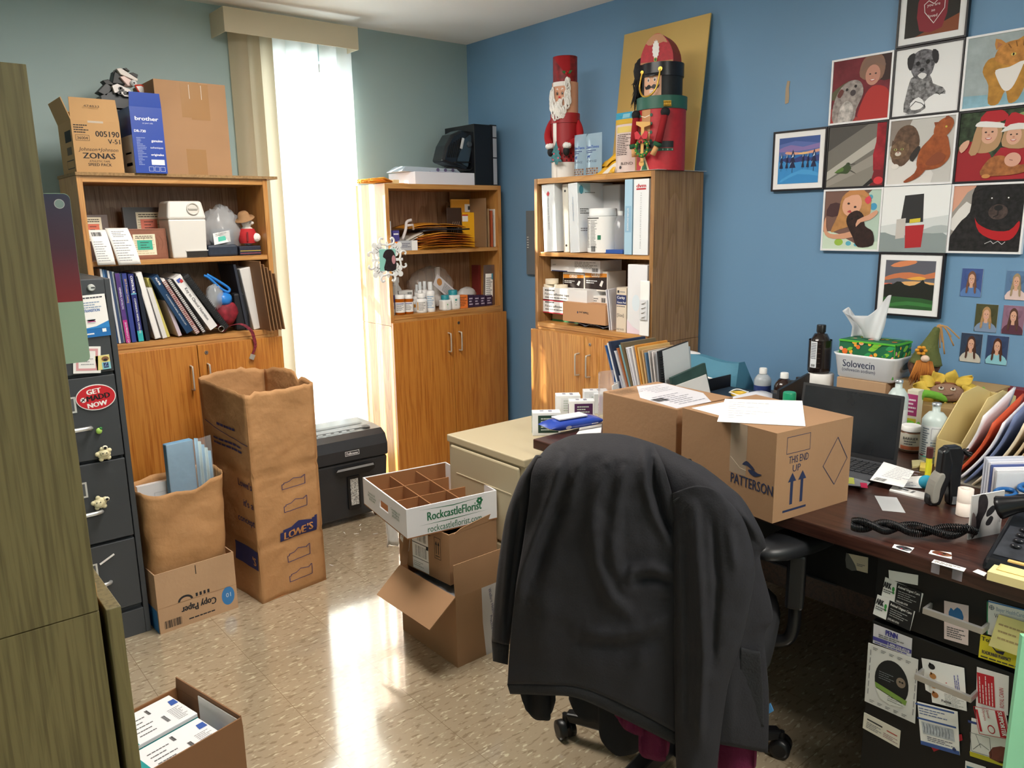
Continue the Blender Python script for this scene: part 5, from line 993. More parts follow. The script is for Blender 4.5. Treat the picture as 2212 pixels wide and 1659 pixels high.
def cu(n):
    def f(b,fr,w,d,h):
        F=fr['F']; b.rect(F,w*.02,h*.08,w*.98,h*.9,'#2a1d1a').poly(F,[(w*.02,h*.65),(w*.98,h*.72),(w*.98,h*.9),(w*.02,h*.9)],'#d98a2a',2).txt(F,w*.5,h*.7,h*.2,'CURAD','#f4ead8',3,'c',.04,wid=w*.36).lines(F,w*.08,h*.35,w*.6,h*.55,2,'#eee',3); b.poly(F,[(w*.66,h*.3),(w*.76,h*.55),(w*.84,h*.5),(w*.76,h*.22)],PAPER,3)
        b.rect(fr['L'],0,h*.08,d,h*.9,'#2a1d1a')
    return f
rbox('cotton_tape_box','black and orange tape box, left of the pair','box',1216,1262,590,2.72,.13,zC+.004,mat('#efeae2',.5),cu(1),yb=612)
rbox('cotton_tape_box','black and orange tape box, right of the pair','box',1263,1312,586,2.72,.13,zC+.004,mat('#efeae2',.5),cu(2),yb=608)
zD=onx(2.72,1260,589).z+.001
rbox('white_gauze_carton','flat white carton resting on the two black tape boxes','box',1190,1296,562,2.70,.15,zD,mat('#dedcdc',.5),lambda b,f,w,d,h:b.lines(f['F'],w*.5,h*.3,w*.95,h*.9,5,'#888').bars(f['F'],w*.85,h*.1,w*.97,h*.4).txt(f['F'],w*.04,h*.5,.008,'textil','#555',2).rect(f['F'],w*.02,0,w*.35,h*.08,'#2c3d6b'),yb=580)
rbox('thank_you_box','kraft mailing box with upside-down Thank you, on the right bookcase shelf','box',1216,1308,656,2.628,.13,S2+.02,mat('#c5946a',.7),lambda b,f,w,d,h:b.txt(f['F'].at(w*.62,h*.58,180),0,0,.011,'Thank you','#3b3a40',2,bold=.02).ell(f['F'],w*.36,h*.52,.004,.006,'#333a5c',2,8),yb=690)
rbox('gauze_box_small','small white box behind the kraft mailing box','box',1274,1312,640,2.70,.1,S2,PAPER,lambda b,f,w,d,h:b.lines(f['F'],w*.2,h*.8,w*.5,h*.95,2,'#777').bars(f['F'],w*.65,h*.8,w*.9,h*.95),yb=680)
b=MB(); b.grid(lambda u,v:(v*.12,-u*.27,.004+.014*abs(math.sin(7*u+3*v))+crum((u*3,v*3,0),.006,3)),18,8,mat('#5b5e68',.3)); b.build('black_film',None,'crumpled dark film under the kraft mailing box','plastic film',solid=.001,loc=(2.63,onx(2.63,1225,697).y,S2+.0015))
x=2.64; e=E('leaflets',(x,onx(x,1316,700).y,S2+.001),RB_+R(10),'pair of white folded leaflets leaning beside the gauze box','leaflets')
for i in range(2): MB().hexa([(.0+.012*i,0,0),(.004+.012*i,0,0),(.004+.012*i,.12,0),(.012*i,.12,0)],[(-.022+.012*i,0,.185),(-.018+.012*i,0,.185),(-.018+.012*i,.12,.19),(-.022+.012*i,.12,.19)],mat('#e6e4ea',.6)).build('leaflet',e)
def cd_(b,f,w,d,h):
    F=f['F']; b.rect(F,0,h*.62,w,h*.84,'#2b3566').txt(F,w*.08,h*.75,.013,'Curity',PAPER,2,bold=.02).txt(F,w*.08,h*.65,.009,'Gauze Pad',PAPER,2,bold=.02).lines(F,w*.05,h*.56,w*.95,h*.6,1,'#555').rect(F,w*.1,h*.88,w*.28,h*.94,'#2c2f38',2).lines(F,w*.35,h*.88,w*.9,h*.94,1,'#999'); b.txt(F,w*.08,h*.35,.014,'[Size]','#444',2).txt(F,w*.08,h*.04,.008,'REF 9132','#444',2)
rbox('gauze_pad_box','open tan and white gauze pad box with blue band','box',1331,1352,622,2.632,.14,S2,mat('#dfcfba',.6),cd_,yb=715)
rbox('glove_dispenser','tall white dispenser box at the right end of the lower shelf','dispenser',1354,1396,572,2.63,.19,S2-.0,mat('#e9e9ec',.4),lambda b,f,w,d,h:(b.ell(f['F'],w*.45,h*.45,w*.2,h*.12,'#dfeaf2'),b.poly(f['F'],[(w*.0,h*.2),(w*.3,h*.1),(w*.9,h*.02),(w,.0),(0,0)],'#ecd9e4')),yb=715,bev=.003)
x=2.605; a=onx(x,1382,640).y; c=onx(x,1402,640).y; z0=onx(x,1392,692).z
e=E('wall_bracket',(x,a,S2+.001),RB_,'white plastic bracket with metal clips leaning on the dispenser box','bracket')
b=MB(); b.box(0,0,0,a-c,.006,onx(x,1392,607).z-S2,WHITE); b.build('plate',e,bev=.006) ; b=MB(); b.box(.004,-.008,.07,a-c-.004,0,.16,mat('#dcdde0',.4)); p=b.build('front_flange',e,bev=.004)
b=MB()
for k in range(4): b.tube([(.02,-.01,.08+k*.02),(.035,-.012,.085+k*.02),(.04,-.009,.09+k*.02)],.0015,STEEL,6)
b.build('metal_clips',e)
# ================================================================ top of the right bookcase
ZT=1.669
def cf(r,z0=0,fr0=0,sq=None):
    return FrC(lambda a,c:(r*math.cos(fr0+a/r),r*math.sin(fr0+a/r),z0+c))
# gold board leaning on the wall
b0=onx(2.87,1498,362); t0=onx(2.955,1536,28); t1=onx(2.955,1349,68); b0.z=ZT+.001; t0=V((2.955,(b0.y+t0.y)/2,t0.z)); yw=max(t1.y,t0.y+.3); b0.y=t0.y
b=MB(); W=t1.y-t0.y; dr=V((.085,0,t0.z-ZT)); H=dr.length; an=math.atan2(.085,t0.z-ZT)
o=carton('gold_board','large gold-faced board leaning against the blue wall behind the soldier figure','board',(W,.006,H),mat('#dfbc72',.4,metal=.1,noise=.06,ns=2),(2.87,t1.y,ZT+.001),bev=0,rot=(-an,0,RB_))
# paper under the soldier
carton('white_liner_paper','white paper sticking out under the figures at the bookcase end','paper',(.2,.33,.001),PAPER,(2.615,2.40,ZT+.0003),RB_)
# ---- holiday gift box stack: bearded man in a red hat
X=2.74; c=onx(X,1221,300); fr0=math.atan2(-c.y,-X)-.42; k=(onx(X,1190,260).y-onx(X,1252,260).y)/62*perp(1221)
def hzx(py,px=1221): return onx(X,px,py).z-ZT
e=E('bearded_figure',(X,c.y,ZT),0,'tall round box figure of a bearded man in red, left on the right bookcase','figure')
PR=mat('#8c1f26',.5,noise=.55,ns=40); RD=mat('#9c1c24',.45); z=[0,hzx(352),hzx(268),hzx(247),hzx(180),hzx(124)]
r1,r2,r3=31*k,28.5*k,26*k
b=MB(); b.cyl((0,0,0),r1*.97,z[1],mat('#e9e6e2',.6),32).cyl((0,0,z[1]),r1*.97,z[2]-z[1],RD,32); f=cf(r1*.972,0,fr0)
b.rect(f,-.085*.35,0,-.015,z[2],'#ece6e0',2) if 0 else [b.rect(f,-.040+.008*i,.0,-.032+.008*i,z[2],'#ece6e0',2) for i in range(3)]
for i in range(8):
    for j in range(3): b.rect(f,-.012+.011*i,z[1]+.004+j*.016,-.006+.011*i,z[1]+.012+j*.016,mat(('#3a1216','#b8242c')[(i+j)%2],.6),2)
b.build('lower_box',e); MB().cyl((0,0,z[2]),r1*1.03,z[3]-z[2],RD,32).build('lower_lid',e,bev=.001)
b=MB(); b.cyl((0,0,z[3]),r2*.98,z[4]-z[3],mat('#d9a184',.6),32); f=cf(r2*.982,z[3],fr0); hh=z[4]-z[3]
for i in range(10): b.rect(f,-.045+.009*i,hh*.86,-.036+.009*i,hh,'#efeae6',2)
for s in (-1,1):
    b.poly(f,[(s*.006,hh*.72),(s*.012,hh*.8),(s*.02,hh*.76),(s*.013,hh*.75)],'#f2eeea',3).ell(f,s*.013,hh*.62,.004,.006,BLACK,3,12).ell(f,s*.013+.001,hh*.64,.0012,.0015,PAPER,4,8).path(f,[(s*.013+.007*math.cos(t),hh*.62+.008*math.sin(t)) for t in [q*pi/8 for q in range(17)]],.001,'#6a4a34',3)
b.poly(f,[(-.014,hh*.36),(0,hh*.46),(.014,hh*.36),(.006,hh*.32),(-.006,hh*.32)],PAPER,4,3); b.build('head_box',e)
MB().sph((math.cos(fr0)*r2*1.05,math.sin(fr0)*r2*1.05,z[3]+hh*.5),.006,.006,.005,mat('#d84a4a',.5),12,8).build('nose',e)
b=MB(); b.cyl((0,0,z[4]),r3,z[5]-z[4],PR,32); f=cf(r3*1.002,z[4],fr0); h5=z[5]-z[4]
P=[(-.040,h5),(.048,h5),(.048,h5*.0)]; 
for i in range(11):
    q=clip([(-.040,h5*.98),(.05,h5*.98),(.05,h5*.05),(.035,h5*.2)],-.04+.008*i,0,-.032+.008*i,1)
    if q: b.poly(f,q,mat('#a3121c',.8),2)
b.build('hat_box',e)
b=MB(); w0=f.p(.036,h5*.03,.010); b.sph(w0,.013,.013,.013,mat('#f2f0ee',.9,bump=.5,bs=200),12,8); b.build('pompom',e)
b=MB(); 
for a_,c_ in ((.030,.30),(.037,.36)): b.sph(f.p(a_,h5*c_,.004),.006,.005,.006,mat('#c9242c',.5),8,6)
for s in (-1,1): 
    q0=f.p(.033,h5*.3,.003); u=f.p(.04,h5*.3,.003)-q0; u.normalize(); b.slab([q0,q0+u*s*.012+V((0,0,.012)),q0+u*s*.026+V((0,0,.014 if s>0 else .008)),q0+u*s*.014+V((0,0,-.002))],(u.y*.002,-u.x*.002,0),mat('#2e6b34',.6))
b.build('holly',e)
b=MB(); WY=mat('#efece8',.8); n=0
for i in range(46):
    r=random.Random(i+5)
    if i<30: t=r.uniform(-1,1); zz=z[3]+hh*(.42-.62*(1-t*t)*r.random()-.0); aa=t*.050-.006
    elif i<38: aa=.028+r.random()*.02; zz=z[3]+hh*(.35+.6*r.random())
    else: aa=-.036-r.random()*.016; zz=z[3]+hh*(.35+.5*r.random())
    c0=V((math.cos(fr0+aa/r2),math.sin(fr0+aa/r2),0))*(r2+.006+.007*r.random())+V((0,0,zz)); tg=V((-math.sin(fr0+aa/r2),math.cos(fr0+aa/r2),0)); rr_=.011+.006*r.random()
    b.tube([c0+tg*rr_*.6*math.cos(t)+V((0,0,rr_*1.4*math.sin(t)))+V((math.cos(fr0),math.sin(fr0),0))*.003*math.sin(2*t) for t in [q*pi/6 for q in range(12)]],.0040,WY,5,closed=True)
b.build('yarn_beard',e)
nv=V((math.cos(fr0),math.sin(fr0),0)); tv=V((-nv.y,nv.x,0))
for s,zs_ in ((-1,(hzx(255),hzx(290),hzx(318))),(1,(hzx(262),hzx(300),hzx(318)))):
    p0=tv*s*r1*.95+V((0,0,zs_[0])); p1=tv*s*(r1*1.2)+nv*r1*.3+V((0,0,zs_[1])); p2=tv*s*r1*.65+nv*r1*1.15+V((0,0,zs_[2]-.0))
    a_=MB().tube(smooth_open([tuple(p0),tuple(p1),tuple(p2)],6),[.009,.012,.015,.017]+[.018]*9,mat('#a3141d',.85),12); 
    a_=a_.build('arm',e); cu_=MB().sph(p2,.022,.022,.016,mat('#f3f1ee',.95,bump=.8,bs=150),14,8,.08,3); cu_.build('cuff',a_); mt=p2+V((0,0,-.026))-tv*s*.004; MB().sph(mt,.017,.016,.022,mat('#17171a',.7),12,8).build('mitten',a_)
b=MB(); g=Fr(nv*(r1+.034)+V((0,0,hzx(358))),tv,V((0,0,1))); T_=.085
b.plate(g,[(-.004,0),(-.008,.012),(-.034,.010),(-.018,.03),(-.030,.03),(-.014,.052),(-.024,.053),(-.008,.085),(0,.108),(.006,.085),(.018,.056),(.012,.054),(.026,.03),(.018,.03),(.032,.010),(.010,.013),(.006,0)],.002,mat('#3f7a80',.6,noise=.5,ns=60))
for x_,z_ in ((.012,.07),(-.012,.05),(.01,.03),(-.016,.022)): b.ell(g.at(0,0,0,.002),x_,z_,.004,.004,'#d9546a',2,12)
b.build('paper_tree',e)
# ---- soldier figure of stacked round boxes
X=2.73; c=onx(X,1428,300); fr0=math.atan2(-c.y,-X)-.36; k=(onx(X,1373,290).y-onx(X,1480,290).y)/107*perp(1428)
e=E('soldier_figure',(X,c.y,ZT),0,'tall round box figure of a red-coated toy soldier before the gold board','figure')
def hx2(py,px=1430): return onx(X,px,py).z-ZT
z=[0,hx2(240),hx2(213),hx2(170),hx2(141)]; R1,R2=52*k,43*k; R0=RD
b=MB(); b.cyl((0,0,0),R1,z[1],mat('#b3242e',.5,noise=.12,ns=50),40); f=cf(R1*1.003,0,fr0)
n=18; s_=.01
for i in range(n):
    a_=-.09+.01*i; b.rect(f,a_,z[1]*.365,a_+.01,z[1]*.47,BLACK,2).rect(f,a_,z[1]*.31,a_+.01,z[1]*.355,'#2c5a48',2)
    if i%2: b.rect(f,a_+.003,z[1]*.32,a_+.007,z[1]*.345,'#9ab8a4',3)
for i in range(5): b.rect(f,-.055+.009*i,z[1]*.42,-.046+.009*i,z[1]*.99,'#b8865a',3)
for j in range(4):
    for a_ in (-.066,-.006): b.ell(f,a_,z[1]*(.9-.14*j),.006,.007,'#2c5a48',5,14)
    b.path(f,[(-.062,z[1]*(.9-.14*j)),(-.036,z[1]*(.87-.14*j)),(-.01,z[1]*(.9-.14*j))],.003,'#e6d9c8',4)
b.poly(f,[(-.062,0),(-.036,0),(-.036,z[1]*.26)],'#d9c09a',2).poly(f,[(-.036,0),(-.010,0),(-.036,z[1]*.26)],'#d9c09a',2).poly(f,[(-.054,0),(-.018,0),(-.036,z[1]*.18)],'#3f7a5a',3)
b.build('body_box',e); 
MB().cyl((0,0,z[1]),R1*1.04,z[2]-z[1],mat('#2a5d4e',.45),40).build('green_lid',e,bev=.001)
b=MB(); b.cyl((0,0,z[2]),R2,z[3]-z[2]+.02,BLACK,36); f=cf(R2*1.003,z[2],fr0); hh=z[3]-z[2]+.012
for i in range(10): b.rect(f,-.058+.0085*i,0,-.0495+.0085*i,hh*.96,'#dba98c',2)
for s in (-1,1):
    cx=-.016+s*.015; b.ell(f,cx,hh*.72,.0065,.009,'#f0e9e4',3,14).ell(f,cx,hh*.715,.0042,.0065,'#4a342c',4,12).ell(f,cx+.001,hh*.74,.0014,.0018,PAPER,5,8).path(f,[(cx-.008,hh*.87),(cx,hh*.92),(cx+.008,hh*.89)],.0028,BLACK,4)
for s in (-1,1): b.poly(f,[(-.016,hh*.42),(-.016+s*.012,hh*.52),(-.016+s*.028,hh*.44),(-.016+s*.036,hh*.52),(-.016+s*.03,hh*.34),(-.016+s*.012,hh*.32),(-.016,hh*.38)],BLACK,4,3)
b.rect(f,-.026,hh*.16,-.006,hh*.27,'#e9ddd6',3).rect(f,-.026,hh*.20,-.006,hh*.215,'#b0605a',4); b.build('head_box',e)
b=MB().cyl((0,0,z[3]+.0),R2*1.06,z[4]-z[3],mat('#1c1c22',.3),36); p=b.build('hat_brim_box',e,bev=.001)
b=MB(); vs=[];
for i in range(15):
    a_=-.056+.08*i/14; d_=.022*math.sin(pi*i/14)**.6; q0=f.p(a_,hh*1.02,.001); n_=(q0-V((0,0,q0.z))).normalized(); vs+=[q0,q0+n_*(d_*.7)+V((0,0,-d_*.75))]
b.add(vs,[(2*i,2*i+1,2*i+3,2*i+2) for i in range(14)],mat('#1c1c22',.3),True); b.build('visor',e,solid=.002)
# arched red hat box
nv=V((math.cos(fr0),math.sin(fr0),0)); tv=V((-nv.y,nv.x,0)); h6=hx2(78)-z[4]; WW=41*k*.98
g=Fr(nv*(R2*.65)+tv*(-.006)+V((0,0,z[4])),tv,V((0,0,1))); P=[(-WW*.92,0),(WW*.92,0),(WW*.86,h6*.35),(WW*.6,h6*.72),(WW*.25,h6*.95),(0,h6),(-WW*.25,h6*.95),(-WW*.6,h6*.72),(-WW*.86,h6*.35)]
P=[P[0],P[1]]+smooth_open(P[1:]+[P[0]],3)[1:-1]
b=MB(); b.slab([g.p(*q) for q in P],-nv*R2*1.2,mat('#9c1f2c',.5)); b.poly(g,P,mat('#b3202e',.55,noise=.2,ns=90),1)
b.poly(g,[(-WW*.62,h6*.7),(-WW*.3,h6*.62),(-WW*.1,h6*.78),(WW*.1,h6*.66),(WW*.35,h6*.7),(WW*.58,h6*.66),(WW*.3,h6*.93),(0,h6*.985),(-WW*.3,h6*.93)],'#c08a66',2,2); b.rect(g,-WW*.9,0,WW*.9,h6*.06,'#b07a52',2)
b.build('arched_hat',e,bev=.001)
b=MB(); Q=[]
for i in range(28): t=2*pi*i/28; r_=1 if i%2 else .82; Q.append((-.004+.016*math.cos(t)*r_,h6*.46+h6*.34*math.sin(t)*r_))
b.plate(g.at(0,0,0,.0015),Q,.002,mat('#f2f0ee',.8)); b.ell(g.at(0,0,0,.004),-.004,h6*.12,.008,.009,'#c9a54a',1,16).ell(g.at(0,0,0,.0045),-.004,h6*.12,.005,.006,'#2a7a48',1,16); b.build('white_plume_badge',e)
b=MB(); pl=-tv*(R2*1.15)+V((0,0,z[3]))
for i in range(60):
    r=random.Random(i); s=pl+V((r.uniform(-.02,.02),r.uniform(-.01,.01),r.uniform(-.03,.05))); b.tube([s,s-tv*r.uniform(.004,.02)+V((0,0,-r.uniform(.03,.06))),s-tv*r.uniform(.0,.035)+V((0,0,-r.uniform(.06,.13)))],[.005,.003,.0006],mat('#191a1c',.8),4)
b.sph(pl+V((0,0,.04)),.034,.03,.05,mat('#222326',.9,bump=.8,bs=60),14,10,.1,2); b.build('black_feathers',e)
b=MB(); GD=mat('#c9a040',.35,metal=.6); f=cf(R2*1.06,z[2],fr0); q1=f.p(-.066,hh*1.1,.004); q2=f.p(.024,hh*1.12,.006)
pts=smooth_open([tuple(q1),tuple(f.p(-.072,hh*.45,.012)),tuple(f.p(-.045,.004,.014)),tuple(f.p(-.012,.002,.015)),tuple(f.p(.012,hh*.35,.014)),tuple(q2)],8); b.tube(pts,[.0035+.0008*(i%2) for i in range(len(pts))],GD,7); b.build('gold_cord',e)
b=MB(); b.lathe(q2,[(.009,0),(.009,.003)],GD,16,nv).lathe(q1,[(.007,0),(.007,.003)],GD,16,nv); b.build('cord_button',e)
b=MB(); f=cf(R1*1.05,z[1],fr0)
for i in range(9): b.tube([f.p(.047+.0035*i,.026,.002),f.p(.047+.0035*i,.004,.005)],.0018,GD,5)
for i in range(9): b.rect(f,.045+.0035*i,.022,.0485+.0035*i,.028,GD,5)
b.build('shoulder_fringe',e)
for s in (1,-1):
    sh=cf(R1,z[1],fr0).p(s*.050 if s>0 else -.085,-.022,.012); el=cf(R1,0,fr0).p(s*.028 if s>0 else -.075,z[1]*.44,.026); hd_=cf(R1,0,fr0).p(s*.012 if s>0 else -.072,z[1]*.27,.024)
    a_=MB().tube([sh,el],[.014,.0155],mat('#8c141c',.9),12).build('arm',e); MB().sph(sh+V((0,0,.004)),.021,.019,.02,mat('#17171a',.8),12,8).build('epaulette',a_)
    dd_=(hd_-el).normalized(); MB().tube([el,el+dd_*.016],[.018,.0175],mat('#215236',.9),12).build('cuff',a_); MB().tube([el+dd_*.016,hd_+dd_*.008],[.011,.012],mat('#cf9a64',.7),10).build('hand',a_)
b=MB(); f=cf(R1+.026,0,fr0); g=Fr(nv*(R1+.024)+tv*(-.036)+V((0,0,z[1]*.36)),tv,V((0,0,1)))
for i in range(26):
    t=2*pi*i/26; b.sph(g.p(.026*math.cos(t),.030*math.sin(t),0),.0085,.006,.0085,mat(('#3c7a3c','#2f6a3a','#4d8a3a')[i%3],.8),8,6,.2,i)
for i in range(12): t=2*pi*i/12; b.sph(g.p(.028*math.cos(t),.032*math.sin(t),.007),.0028,.0028,.0028,mat(('#d9242c','#f0c040')[i%2],.4),6,5)
b.build('wreath',e)
b=MB(); g2=Fr(nv*(R1+.032)+tv*(-.036)+V((0,0,z[1]*.55)),tv,V((0,0,1)))
for s in (-1,1): b.slab([g2.p(0,0),g2.p(s*.018,.022),g2.p(s*.030,.016),g2.p(s*.026,-.010),g2.p(s*.010,-.012)],nv*.004,mat('#c22a36',.6)); b.slab([g2.p(0,0),g2.p(s*.012,-.022),g2.p(s*.004,-.030)],nv*.003,mat('#a8202c',.6))
b.build('bow',e)
b=MB(); g3=Fr(nv*(R1+.018)+tv*(-.036)+V((0,0,0)),tv,V((0,0,1))); BR=mat('#d9a860',.6)
b.plate(g3,[(-.028,z[1]*.80),(.034,z[1]*.78),(.034,z[1]*.73),(.008,z[1]*.7),(.006,z[1]*.3),(-.006,z[1]*.3),(-.006,z[1]*.70),(-.028,z[1]*.75)],.005,BR); b.plate(g3,[(-.006,z[1]*.12),(.006,z[1]*.12),(.007,z[1]*.3),(-.007,z[1]*.3)],.005,BR); b.lathe(g3.p(-.002,z[1]*.11,0),[(.011,0),(.011,.005)],BR,14,nv); b.build('wooden_lever',e)
# ---- treat bags
def pouch(name,label,cat,pl,prr,pt,pb,x,m,deco,th=.025,lean=0,top=.25,z0=None):
    a=onx(x,pl,pb-10).y; c=onx(x,prr,pb-10).y; h=onx(x,(pl+prr)/2,pt).z-ZT; w=a-c; b=MB(); fn=lambda s:(lambda u,v:((u-.0)*w,s*th*math.sin(pi*u)**.7*(1-v)**.5*(1 if v<.98 else 0)+v*lean,v*h))
    b.grid(fn(-1),8,12,m).grid(fn(1),8,12,m); F=FrC(lambda A_,B_:bil(fn(-1),8,12)(A_/w,B_/h)); deco(b,F,w,h); o=b.build(name,None,label,cat,group='dog treat pouches on the right bookcase'); return place(o,(x,a,ZT+.001),RB_)
CP=mat('#9fb9cc',.2,alpha=.75,spec=.8)
def dd1(b,F,w,h):
    b.txt(F,w*.08,h*.64,.013,'DenTees',mat('#2c55a8'),2,bold=.02,wid=w*.8); b.lines(F,w*.1,h*.52,w*.8,h*.61,2,'#3a4a7a',2); b.txt(F,w*.2,h*.30,.010,'NET WT 4 OZ','#3c4254',2,wid=w*.6); b.poly(F,[(w*.2,h*.4),(w*.24,h*.46),(w*.4,h*.47),(w*.46,h*.49),(w*.42,h*.44),(w*.4,h*.39),(w*.37,h*.43),(w*.27,h*.43),(w*.24,h*.39)],'#3a5a9a',3)
    for i in range(8):
        for j in range(3): b.rect(F,w*(.1+.1*i),h*(.02+.055*j),w*(.17+.1*i),h*(.06+.055*j),mat('#7a5236' if (i+j)%2 else '#a3805c'),2)
pouch('treat_pouch','clear blue dental treat pouch, left of the pair beside the bearded figure','pouch',1241,1268,291,377,2.68,CP,dd1)
pouch('treat_pouch','clear blue dental treat pouch, right of the pair before the yellow bag','pouch',1266,1300,288,375,2.665,CP,dd1)
def dd2(b,F,w,h):
    for i in range(6): b.rect(F,w*i/6,h*.885,w*(i+1)/6,h*1.0,'#2f93b5',2).rect(F,w*i/6,h*.80,w*(i+1)/6,h*.885,'#c9a22c',2)
    b.rect(F,w*.4,h*.9,w*.75,h*.97,'#7fb8c9',3); b.rect(F,w*.15,h*.66,w*.95,h*.76,'#d9c06a',2); b.lines(F,w*.2,h*.28,w*.9,h*.64,12,'#5a4a48',3); b.txt(F,w*.94,h*.12,.012,'BLEND','#4a3a3a',3,'r'); b.ell(F,w*.48,h*.08,.007,.007,'#3a3436',3,14)
pouch('treat_pouch','tall pinkish treat bag with blue and gold top standing by the soldier figure','pouch',1330,1372,243,368,2.66,mat('#d2bdb6',.4),dd2,th=.03)
a=onx(2.65,1284,372); c=onx(2.65,1330,368); e=E('yellow_pouch',(2.66,a.y,ZT+.001),RB_,'slumped open yellow pouch lying between the treat bags','pouch'); w=a.y-c.y
b=MB(); YL=mat('#d9a41f',.35); b.grid(lambda u,v:(w*(.0+u*1.05),.0+.05*v+.012*math.sin(7*u+3*v),.012+(.02+.075*u)*math.sin(pi*(.15+.8*v))+.008*math.sin(9*u)),9,8,YL); b.grid(lambda u,v:(w*(.0+u*1.05),-.018+.02*v+.01*math.sin(5*u),v*(.012+.07*u*(1-.4*u))),9,6,YL); b.poly(Fr((0,-.02,0),(1,0,0),(0,.12,1)),[(w*.45,.0),(w*1.05,.0),(w*1.15,.05),(w*.85,.035)],mat('#d9d0c4',.5),2); b.build('foil',e,solid=.001)
# ================================================================ blue wall: framed pictures
def paint(b,fr,w,h,ops,l0=1):
    l=l0
    for op in ops:
        l+=.35
        if op[0]=='e':
            _,cx,cy,rx,ry,col=op[:6]; b.ell(fr,cx*w/100,cy*h/100,rx*w/100,ry*h/100,col,l,22,op[6] if len(op)>6 else 0,(0,0,w,h))
        elif op[0]=='l': b.path(fr,[(x*w/100,y*h/100) for x,y in op[3]],op[2]*w/100,op[1],l)
        else: b.poly(fr,[(x*w/100,y*h/100) for x,y in op[2]],op[1],l,op[3] if len(op)>3 else 0,(0,0,w,h))
def fur(c,n=.5,s=60): return mat(c,.7,noise=n,ns=s)
SK='#dba98f'; SKS=mat('#cf9a80',.7)
def face(cx,cy,r,sk=SK,sm=True):
    o=[('e',cx,cy,r*.78,r,sk),('e',cx-r*.3,cy+r*.12,r*.11,r*.08,'#3a2a26'),('e',cx+r*.3,cy+r*.12,r*.11,r*.08,'#3a2a26'),('e',cx,cy-r*.16,r*.12,r*.1,'#c98a74')]
    o.append(('p','#b8484a',[(cx-r*.3,cy-r*.42),(cx+r*.3,cy-r*.42),(cx+r*.15,cy-r*.6),(cx-r*.15,cy-r*.6)],2)); o.append(('p','#f4eeea',[(cx-r*.24,cy-r*.44),(cx+r*.24,cy-r*.44),(cx+r*.1,cy-r*.53),(cx-r*.1,cy-r*.53)],2)); return o
def girl(bg,hair,shirt,extra=()):
    return [('p',bg,[(0,0),(100,0),(100,100),(0,100)]),('e',50,88-10,40,30,mat(bg if isinstance(bg,str) else '#445',.7,noise=.4,ns=30)) ,('p',hair,[(24,20),(30,60),(34,82),(50,92),(66,82),(71,60),(78,20),(60,12),(38,12)],3),('p',shirt,[(4,0),(12,26),(38,36),(62,36),(90,26),(98,0)],2),('p',SK,[(42,32),(58,32),(57,48),(43,48)])]+face(50,62,19)+[('p',hair,[(31,72),(36,84),(50,90),(64,84),(69,72),(60,80),(46,82),(38,76)],2),('p',hair,[(26,16),(31,60),(36,66),(37,34),(34,14)],2),('p',hair,[(76,16),(69,60),(64,66),(64,34),(68,14)],2)]+list(extra)
def dogface(cx,cy,r,c1,c2,nose='#141214'):
    return [('p',c1,[(cx-r*1.05,cy-r*.5),(cx-r*1.0,cy+r*.6),(cx-r*.4,cy+r*1.0),(cx+r*.4,cy+r*1.0),(cx+r*1.0,cy+r*.6),(cx+r*1.05,cy-r*.5),(cx+r*.5,cy-r*1.0),(cx-r*.5,cy-r*1.0)],3),('e',cx-r*.38,cy+r*.3,r*.13,r*.12,'#17120f'),('e',cx+r*.38,cy+r*.3,r*.13,r*.12,'#17120f'),('e',cx-r*.35,cy+r*.34,r*.035,r*.035,'#eee'),('e',cx+r*.41,cy+r*.34,r*.035,r*.035,'#eee'),('e',cx,cy-r*.35,r*.45,r*.38,c2),('e',cx,cy-r*.15,r*.2,r*.14,nose),('l','#1a1414',r*.05,[(cx,cy-r*.3),(cx,cy-r*.5),(cx-r*.2,cy-r*.6)])]
BRG=fur('#7a2f38',.3,20)
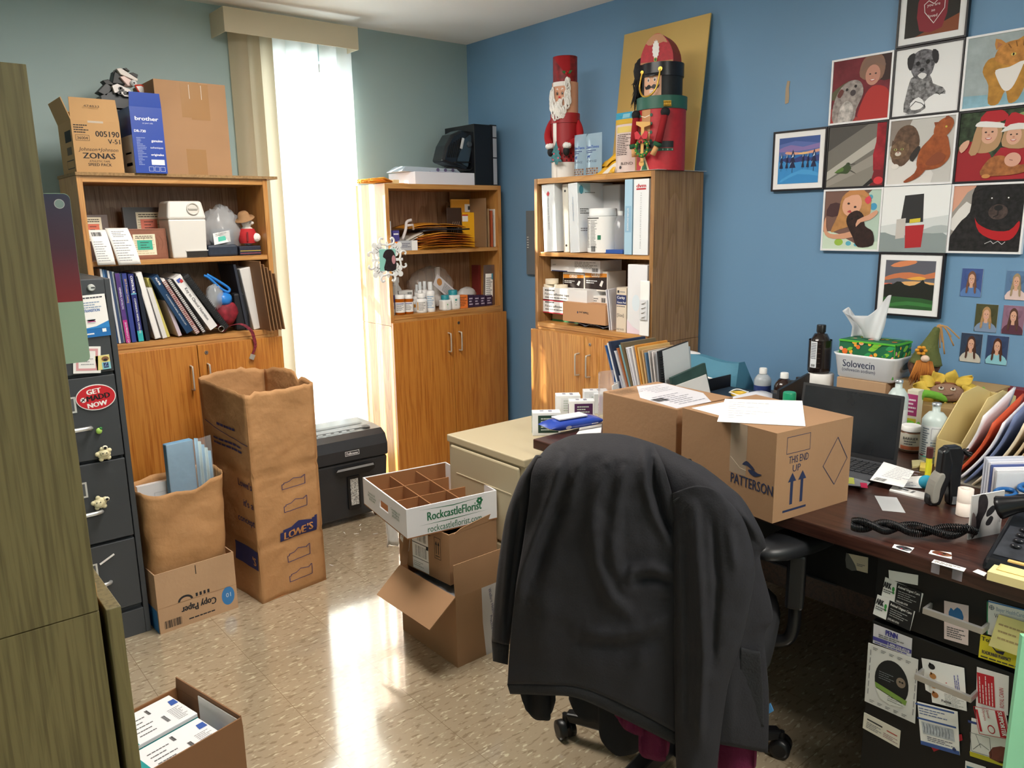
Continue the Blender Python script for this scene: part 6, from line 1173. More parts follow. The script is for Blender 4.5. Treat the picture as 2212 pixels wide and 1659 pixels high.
scenes={
'trees':[('p','#2a6fb4',[(0,0),(100,0),(100,100),(0,100)]),('p','#5b6fb0',[(0,62),(100,62),(100,100),(0,100)]),('p','#3f5a9a',[(0,86),(40,92),(100,84),(100,100),(0,100)]),('p','#8a76b0',[(0,76),(30,84),(60,78),(100,84),(100,74),(50,70),(0,70)],2),('p','#e0a48a',[(20,70),(60,66),(100,72),(100,66),(60,62),(20,64)],2),('p','#f0c480',[(48,64),(62,67),(76,64),(62,62)],2),('p','#34407e',[(0,50),(20,58),(40,54),(60,60),(80,54),(100,60),(100,46),(0,46)]),('p','#3a8fd0',[(0,0),(100,0),(100,40),(70,48),(30,44),(0,50)],2),('p','#4aa0dc',[(10,10),(60,30),(100,20),(100,14),(50,20),(10,4)],2)]
 +[op for cx,s in ((36,1.),(88,.9),(8,.6),(22,.45),(62,.4),(74,.4)) for op in [('p','#1c2448',[(cx-8*s,34),(cx-3*s,46),(cx-7*s,46),(cx-2*s,58),(cx-5*s,58),(cx,58+16*s),(cx+5*s,58),(cx+2*s,58),(cx+7*s,46),(cx+3*s,46),(cx+8*s,34)]),('p','#c9dcf2',[(cx-6*s,40),(cx-2*s,48),(cx-5*s,44)]),('p','#c9dcf2',[(cx-3*s,56),(cx+1*s,66),(cx+2*s,58)]),('l','#1c2448',1.2*s,[(cx,34),(cx,34-10*s)])]],
'heart':[('p','#2c2824',[(0,0),(100,0),(100,100),(0,100)]),('p','#8a4a2c',[(20,0),(100,30),(100,0)]),('p','#8c2a36',[(28,10),(22,62),(36,82),(66,82),(78,60),(70,10)],2),('p',SK,[(2,80),(18,70),(34,80),(30,92),(10,100),(0,100)],2),('p',SK,[(66,82),(84,76),(100,96),(92,100),(70,92)],2),('e',52,96,14,14,SK),('l','#f2e9e6',1.2,[(54,20),(36,42),(34,56),(42,62),(52,55),(62,64),(72,58),(72,44),(54,20)])],
'woman':[('p',BRG,[(0,0),(100,0),(100,100),(0,100)]),('p','#5c5a40',[(0,50),(30,66),(50,60),(40,40),(0,38)],3),('p','#3a2422',[(64,70),(100,60),(100,100),(60,100)],3),('p','#b5302c',[(50,0),(56,34),(70,52),(90,50),(100,36),(100,0)],3),('p','#a83a34',[(0,0),(0,24),(30,14),(60,0)]),('p','#8d6a58',[(48,70),(50,92),(62,102),(82,100),(90,84),(86,64),(70,60)],3)]+face(70,70,16,'#c98f7c')+[('p','#86685a',[(50,78),(56,94),(72,99),(88,90),(90,80),(76,88),(60,84)],2),('p',fur('#a49a96'),[(6,0),(4,30),(16,56),(34,66),(50,62),(56,44),(46,20),(40,0)],3),('e',38,46,5,5,'#4a4244'),('e',27,52,2.4,2.4,'#2c2628'),('e',42,56,2.4,2.4,'#2c2628'),('p','#6a3a34',[(10,44),(16,54),(22,50),(16,40)],2),('p',fur('#c9c2be'),[(14,0),(18,26),(30,34),(40,22),(36,0)],3)],
'sketch':[('p','#f1f0f1',[(0,0),(100,0),(100,100),(0,100)]),('p',fur('#8a888a',.8,90),[(18,6),(20,30),(24,50),(30,58),(54,58),(60,44),(76,36),(80,26),(64,28),(50,18),(52,8),(36,2)],2),('p','#f1f0f1',[(28,18),(40,26),(50,16),(44,8),(30,8)],2),('p',fur('#77757a',.8,90),[(24,70),(26,88),(38,96),(52,94),(62,86),(60,70),(54,56),(34,54)],3),('p','#2a282c',[(18,86),(20,72),(26,68),(30,90),(24,92)],2),('p','#2a282c',[(62,72),(66,78),(64,90),(56,94),(56,82)],2),('e',35,76,3,3.4,'#121114'),('e',50,77,3,3.4,'#121114'),('e',42,66,3.6,2.6,'#121114'),('p','#e8e6e6',[(36,58),(42,62),(50,58),(44,52)],2),('l','#121114',.9,[(28,12),(36,20),(46,16),(52,10)]),('l','#121114',.9,[(66,30),(72,26),(78,30)]),('l','#55535a',.6,[(22,2),(34,1),(46,4)])],
'ginger':[('p',fur('#a9b4b6',.15,30),[(0,0),(100,0),(100,100),(0,100)]),('p',fur('#8fb8c9',.2,30),[(0,0),(100,0),(100,14),(0,18)]),('p',fur('#c08a3c',.3,40),[(24,50),(30,66),(44,70),(60,84),(100,98),(100,50),(86,30),(76,6),(64,2),(58,20),(50,2),(36,4),(34,30)],3),('p',fur('#c98a44',.35,50),[(40,64),(42,78),(52,86),(70,88),(92,84),(98,66),(84,56),(60,54)],3),('p','#c98a44',[(40,78),(38,94),(52,86)],2),('p','#b5754a',[(41,80),(41,89),(48,85)]),('p','#ece6e2',[(42,50),(60,52),(78,58),(74,40),(66,22),(56,20),(46,36)],3),('p','#ece6e2',[(74,56),(86,60),(94,58),(86,52)],2),('e',64,69,3.4,2.2,'#d9c46a'),('e',64,69,1.2,2,'#17120f'),('e',90,72,2.6,2,'#d9c46a'),('p','#c97a6a',[(84,62),(88,62),(86,59)]),('l','#8a5a24',1.4,[(56,84),(60,78)]),('l','#8a5a24',1.4,[(66,86),(68,79)]),('l','#8a5a24',1.4,[(76,85),(76,79)])],
'bird':[('p','#77736c',[(0,0),(100,0),(100,100),(0,100)]),('p','#504d4a',[(0,60),(70,100),(0,100)],0),('p','#9b958c',[(0,0),(100,0),(100,60),(0,10)]),('p','#b9b5ac',[(0,26),(100,88),(100,70),(0,12)]),('p','#8a857c',[(0,0),(100,0),(100,40)]),('p',fur('#a02430',.4,30),[(82,24),(80,50),(84,70),(84,100),(100,100),(100,20)]),('p','#7a1420',[(78,0),(84,26),(100,24),(100,0)]),('e',92,8,8,6,'#d9343c'),('p','#1c1816',[(66,0),(80,12),(84,6),(74,0)]),('p','#3c4f2c',[(14,24),(30,34),(36,38),(40,36),(44,30),(38,22),(30,22)],2),('p','#5a7a3a',[(14,24),(28,33),(30,26)],2),('e',38,37,3.6,3,'#3a4a30'),('l','#222',.7,[(40,37),(50,37)]),('p','#55524a',[(38,28),(54,20),(46,26)],2),('e',39,38,.8,.8,'#111')],
'cats':[('p','#c9c6c2',[(0,0),(100,0),(100,100),(0,100)]),('p','#dedad6',[(0,0),(70,0),(60,30),(0,40)],2),('p','#8f847c',[(0,60),(0,100),(34,100),(20,80)],2),('p',fur('#6a5140',.5,60),[(6,36),(4,60),(12,84),(26,92),(40,86),(48,66),(44,48),(34,38),(22,28)],3),('p',fur('#7a5f48',.5,70),[(2,46),(4,62),(14,68),(28,66),(32,54),(24,42),(10,40)],3),('p','#5a4434',[(3,60),(4,70),(10,66)]),('p','#5a4434',[(22,67),(30,71),(30,62)]),('e',10,55,2.4,1.8,'#b8b46a'),('e',21,55,2.4,1.8,'#b8b46a'),('e',10,55,.9,1.7,'#111'),('e',21,55,.9,1.7,'#111'),('e',15,48,5,3.4,'#d6cabd'),('e',15,50,1.4,1,'#a0605a'),('e',12,28,6,4,'#e6e0da'),('p','#2c2622',[(34,42),(46,58),(50,52),(40,34)],2),
 ('p',fur('#a3552c',.3,50),[(46,30),(50,52),(62,66),(72,76),(88,72),(94,56),(96,38),(84,24),(66,20),(52,22)],3),('p',fur('#a85a30',.3,50),[(70,72),(70,86),(80,96),(92,98),(98,88),(92,74),(84,70)],3),('p','#8a4424',[(84,94),(86,104),(92,97)]),('p','#8a4424',[(70,86),(68,92),(76,92)]),('e',87,84,1.6,1.6,'#c9b84a'),('p',fur('#9a4c28',.3,50),[(50,30),(44,16),(28,4),(34,2),(52,10),(62,24)],3),('p','#8a4424',[(60,30),(76,46),(90,40),(84,30),(70,26)],3)],
'hats':[('p',fur('#3a4a34',.7,50),[(0,0),(100,0),(100,100),(0,100)]),('e',86,86,10,8,'#8fa06a'),('p','#9c1a24',[(0,0),(2,50),(20,58),(40,44),(50,30),(50,0)],2),('p','#a81f2a',[(44,20),(60,46),(78,44),(100,52),(100,0),(40,0)],2),('p','#b8916a',[(20,46),(24,78),(34,90),(52,88),(60,70),(56,48),(40,40)],3)]+face(42,68,15)+[('p','#b8916a',[(16,42),(26,74),(31,80),(32,52),(26,38)],2),('p','#b51f2a',[(28,84),(36,100),(52,102),(66,92),(60,84)],2),('p','#ece9e6',[(22,80),(28,86),(46,84),(62,80),(64,74),(46,76),(30,78)],2),('p','#b8916a',[(62,48),(64,72),(72,80),(88,80),(96,64),(94,44)],3)]+face(76,62,13)+[('p','#b51f2a',[(62,76),(70,94),(80,92),(90,86),(94,74)],2),('p','#e6e2de',[(58,68),(70,78),(90,78),(96,70),(84,70),(70,70)],2),('p',SK,[(2,50),(8,58),(16,60),(14,50),(6,42)],2),('p',fur('#a8683a',.4,60),[(36,8),(42,26),(52,34),(66,34),(78,24),(90,20),(100,22),(96,10),(70,6)],3),('e',78,28,11,10,'#d9a48f'),('l','#7a4a44',.8,[(74,28),(78,27)]),('e',44,6,6,3,'#c98a4c')],
'hug':[('p','#7a5a50',[(0,0),(100,0),(100,100),(0,100)]),('p','#b9cfc0',[(62,40),(70,80),(84,100),(100,100),(100,0),(70,0)],2),('e',88,72,6,6,'#4aa0c9'),('e',82,88,4,4,'#5aa8c0'),('p','#cfe0cc',[(0,0),(0,30),(30,26),(60,10),(100,14),(100,0)],2),('e',30,12,8,6,'#9cc04a'),('e',48,10,5,4,'#5ab0c9'),('e',62,8,4,3,'#5ab0c9'),('p','#4a2e30',[(4,58),(10,78),(30,78),(28,58)],2),('p',fur('#c08a54',.3,30),[(14,30),(26,60),(32,90),(54,102),(78,94),(84,70),(78,52),(50,40),(30,34)],3),('e',50,76,17,20,'#e6ac8e',-20),('e',44,78,2.4,1.8,'#3a2a26'),('e',56,72,2.4,1.8,'#3a2a26'),('p','#b8484a',[(42,64),(50,62),(48,67)],2),('p','#c98a54',[(34,86),(44,100),(70,100),(80,86),(66,92),(48,92)],2),('p','#e0485a',[(72,84),(80,90),(84,82),(78,76)],2),('p','#d9a080',[(4,56),(8,30),(30,26),(60,34),(70,44),(76,38),(70,26),(40,18),(10,20),(0,36)],3),('p',fur('#33201c',.5,60),[(42,48),(46,60),(60,66),(72,58),(76,40),(90,30),(92,8),(66,4),(56,20),(48,34)],3),('e',52,52,2,2,'#0f0c0c'),('e',62,56,2,2,'#0f0c0c'),('p','#dda486',[(60,38),(68,46),(84,50),(96,60),(94,66),(80,58),(62,50)],2)],
'generic':[('p','#d8dcdc',[(0,0),(100,0),(100,100),(0,100)]),('p','#f0f1f1',[(0,40),(100,56),(100,100),(0,100)]),('p','#8f9a9a',[(0,0),(100,0),(100,26),(70,34),(30,24),(0,30)],3),('p','#b4bcbc',[(60,30),(80,40),(100,40),(100,30)],2),('p','#2a2a2c',[(30,44),(34,86),(62,88),(64,46)]),('p','#b3242a',[(40,6),(38,40),(66,42),(64,8)]),('p','#c9c2bc',[(24,20),(24,50),(38,52),(38,22)]),('p','#d9c43a',[(44,50),(60,52),(60,46),(44,44)])],
'blackdog':[('p','#9c9690',[(0,0),(100,0),(100,100),(0,100)]),('p','#d9a088',[(0,60),(20,90),(34,100),(0,100)],2),('p','#e0dcd8',[(0,50),(20,76),(30,60),(10,34),(0,34)],2),('p','#3a4a8a',[(0,10),(14,30),(10,10)],2),('p',fur('#221f20',.9,60),[(0,0),(10,40),(26,60),(30,96),(60,104),(100,98),(100,40),(98,0)],3)]+dogface(66,70,30,fur('#1c1a1c',.9,70),fur('#4a3c38',.5,80))+[('p','#b5121c',[(34,52),(40,42),(60,32),(84,32),(96,46),(96,32),(86,18),(64,18),(42,30)],3),('l','#d8d6d8',.8,[(52,12),(60,16),(64,12),(70,16),(76,11),(80,15)]),('p','#1a181a',[(28,88),(34,104),(46,98)],0)],
'sunset':[('p','#5f5f6a',[(0,0),(100,0),(100,100),(0,100)]),('p','#e08a5c',[(10,88),(30,98),(60,100),(60,94),(30,86)],2),('p','#cf7a50',[(0,64),(20,72),(50,76),(80,72),(100,78),(100,66),(60,62),(30,62),(0,58)],2),('p','#f0b04a',[(44,62),(70,68),(84,64),(70,60)],2),('p','#6a6a72',[(0,56),(30,64),(60,58),(100,62),(100,54),(0,52)],2),('p','#e8b070',[(30,54),(60,58),(100,56),(100,50),(50,46),(30,46)],2),('p','#d9705a',[(0,52),(16,52),(16,46),(0,46)]),('p','#1c1f18',[(0,20),(0,48),(10,51),(18,50),(26,56),(34,56),(42,50),(52,48),(62,50),(72,56),(78,62),(82,55),(92,52),(100,52),(100,18)]),('p','#2c5a2c',[(0,0),(100,0),(100,20),(50,24),(0,22)],2),('p','#3c7a3c',[(10,8),(50,16),(100,12),(100,6),(50,8),(10,2)],2)]}
ys=[1.882,1.647,1.411,1.175,.94]; zs=[2.281,2.045,1.807,1.57,1.334,1.10]
BF=mat('#1f1b20',.4); WFm=mat('#efeef0',.4); MT=mat('#f3f2f3',.8)
frames=[(0,2,'mat','trees','black-framed painting of snowy trees at sunset, leftmost picture on the blue wall'),(2,0,'mat','heart','black-framed photo of a child in a red heart shirt at the top of the wall'),(1,1,'w','woman','white-framed photo of a person in red hugging a grey dog'),(2,1,'b','sketch','black-framed ink drawing of a sitting puppy on white'),(3,1,'w','ginger','white-framed photo of a standing orange and white cat'),(1,2,'b','bird','black-framed photo of a hummingbird flying to a red feeder'),(2,2,'w','cats','white-framed photo of a tabby cat and an orange cat'),(3,2,'b','hats','black-framed photo of two people in red and white hats holding a baby'),(1,3,'w','hug','white-framed photo of a girl hugging a dark puppy'),(2,3,'n','generic','frameless white canvas print with a dark and red shape'),(3,3,'w','blackdog','white-framed close-up photo of a black dog in a red collar'),(2,4,'mat','sunset','black-framed painting of an orange sunset over dark trees, lowest of the framed group')]
for c_,r_,ty,sc,lb in frames:
    y0=ys[c_]-.001; y1=ys[c_+1]+.001; z1=zs[r_]-.001; z0=zs[r_+1]+.001; w=y0-y1; h=z1-z0; e=E('framed_picture',(XB-.0005,y0,z0),RB_,lb,'picture',group='framed pictures on the blue wall')
    T_=.019; F=Fr((0,-T_,0),(1,0,0),(0,0,1)); fw_={'mat':.007,'w':.007,'b':.006,'n':0}[ty]; fmm={'mat':BF,'w':WFm,'b':BF,'n':WFm}[ty]
    if ty!='n':
        b=MB(); b.box(0,-T_,0,fw_,0,h,fmm).box(w-fw_,-T_,0,w,0,h,fmm).box(fw_,-T_,0,w-fw_,0,fw_,fmm).box(fw_,-T_,h-fw_,w-fw_,0,h,fmm); b.build('frame',e,bev=.0006)
    b=MB(); g=Fr((0,-T_+.004 if ty!='n' else -T_,0),(1,0,0),(0,0,1)); b.box(fw_,-T_+.004 if ty!='n' else -T_,fw_,w-fw_,-.001,h-fw_,MT)
    mg=.028 if ty=='mat' else fw_
    iw,ih=w-2*mg,h-2*mg; paint(b,g.at(mg,mg),iw,ih,scenes[sc],1)
    if sc=='heart': 
        for i,s_ in enumerate(('you are','so','loved')): b.txt(g.at(mg,mg),iw*.54,ih*(.50-.1*i),.010,s_,'#f2e9e6',30,'c')
    b.build('print',e)
for i,(x0,y0_,x1,y1_,bg,hair,sh,l) in enumerate(((2077,580,2122,641,'#3f5590','#7a5340','#5a7fb8','wallet photo of a girl in a denim jacket, highest of the small photos'),(2173,585,2219,648,'#5a7aa0','#a8906e','#e0c6c2','wallet photo of a blonde girl in a pale pink shirt at the picture edge'),(2107,657,2155,717,'#4a4a2c','#b88f60','#7f93b0','wallet photo of a long-haired girl before autumn leaves'),(2166,660,2213,722,'#8f6a80','#5a3c30','#5a3444','wallet photo of a girl in a plaid shirt'),(2075,720,2121,782,'#2f3d54','#4f3126','#c9c4b8','wallet photo of a dark-haired girl in a white shirt, bottom left of the small photos'),(2131,725,2178,787,'#33456a','#55301f','#8fc9d6','wallet photo of a girl in a light blue shirt, bottom right of the small photos'))):
    a=onx(XB,(x0),(y0_+y1_)/2); c=onx(XB,x1,(y0_+y1_)/2); zt_=onx(XB,(x0+x1)/2,y0_).z; zb_=onx(XB,(x0+x1)/2,y1_).z; w,h=a.y-c.y,zt_-zb_
    b=MB().box(0,-.0015,0,w,0,h,PAPER); paint(b,Fr((0,-.0015,0),(1,0,0),(0,0,1)),w,h,girl(bg,mat(hair,.6,noise=.25,ns=90),sh),.6); o=b.build('wallet_photo',None,l,'photo','small wallet photos on the blue wall'); place(o,(XB-.001,a.y,zb_),RB_)
a=onx(XB,1696,225); c=onx(XB,1706,180); place(MB().plate(Fr((0,0,0),(1,0,0),(0,0,1)),[(0,.002),(.004,0),(.016,.004),(.017,.03),(.014,.06),(.018,.085),(.006,.088),(.0,.06)],.001,mat('#b9a48a',.8,noise=.2)).build('masking_tape',None,'torn tan strip of old tape on the blue wall left of the pictures','tape'),(XB-.001,a.y,a.z),RB_)
a=onx(XB,1143,592); c=onx(XB,1153,455); e=E('control_panel',(XB,a.y,a.z),RB_,'narrow grey wall control panel half hidden behind the right bookcase','control panel'); w=.12; h=c.z-a.z
MB().box(0,-.02,0,w,0,h,mat('#6f7880',.4)).build('panel_box',e,bev=.002); b=MB()
for k_ in range(5): b.box(.012,-.024,h*(.42+.04*k_),.022,-.02,h*(.435+.04*k_),mat('#dfe3e6',.4))
b.build('buttons',e)
# white wall box at the upper left
e=E('wall_box',(.02,1.95,0),0,'white plastic box edge high at the upper left of the view','wall box'); a=ony(1.95,10,97)
MB().box(-.14,0,a.z,a.x-.03,.12,a.z+.35,mat('#dcdad2',.4)).build('housing',e,bev=.012); MB().box(a.x-.036,-.001,a.z+.03,a.x-.034,0,a.z+.3,BLACK).build('seam',e); MB().box(-.37,.02,a.z+.1,-.14,.10,a.z+.2,mat('#bdbab0',.5)).build('wall_arm',e)
# ================================================================ desk
DZ=.74; DW=wood('#4a2c24','#3a211b','#6a4a40','y',rough=.33,coat=.2); DWx=wood('#4a2c24','#3a211b','#6a4a40','x',rough=.33,coat=.2); DB=mat('#0a0a0b',.5)
e=E('desk',(0,0,0),0,'dark walnut desk with black drawers along the blue wall','desk')
MB().box(1.69,-.25,DZ-.035,2.955,1.945,DZ,DW).build('desktop',e,bev=.004)
p=E('x',(0,0,0)); bpy.data.objects.remove(p)
b=MB(); b.box(1.745,.05,.05,2.30,.775,.70,DB); b.box(1.77,.06,0,2.28,.765,.05,DB); ped=b.build('pedestal',e,bev=.002)
AL2=mat('#b9b7b4',.3,metal=.7)
for z0,z1,hy0,hy1,hz_ in ((.545,.699,(1995,1316),(2125,1364),0),(.06,.535,(1978,1456),(2100,1514),0)):
    d_=MB().box(1.722,.055,z0,1.745,.77,z1,DB).build('drawer',e,bev=.002)
    a=onx(1.69,*hy0); c=onx(1.69,*hy1); z=(a.z+c.z)/2
    b=MB(); b.box(1.684,c.y,z-.007,1.692,a.y,z+.007,AL2).box(1.692,c.y,z-.007,1.722,c.y+.006,z+.007,AL2).box(1.692,a.y-.006,z-.007,1.722,a.y,z+.007,AL2); b.build('handle',d_,bev=.001)
MB().box(1.80,.78,.55,1.82,1.88,.70,DB).build('apron',e,bev=.001); MB().box(1.797,.9,.548,1.80,1.7,.553,mat('#55555a',.3,metal=.8)).build('apron_trim',e)
MB().box(2.33,.78,.20,2.35,1.88,.70,DWx).build('modesty_panel',e,bev=.001)
MB().box(1.73,1.885,0,2.5,1.905,.705,DB).build('end_panel',e,bev=.001); MB().box(2.93,-.2,0,2.95,1.9,.705,DB).build('back_panel',e); MB().box(2.30,.06,0,2.92,.08,.705,DB).build('inner_panel',e)
def qcard(name,label,cat,ax,val,tl,tr,br,bl,deco=None,m=PAPER,th=.0008,group=None,n=None,off=.0006):
    P=[on(ax,val,*p) for p in (bl,br,tr,tl)]; o=P[0]; u=(P[1]-o).normalized(); nn=V(n or ((-1,0,0) if ax==0 else (0,0,1))); v=nn.cross(u)
    f=Fr((0,0,0),u,v); Q=[((q-o).dot(u),(q-o).dot(v)) for q in P]; b=MB(); b.slab([f.p(a_,c_) for a_,c_ in Q],nn*th,m); w=(Q[1][0]+Q[2][0]-Q[3][0])/2 if 0 else (Q[1][0]); h=(Q[2][1]+Q[3][1])/2
    if deco: deco(b,f.at(0,0,0,th),w,h)
    ob=b.build(name,None,label,cat,group); ob.location=o+nn*off; return ob
XD=1.7215; GC='cards taped to the black desk drawers'
def dc(name,label,tl,tr,br,bl,deco,m=PAPER,x=XD,cat='card',g=GC,off=.0006): return qcard(name,label,cat,0,x,tl,tr,br,bl,deco,m,group=g,off=off)
GRN='#3f9a4a'
def ark(b,F,w,h):
    b.rect(F,w*.36,0,w,h,'#1a1a1c',1); b.txt(F,w*.03,h*.56,h*.3,'ARK',INK,2,bold=.03,wid=w*.2).ell(F,w*.29,h*.62,w*.035,h*.12,GRN,2).ell(F,w*.3,h*.45,w*.03,h*.06,GRN,2); b.lines(F,w*.04,h*.3,w*.32,h*.5,2,'#555',2); b.txt(F,w*.4,h*.78,h*.13,'Animal Urgent Care',PAPER,2,bold=.02,wid=w*.56).lines(F,w*.42,h*.28,w*.9,h*.7,4,'#b8b8b8',2,fill=.3); b.txt(F,w*.4,h*.08,h*.1,'(585)483-0700',PAPER,2,wid=w*.3)
dc('blank_label','blank white sticky strip above the black and white cards',(1920,1231),(1984,1242),(1983,1264),(1921,1252),None)
dc('business_card','black and white urgent care card, upper of the two',(1913,1246),(1995,1282),(1986,1322),(1904,1290),ark,off=.0006)
dc('business_card','black and white urgent care card, lower of the two',(1897,1283),(1978,1320),(1967,1362),(1887,1325),ark,off=.0026)
dc('kitten_card','cream rounded card with a grey corner on the desk apron',(1831,1195),(1876,1204),(1875,1238),(1829,1226),lambda b,F,w,h:(b.poly(F,[(0,0),(0,h),(w*.25,h*.7),(w*.5,0)],'#6a6864',1,2),b.lines(F,w*.5,h*.3,w*.9,h*.5,2,'#777',2)),mat('#ded0b4',.6),x=1.799)
dc('animal_card','pink card with a blue dog and cat logo behind the upper handle',(2040,1297),(2093,1308),(2092,1394),(2040,1379),lambda b,F,w,h:(b.poly(F,[(w*.2,h*.6),(w*.28,h*.85),(w*.4,h*.8),(w*.55,h*.9),(w*.75,h*.82),(w*.78,h*.58)],'#2d6ea8',1,2),b.txt(F,w*.5,h*.5,h*.08,'ANIMAL','#2d6ea8',1,'c',bold=.02,wid=w*.6),b.lines(F,w*.12,h*.08,w*.88,h*.36,5,'#555',1)),mat('#e6d2d0',.6))
dc('healthcare_card','white card with green left edge and round cross logo at the right',(2136,1296),(2218,1318),(2216,1392),(2132,1369),lambda b,F,w,h:(b.rect(F,0,0,w*.03,h,'#2f8a5a'),b.rect(F,0,h*.96,w,h,'#3b76b4'),b.path(F,[(w*.13+w*.06*math.cos(t),h*.82+w*.06*math.sin(t)) for t in [k*pi/8 for k in range(17)]],.0012,'#6a7a8a'),b.rect(F,w*.08,h*.81,w*.18,h*.83,'#6a7a8a'),b.rect(F,w*.12,h*.75,w*.14,h*.89,'#6a7a8a'),b.txt(F,w*.25,h*.76,h*.12,'Bayer HealthCare','#8aa0b8',1,wid=w*.7),b.txt(F,w*.2,h*.55,h*.13,'Veterinary','#333',1,wid=w*.5)))
dc('pharmacy_card','yellow pharmacy card with a running bird below the green-edged card',(2119,1370),(2222,1395),(2218,1452),(2114,1419),lambda b,F,w,h:(b.txt(F,w*.06,h*.74,h*.17,'Toll Free','#222',2,bold=.02),b.poly(F,[(w*.18,h*.78),(w*.38,h*.5),(w*.55,h*.55),(w*.52,h*.4),(w*.38,h*.42)],'#2c2444',2),b.txt(F,w*.08,h*.22,h*.15,'ROADRUNNER PHARMACY','#2c2444',2,bold=.02,wid=w*.6),b.lines(F,w*.05,h*.04,w*.95,h*.15,1,'#333',2)),mat('#e0cf2a',.6),off=.0008)
dc('sticky_note','pale yellow sticky note with pencil writing over the yellow card',(2160,1325),(2225,1345),(2222,1422),(2138,1392),lambda b,F,w,h:b.lines(F,w*.2,h*.25,w*.9,h*.85,3,'#b8a070',1,fill=.25),mat('#efe39a',.7),off=.006)
dc('phone_order_card','white ordering card with purple bands at the top of the lower drawer',(1888,1347),(1971,1379),(1969,1419),(1886,1388),lambda b,F,w,h:(b.txt(F,w*.33,h*.66,h*.3,'PENN','#3d3a8c',2,bold=.04,wid=w*.3),b.lines(F,w*.15,h*.42,w*.85,h*.62,2,'#666',2),b.rect(F,0,h*.18,w,h*.38,'#4a4692',2),b.txt(F,w*.4,h*.2,h*.13,'1-800-233-0210',PAPER,3,bold=.02,wid=w*.55),b.lines(F,w*.05,h*.03,w*.95,h*.14,1,'#5a56a0',2)),mat('#d9d5da',.6))
def oval(b,F,w,h):
    b.ell(F,w*.5,h*.48,w*.33,h*.36,'#16181a',1,30); g=[]; 
    b.poly(F,[(w*.18,h*.40),(w*.82,h*.30),(w*.80,h*.22),(w*.2,h*.32)],'#7fa048',2).poly(F,[(w*.2,h*.31),(w*.8,h*.21),(w*.72,h*.16),(w*.5,h*.12),(w*.3,h*.16)],'#e2e2dc',2); b.ell(F,w*.68,h*.55,w*.09,h*.08,'#8a7a6a',2).ell(F,w*.66,h*.56,w*.02,h*.014,'#111',3).ell(F,w*.71,h*.56,w*.02,h*.014,'#111',3); b.lines(F,w*.25,h*.48,w*.55,h*.62,4,'#8a8f94',2,fill=.25); b.lines(F,w*.45,h*.18,w*.75,h*.27,3,'#666',3,fill=.25)
    for k in range(5): b.lines(F,w*(.1+.16*k),h*.90,w*(.2+.16*k),h*.95,2,'#7a7a7c',2).lines(F,w*(.1+.16*k),h*.03,w*(.2+.16*k),h*.08,2,'#7a7a7c',2)
    for k in range(6): b.rect(F,w*.05,h*(.15+.13*k),w*.065,h*(.24+.13*k),'#8a8a8c',2).rect(F,w*.94,h*(.12+.13*k),w*.955,h*(.22+.13*k),'#8a8a8c',2)
dc('magnet_frame','large white rectangular magnet frame with an oval opening on the lower drawer',(1877,1387),(1985,1424),(1978,1562),(1869,1513),oval,mat('#dcdad6',.6),off=.0026)
dc('business_card','cream card with a dark bar and small red logo, lowest left on the drawer',(1867,1538),(1946,1578),(1943,1616),(1864,1572),lambda b,F,w,h:(b.rect(F,w*.08,h*.64,w*.5,h*.72,'#333'),b.lines(F,w*.08,h*.15,w*.5,h*.55,4,'#888'),b.rect(F,w*.62,h*.6,w*.9,h*.66,'#c04a3c'),b.lines(F,w*.55,h*.15,w*.95,h*.45,3,'#a88')),mat('#dfd8c8',.6))
dc('cat_leaflet','card with cats along its edge behind the lower handle, partly covered',(1991,1421),(2032,1430),(2033,1510),(2000,1490),lambda b,F,w,h:(b.rect(F,w*.1,h*.2,w*.4,h*.7,'#555'),b.ell(F,w*.3,h*.8,w*.2,h*.08,'#222')),off=.0006)
def cats(b,F,w,h):
    for k,c_ in enumerate(('#1c1a1a','#b8824c','#c98a4c','#b07040')): b.ell(F,w*.12,h*(.86-.22*k),w*.1,h*.07,mat(c_,.7),1).ell(F,w*.08,h*(.92-.22*k),w*.03,h*.03,mat(c_,.7),1)
    b.txt(F.at(w*.3,h*.08,0),0,0,h*.06,'Parma','#222',2,bold=.03); b.lines(F,w*.4,h*.02,w*.95,h*.3,8,'#888',1,fill=.3); b.lines(F.at(w*.88,h*.4,90),0,0,h*.4,w*.15,3,'#55a',1); b.rect(F,w*.85,h*.28,w,h*.42,'#3a68a8',1); b.ell(F,w*.5,h*.55,w*.02,h*.012,'#c33',2)
dc('cat_leaflet','tall cat leaflet tucked behind the lower drawer handle',(2005,1423),(2084,1442),(2090,1535),(2015,1516),cats,off=.0026)
def xray(b,F,w,h):
    b.rect(F,0,h*.93,w,h*.97,'#3c5a9c').rect(F,0,h*.6,w,h*.64,'#3c5a9c',1).rect(F,0,0,w,h*.09,'#3c5a9c'); b.lines(F,w*.08,h*.72,w*.8,h*.9,3,'#5a6a9a',1,fill=.35); b.rect(F,w*.1,h*.28,w*.92,h*.56,mat('#c3c8d0',.6,noise=.3,ns=90),1)
    for k in range(9): b.path(F,[(w*(.14+.08*k),h*.32),(w*(.16+.08*k),h*.42),(w*(.15+.08*k),h*.53)],.0012,'#6a7482',2)
    b.lines(F,w*.2,h*.13,w*.9,h*.25,3,'#6a6a7a',1); b.ell(F,w*.88,h*.1,w*.05,h*.04,'#2c3a6a',2)
dc('capsule_leaflet','blue and white leaflet with small instrument rows, lower middle of the drawer',(1983,1514),(2070,1536),(2075,1630),(1991,1606),xray,off=.0030)
dc('red_card','red card peeking out behind the blue and white leaflet',(2005,1600),(2078,1585),(2080,1598),(2018,1623),None,mat('#b01c2c',.6),off=.0012)
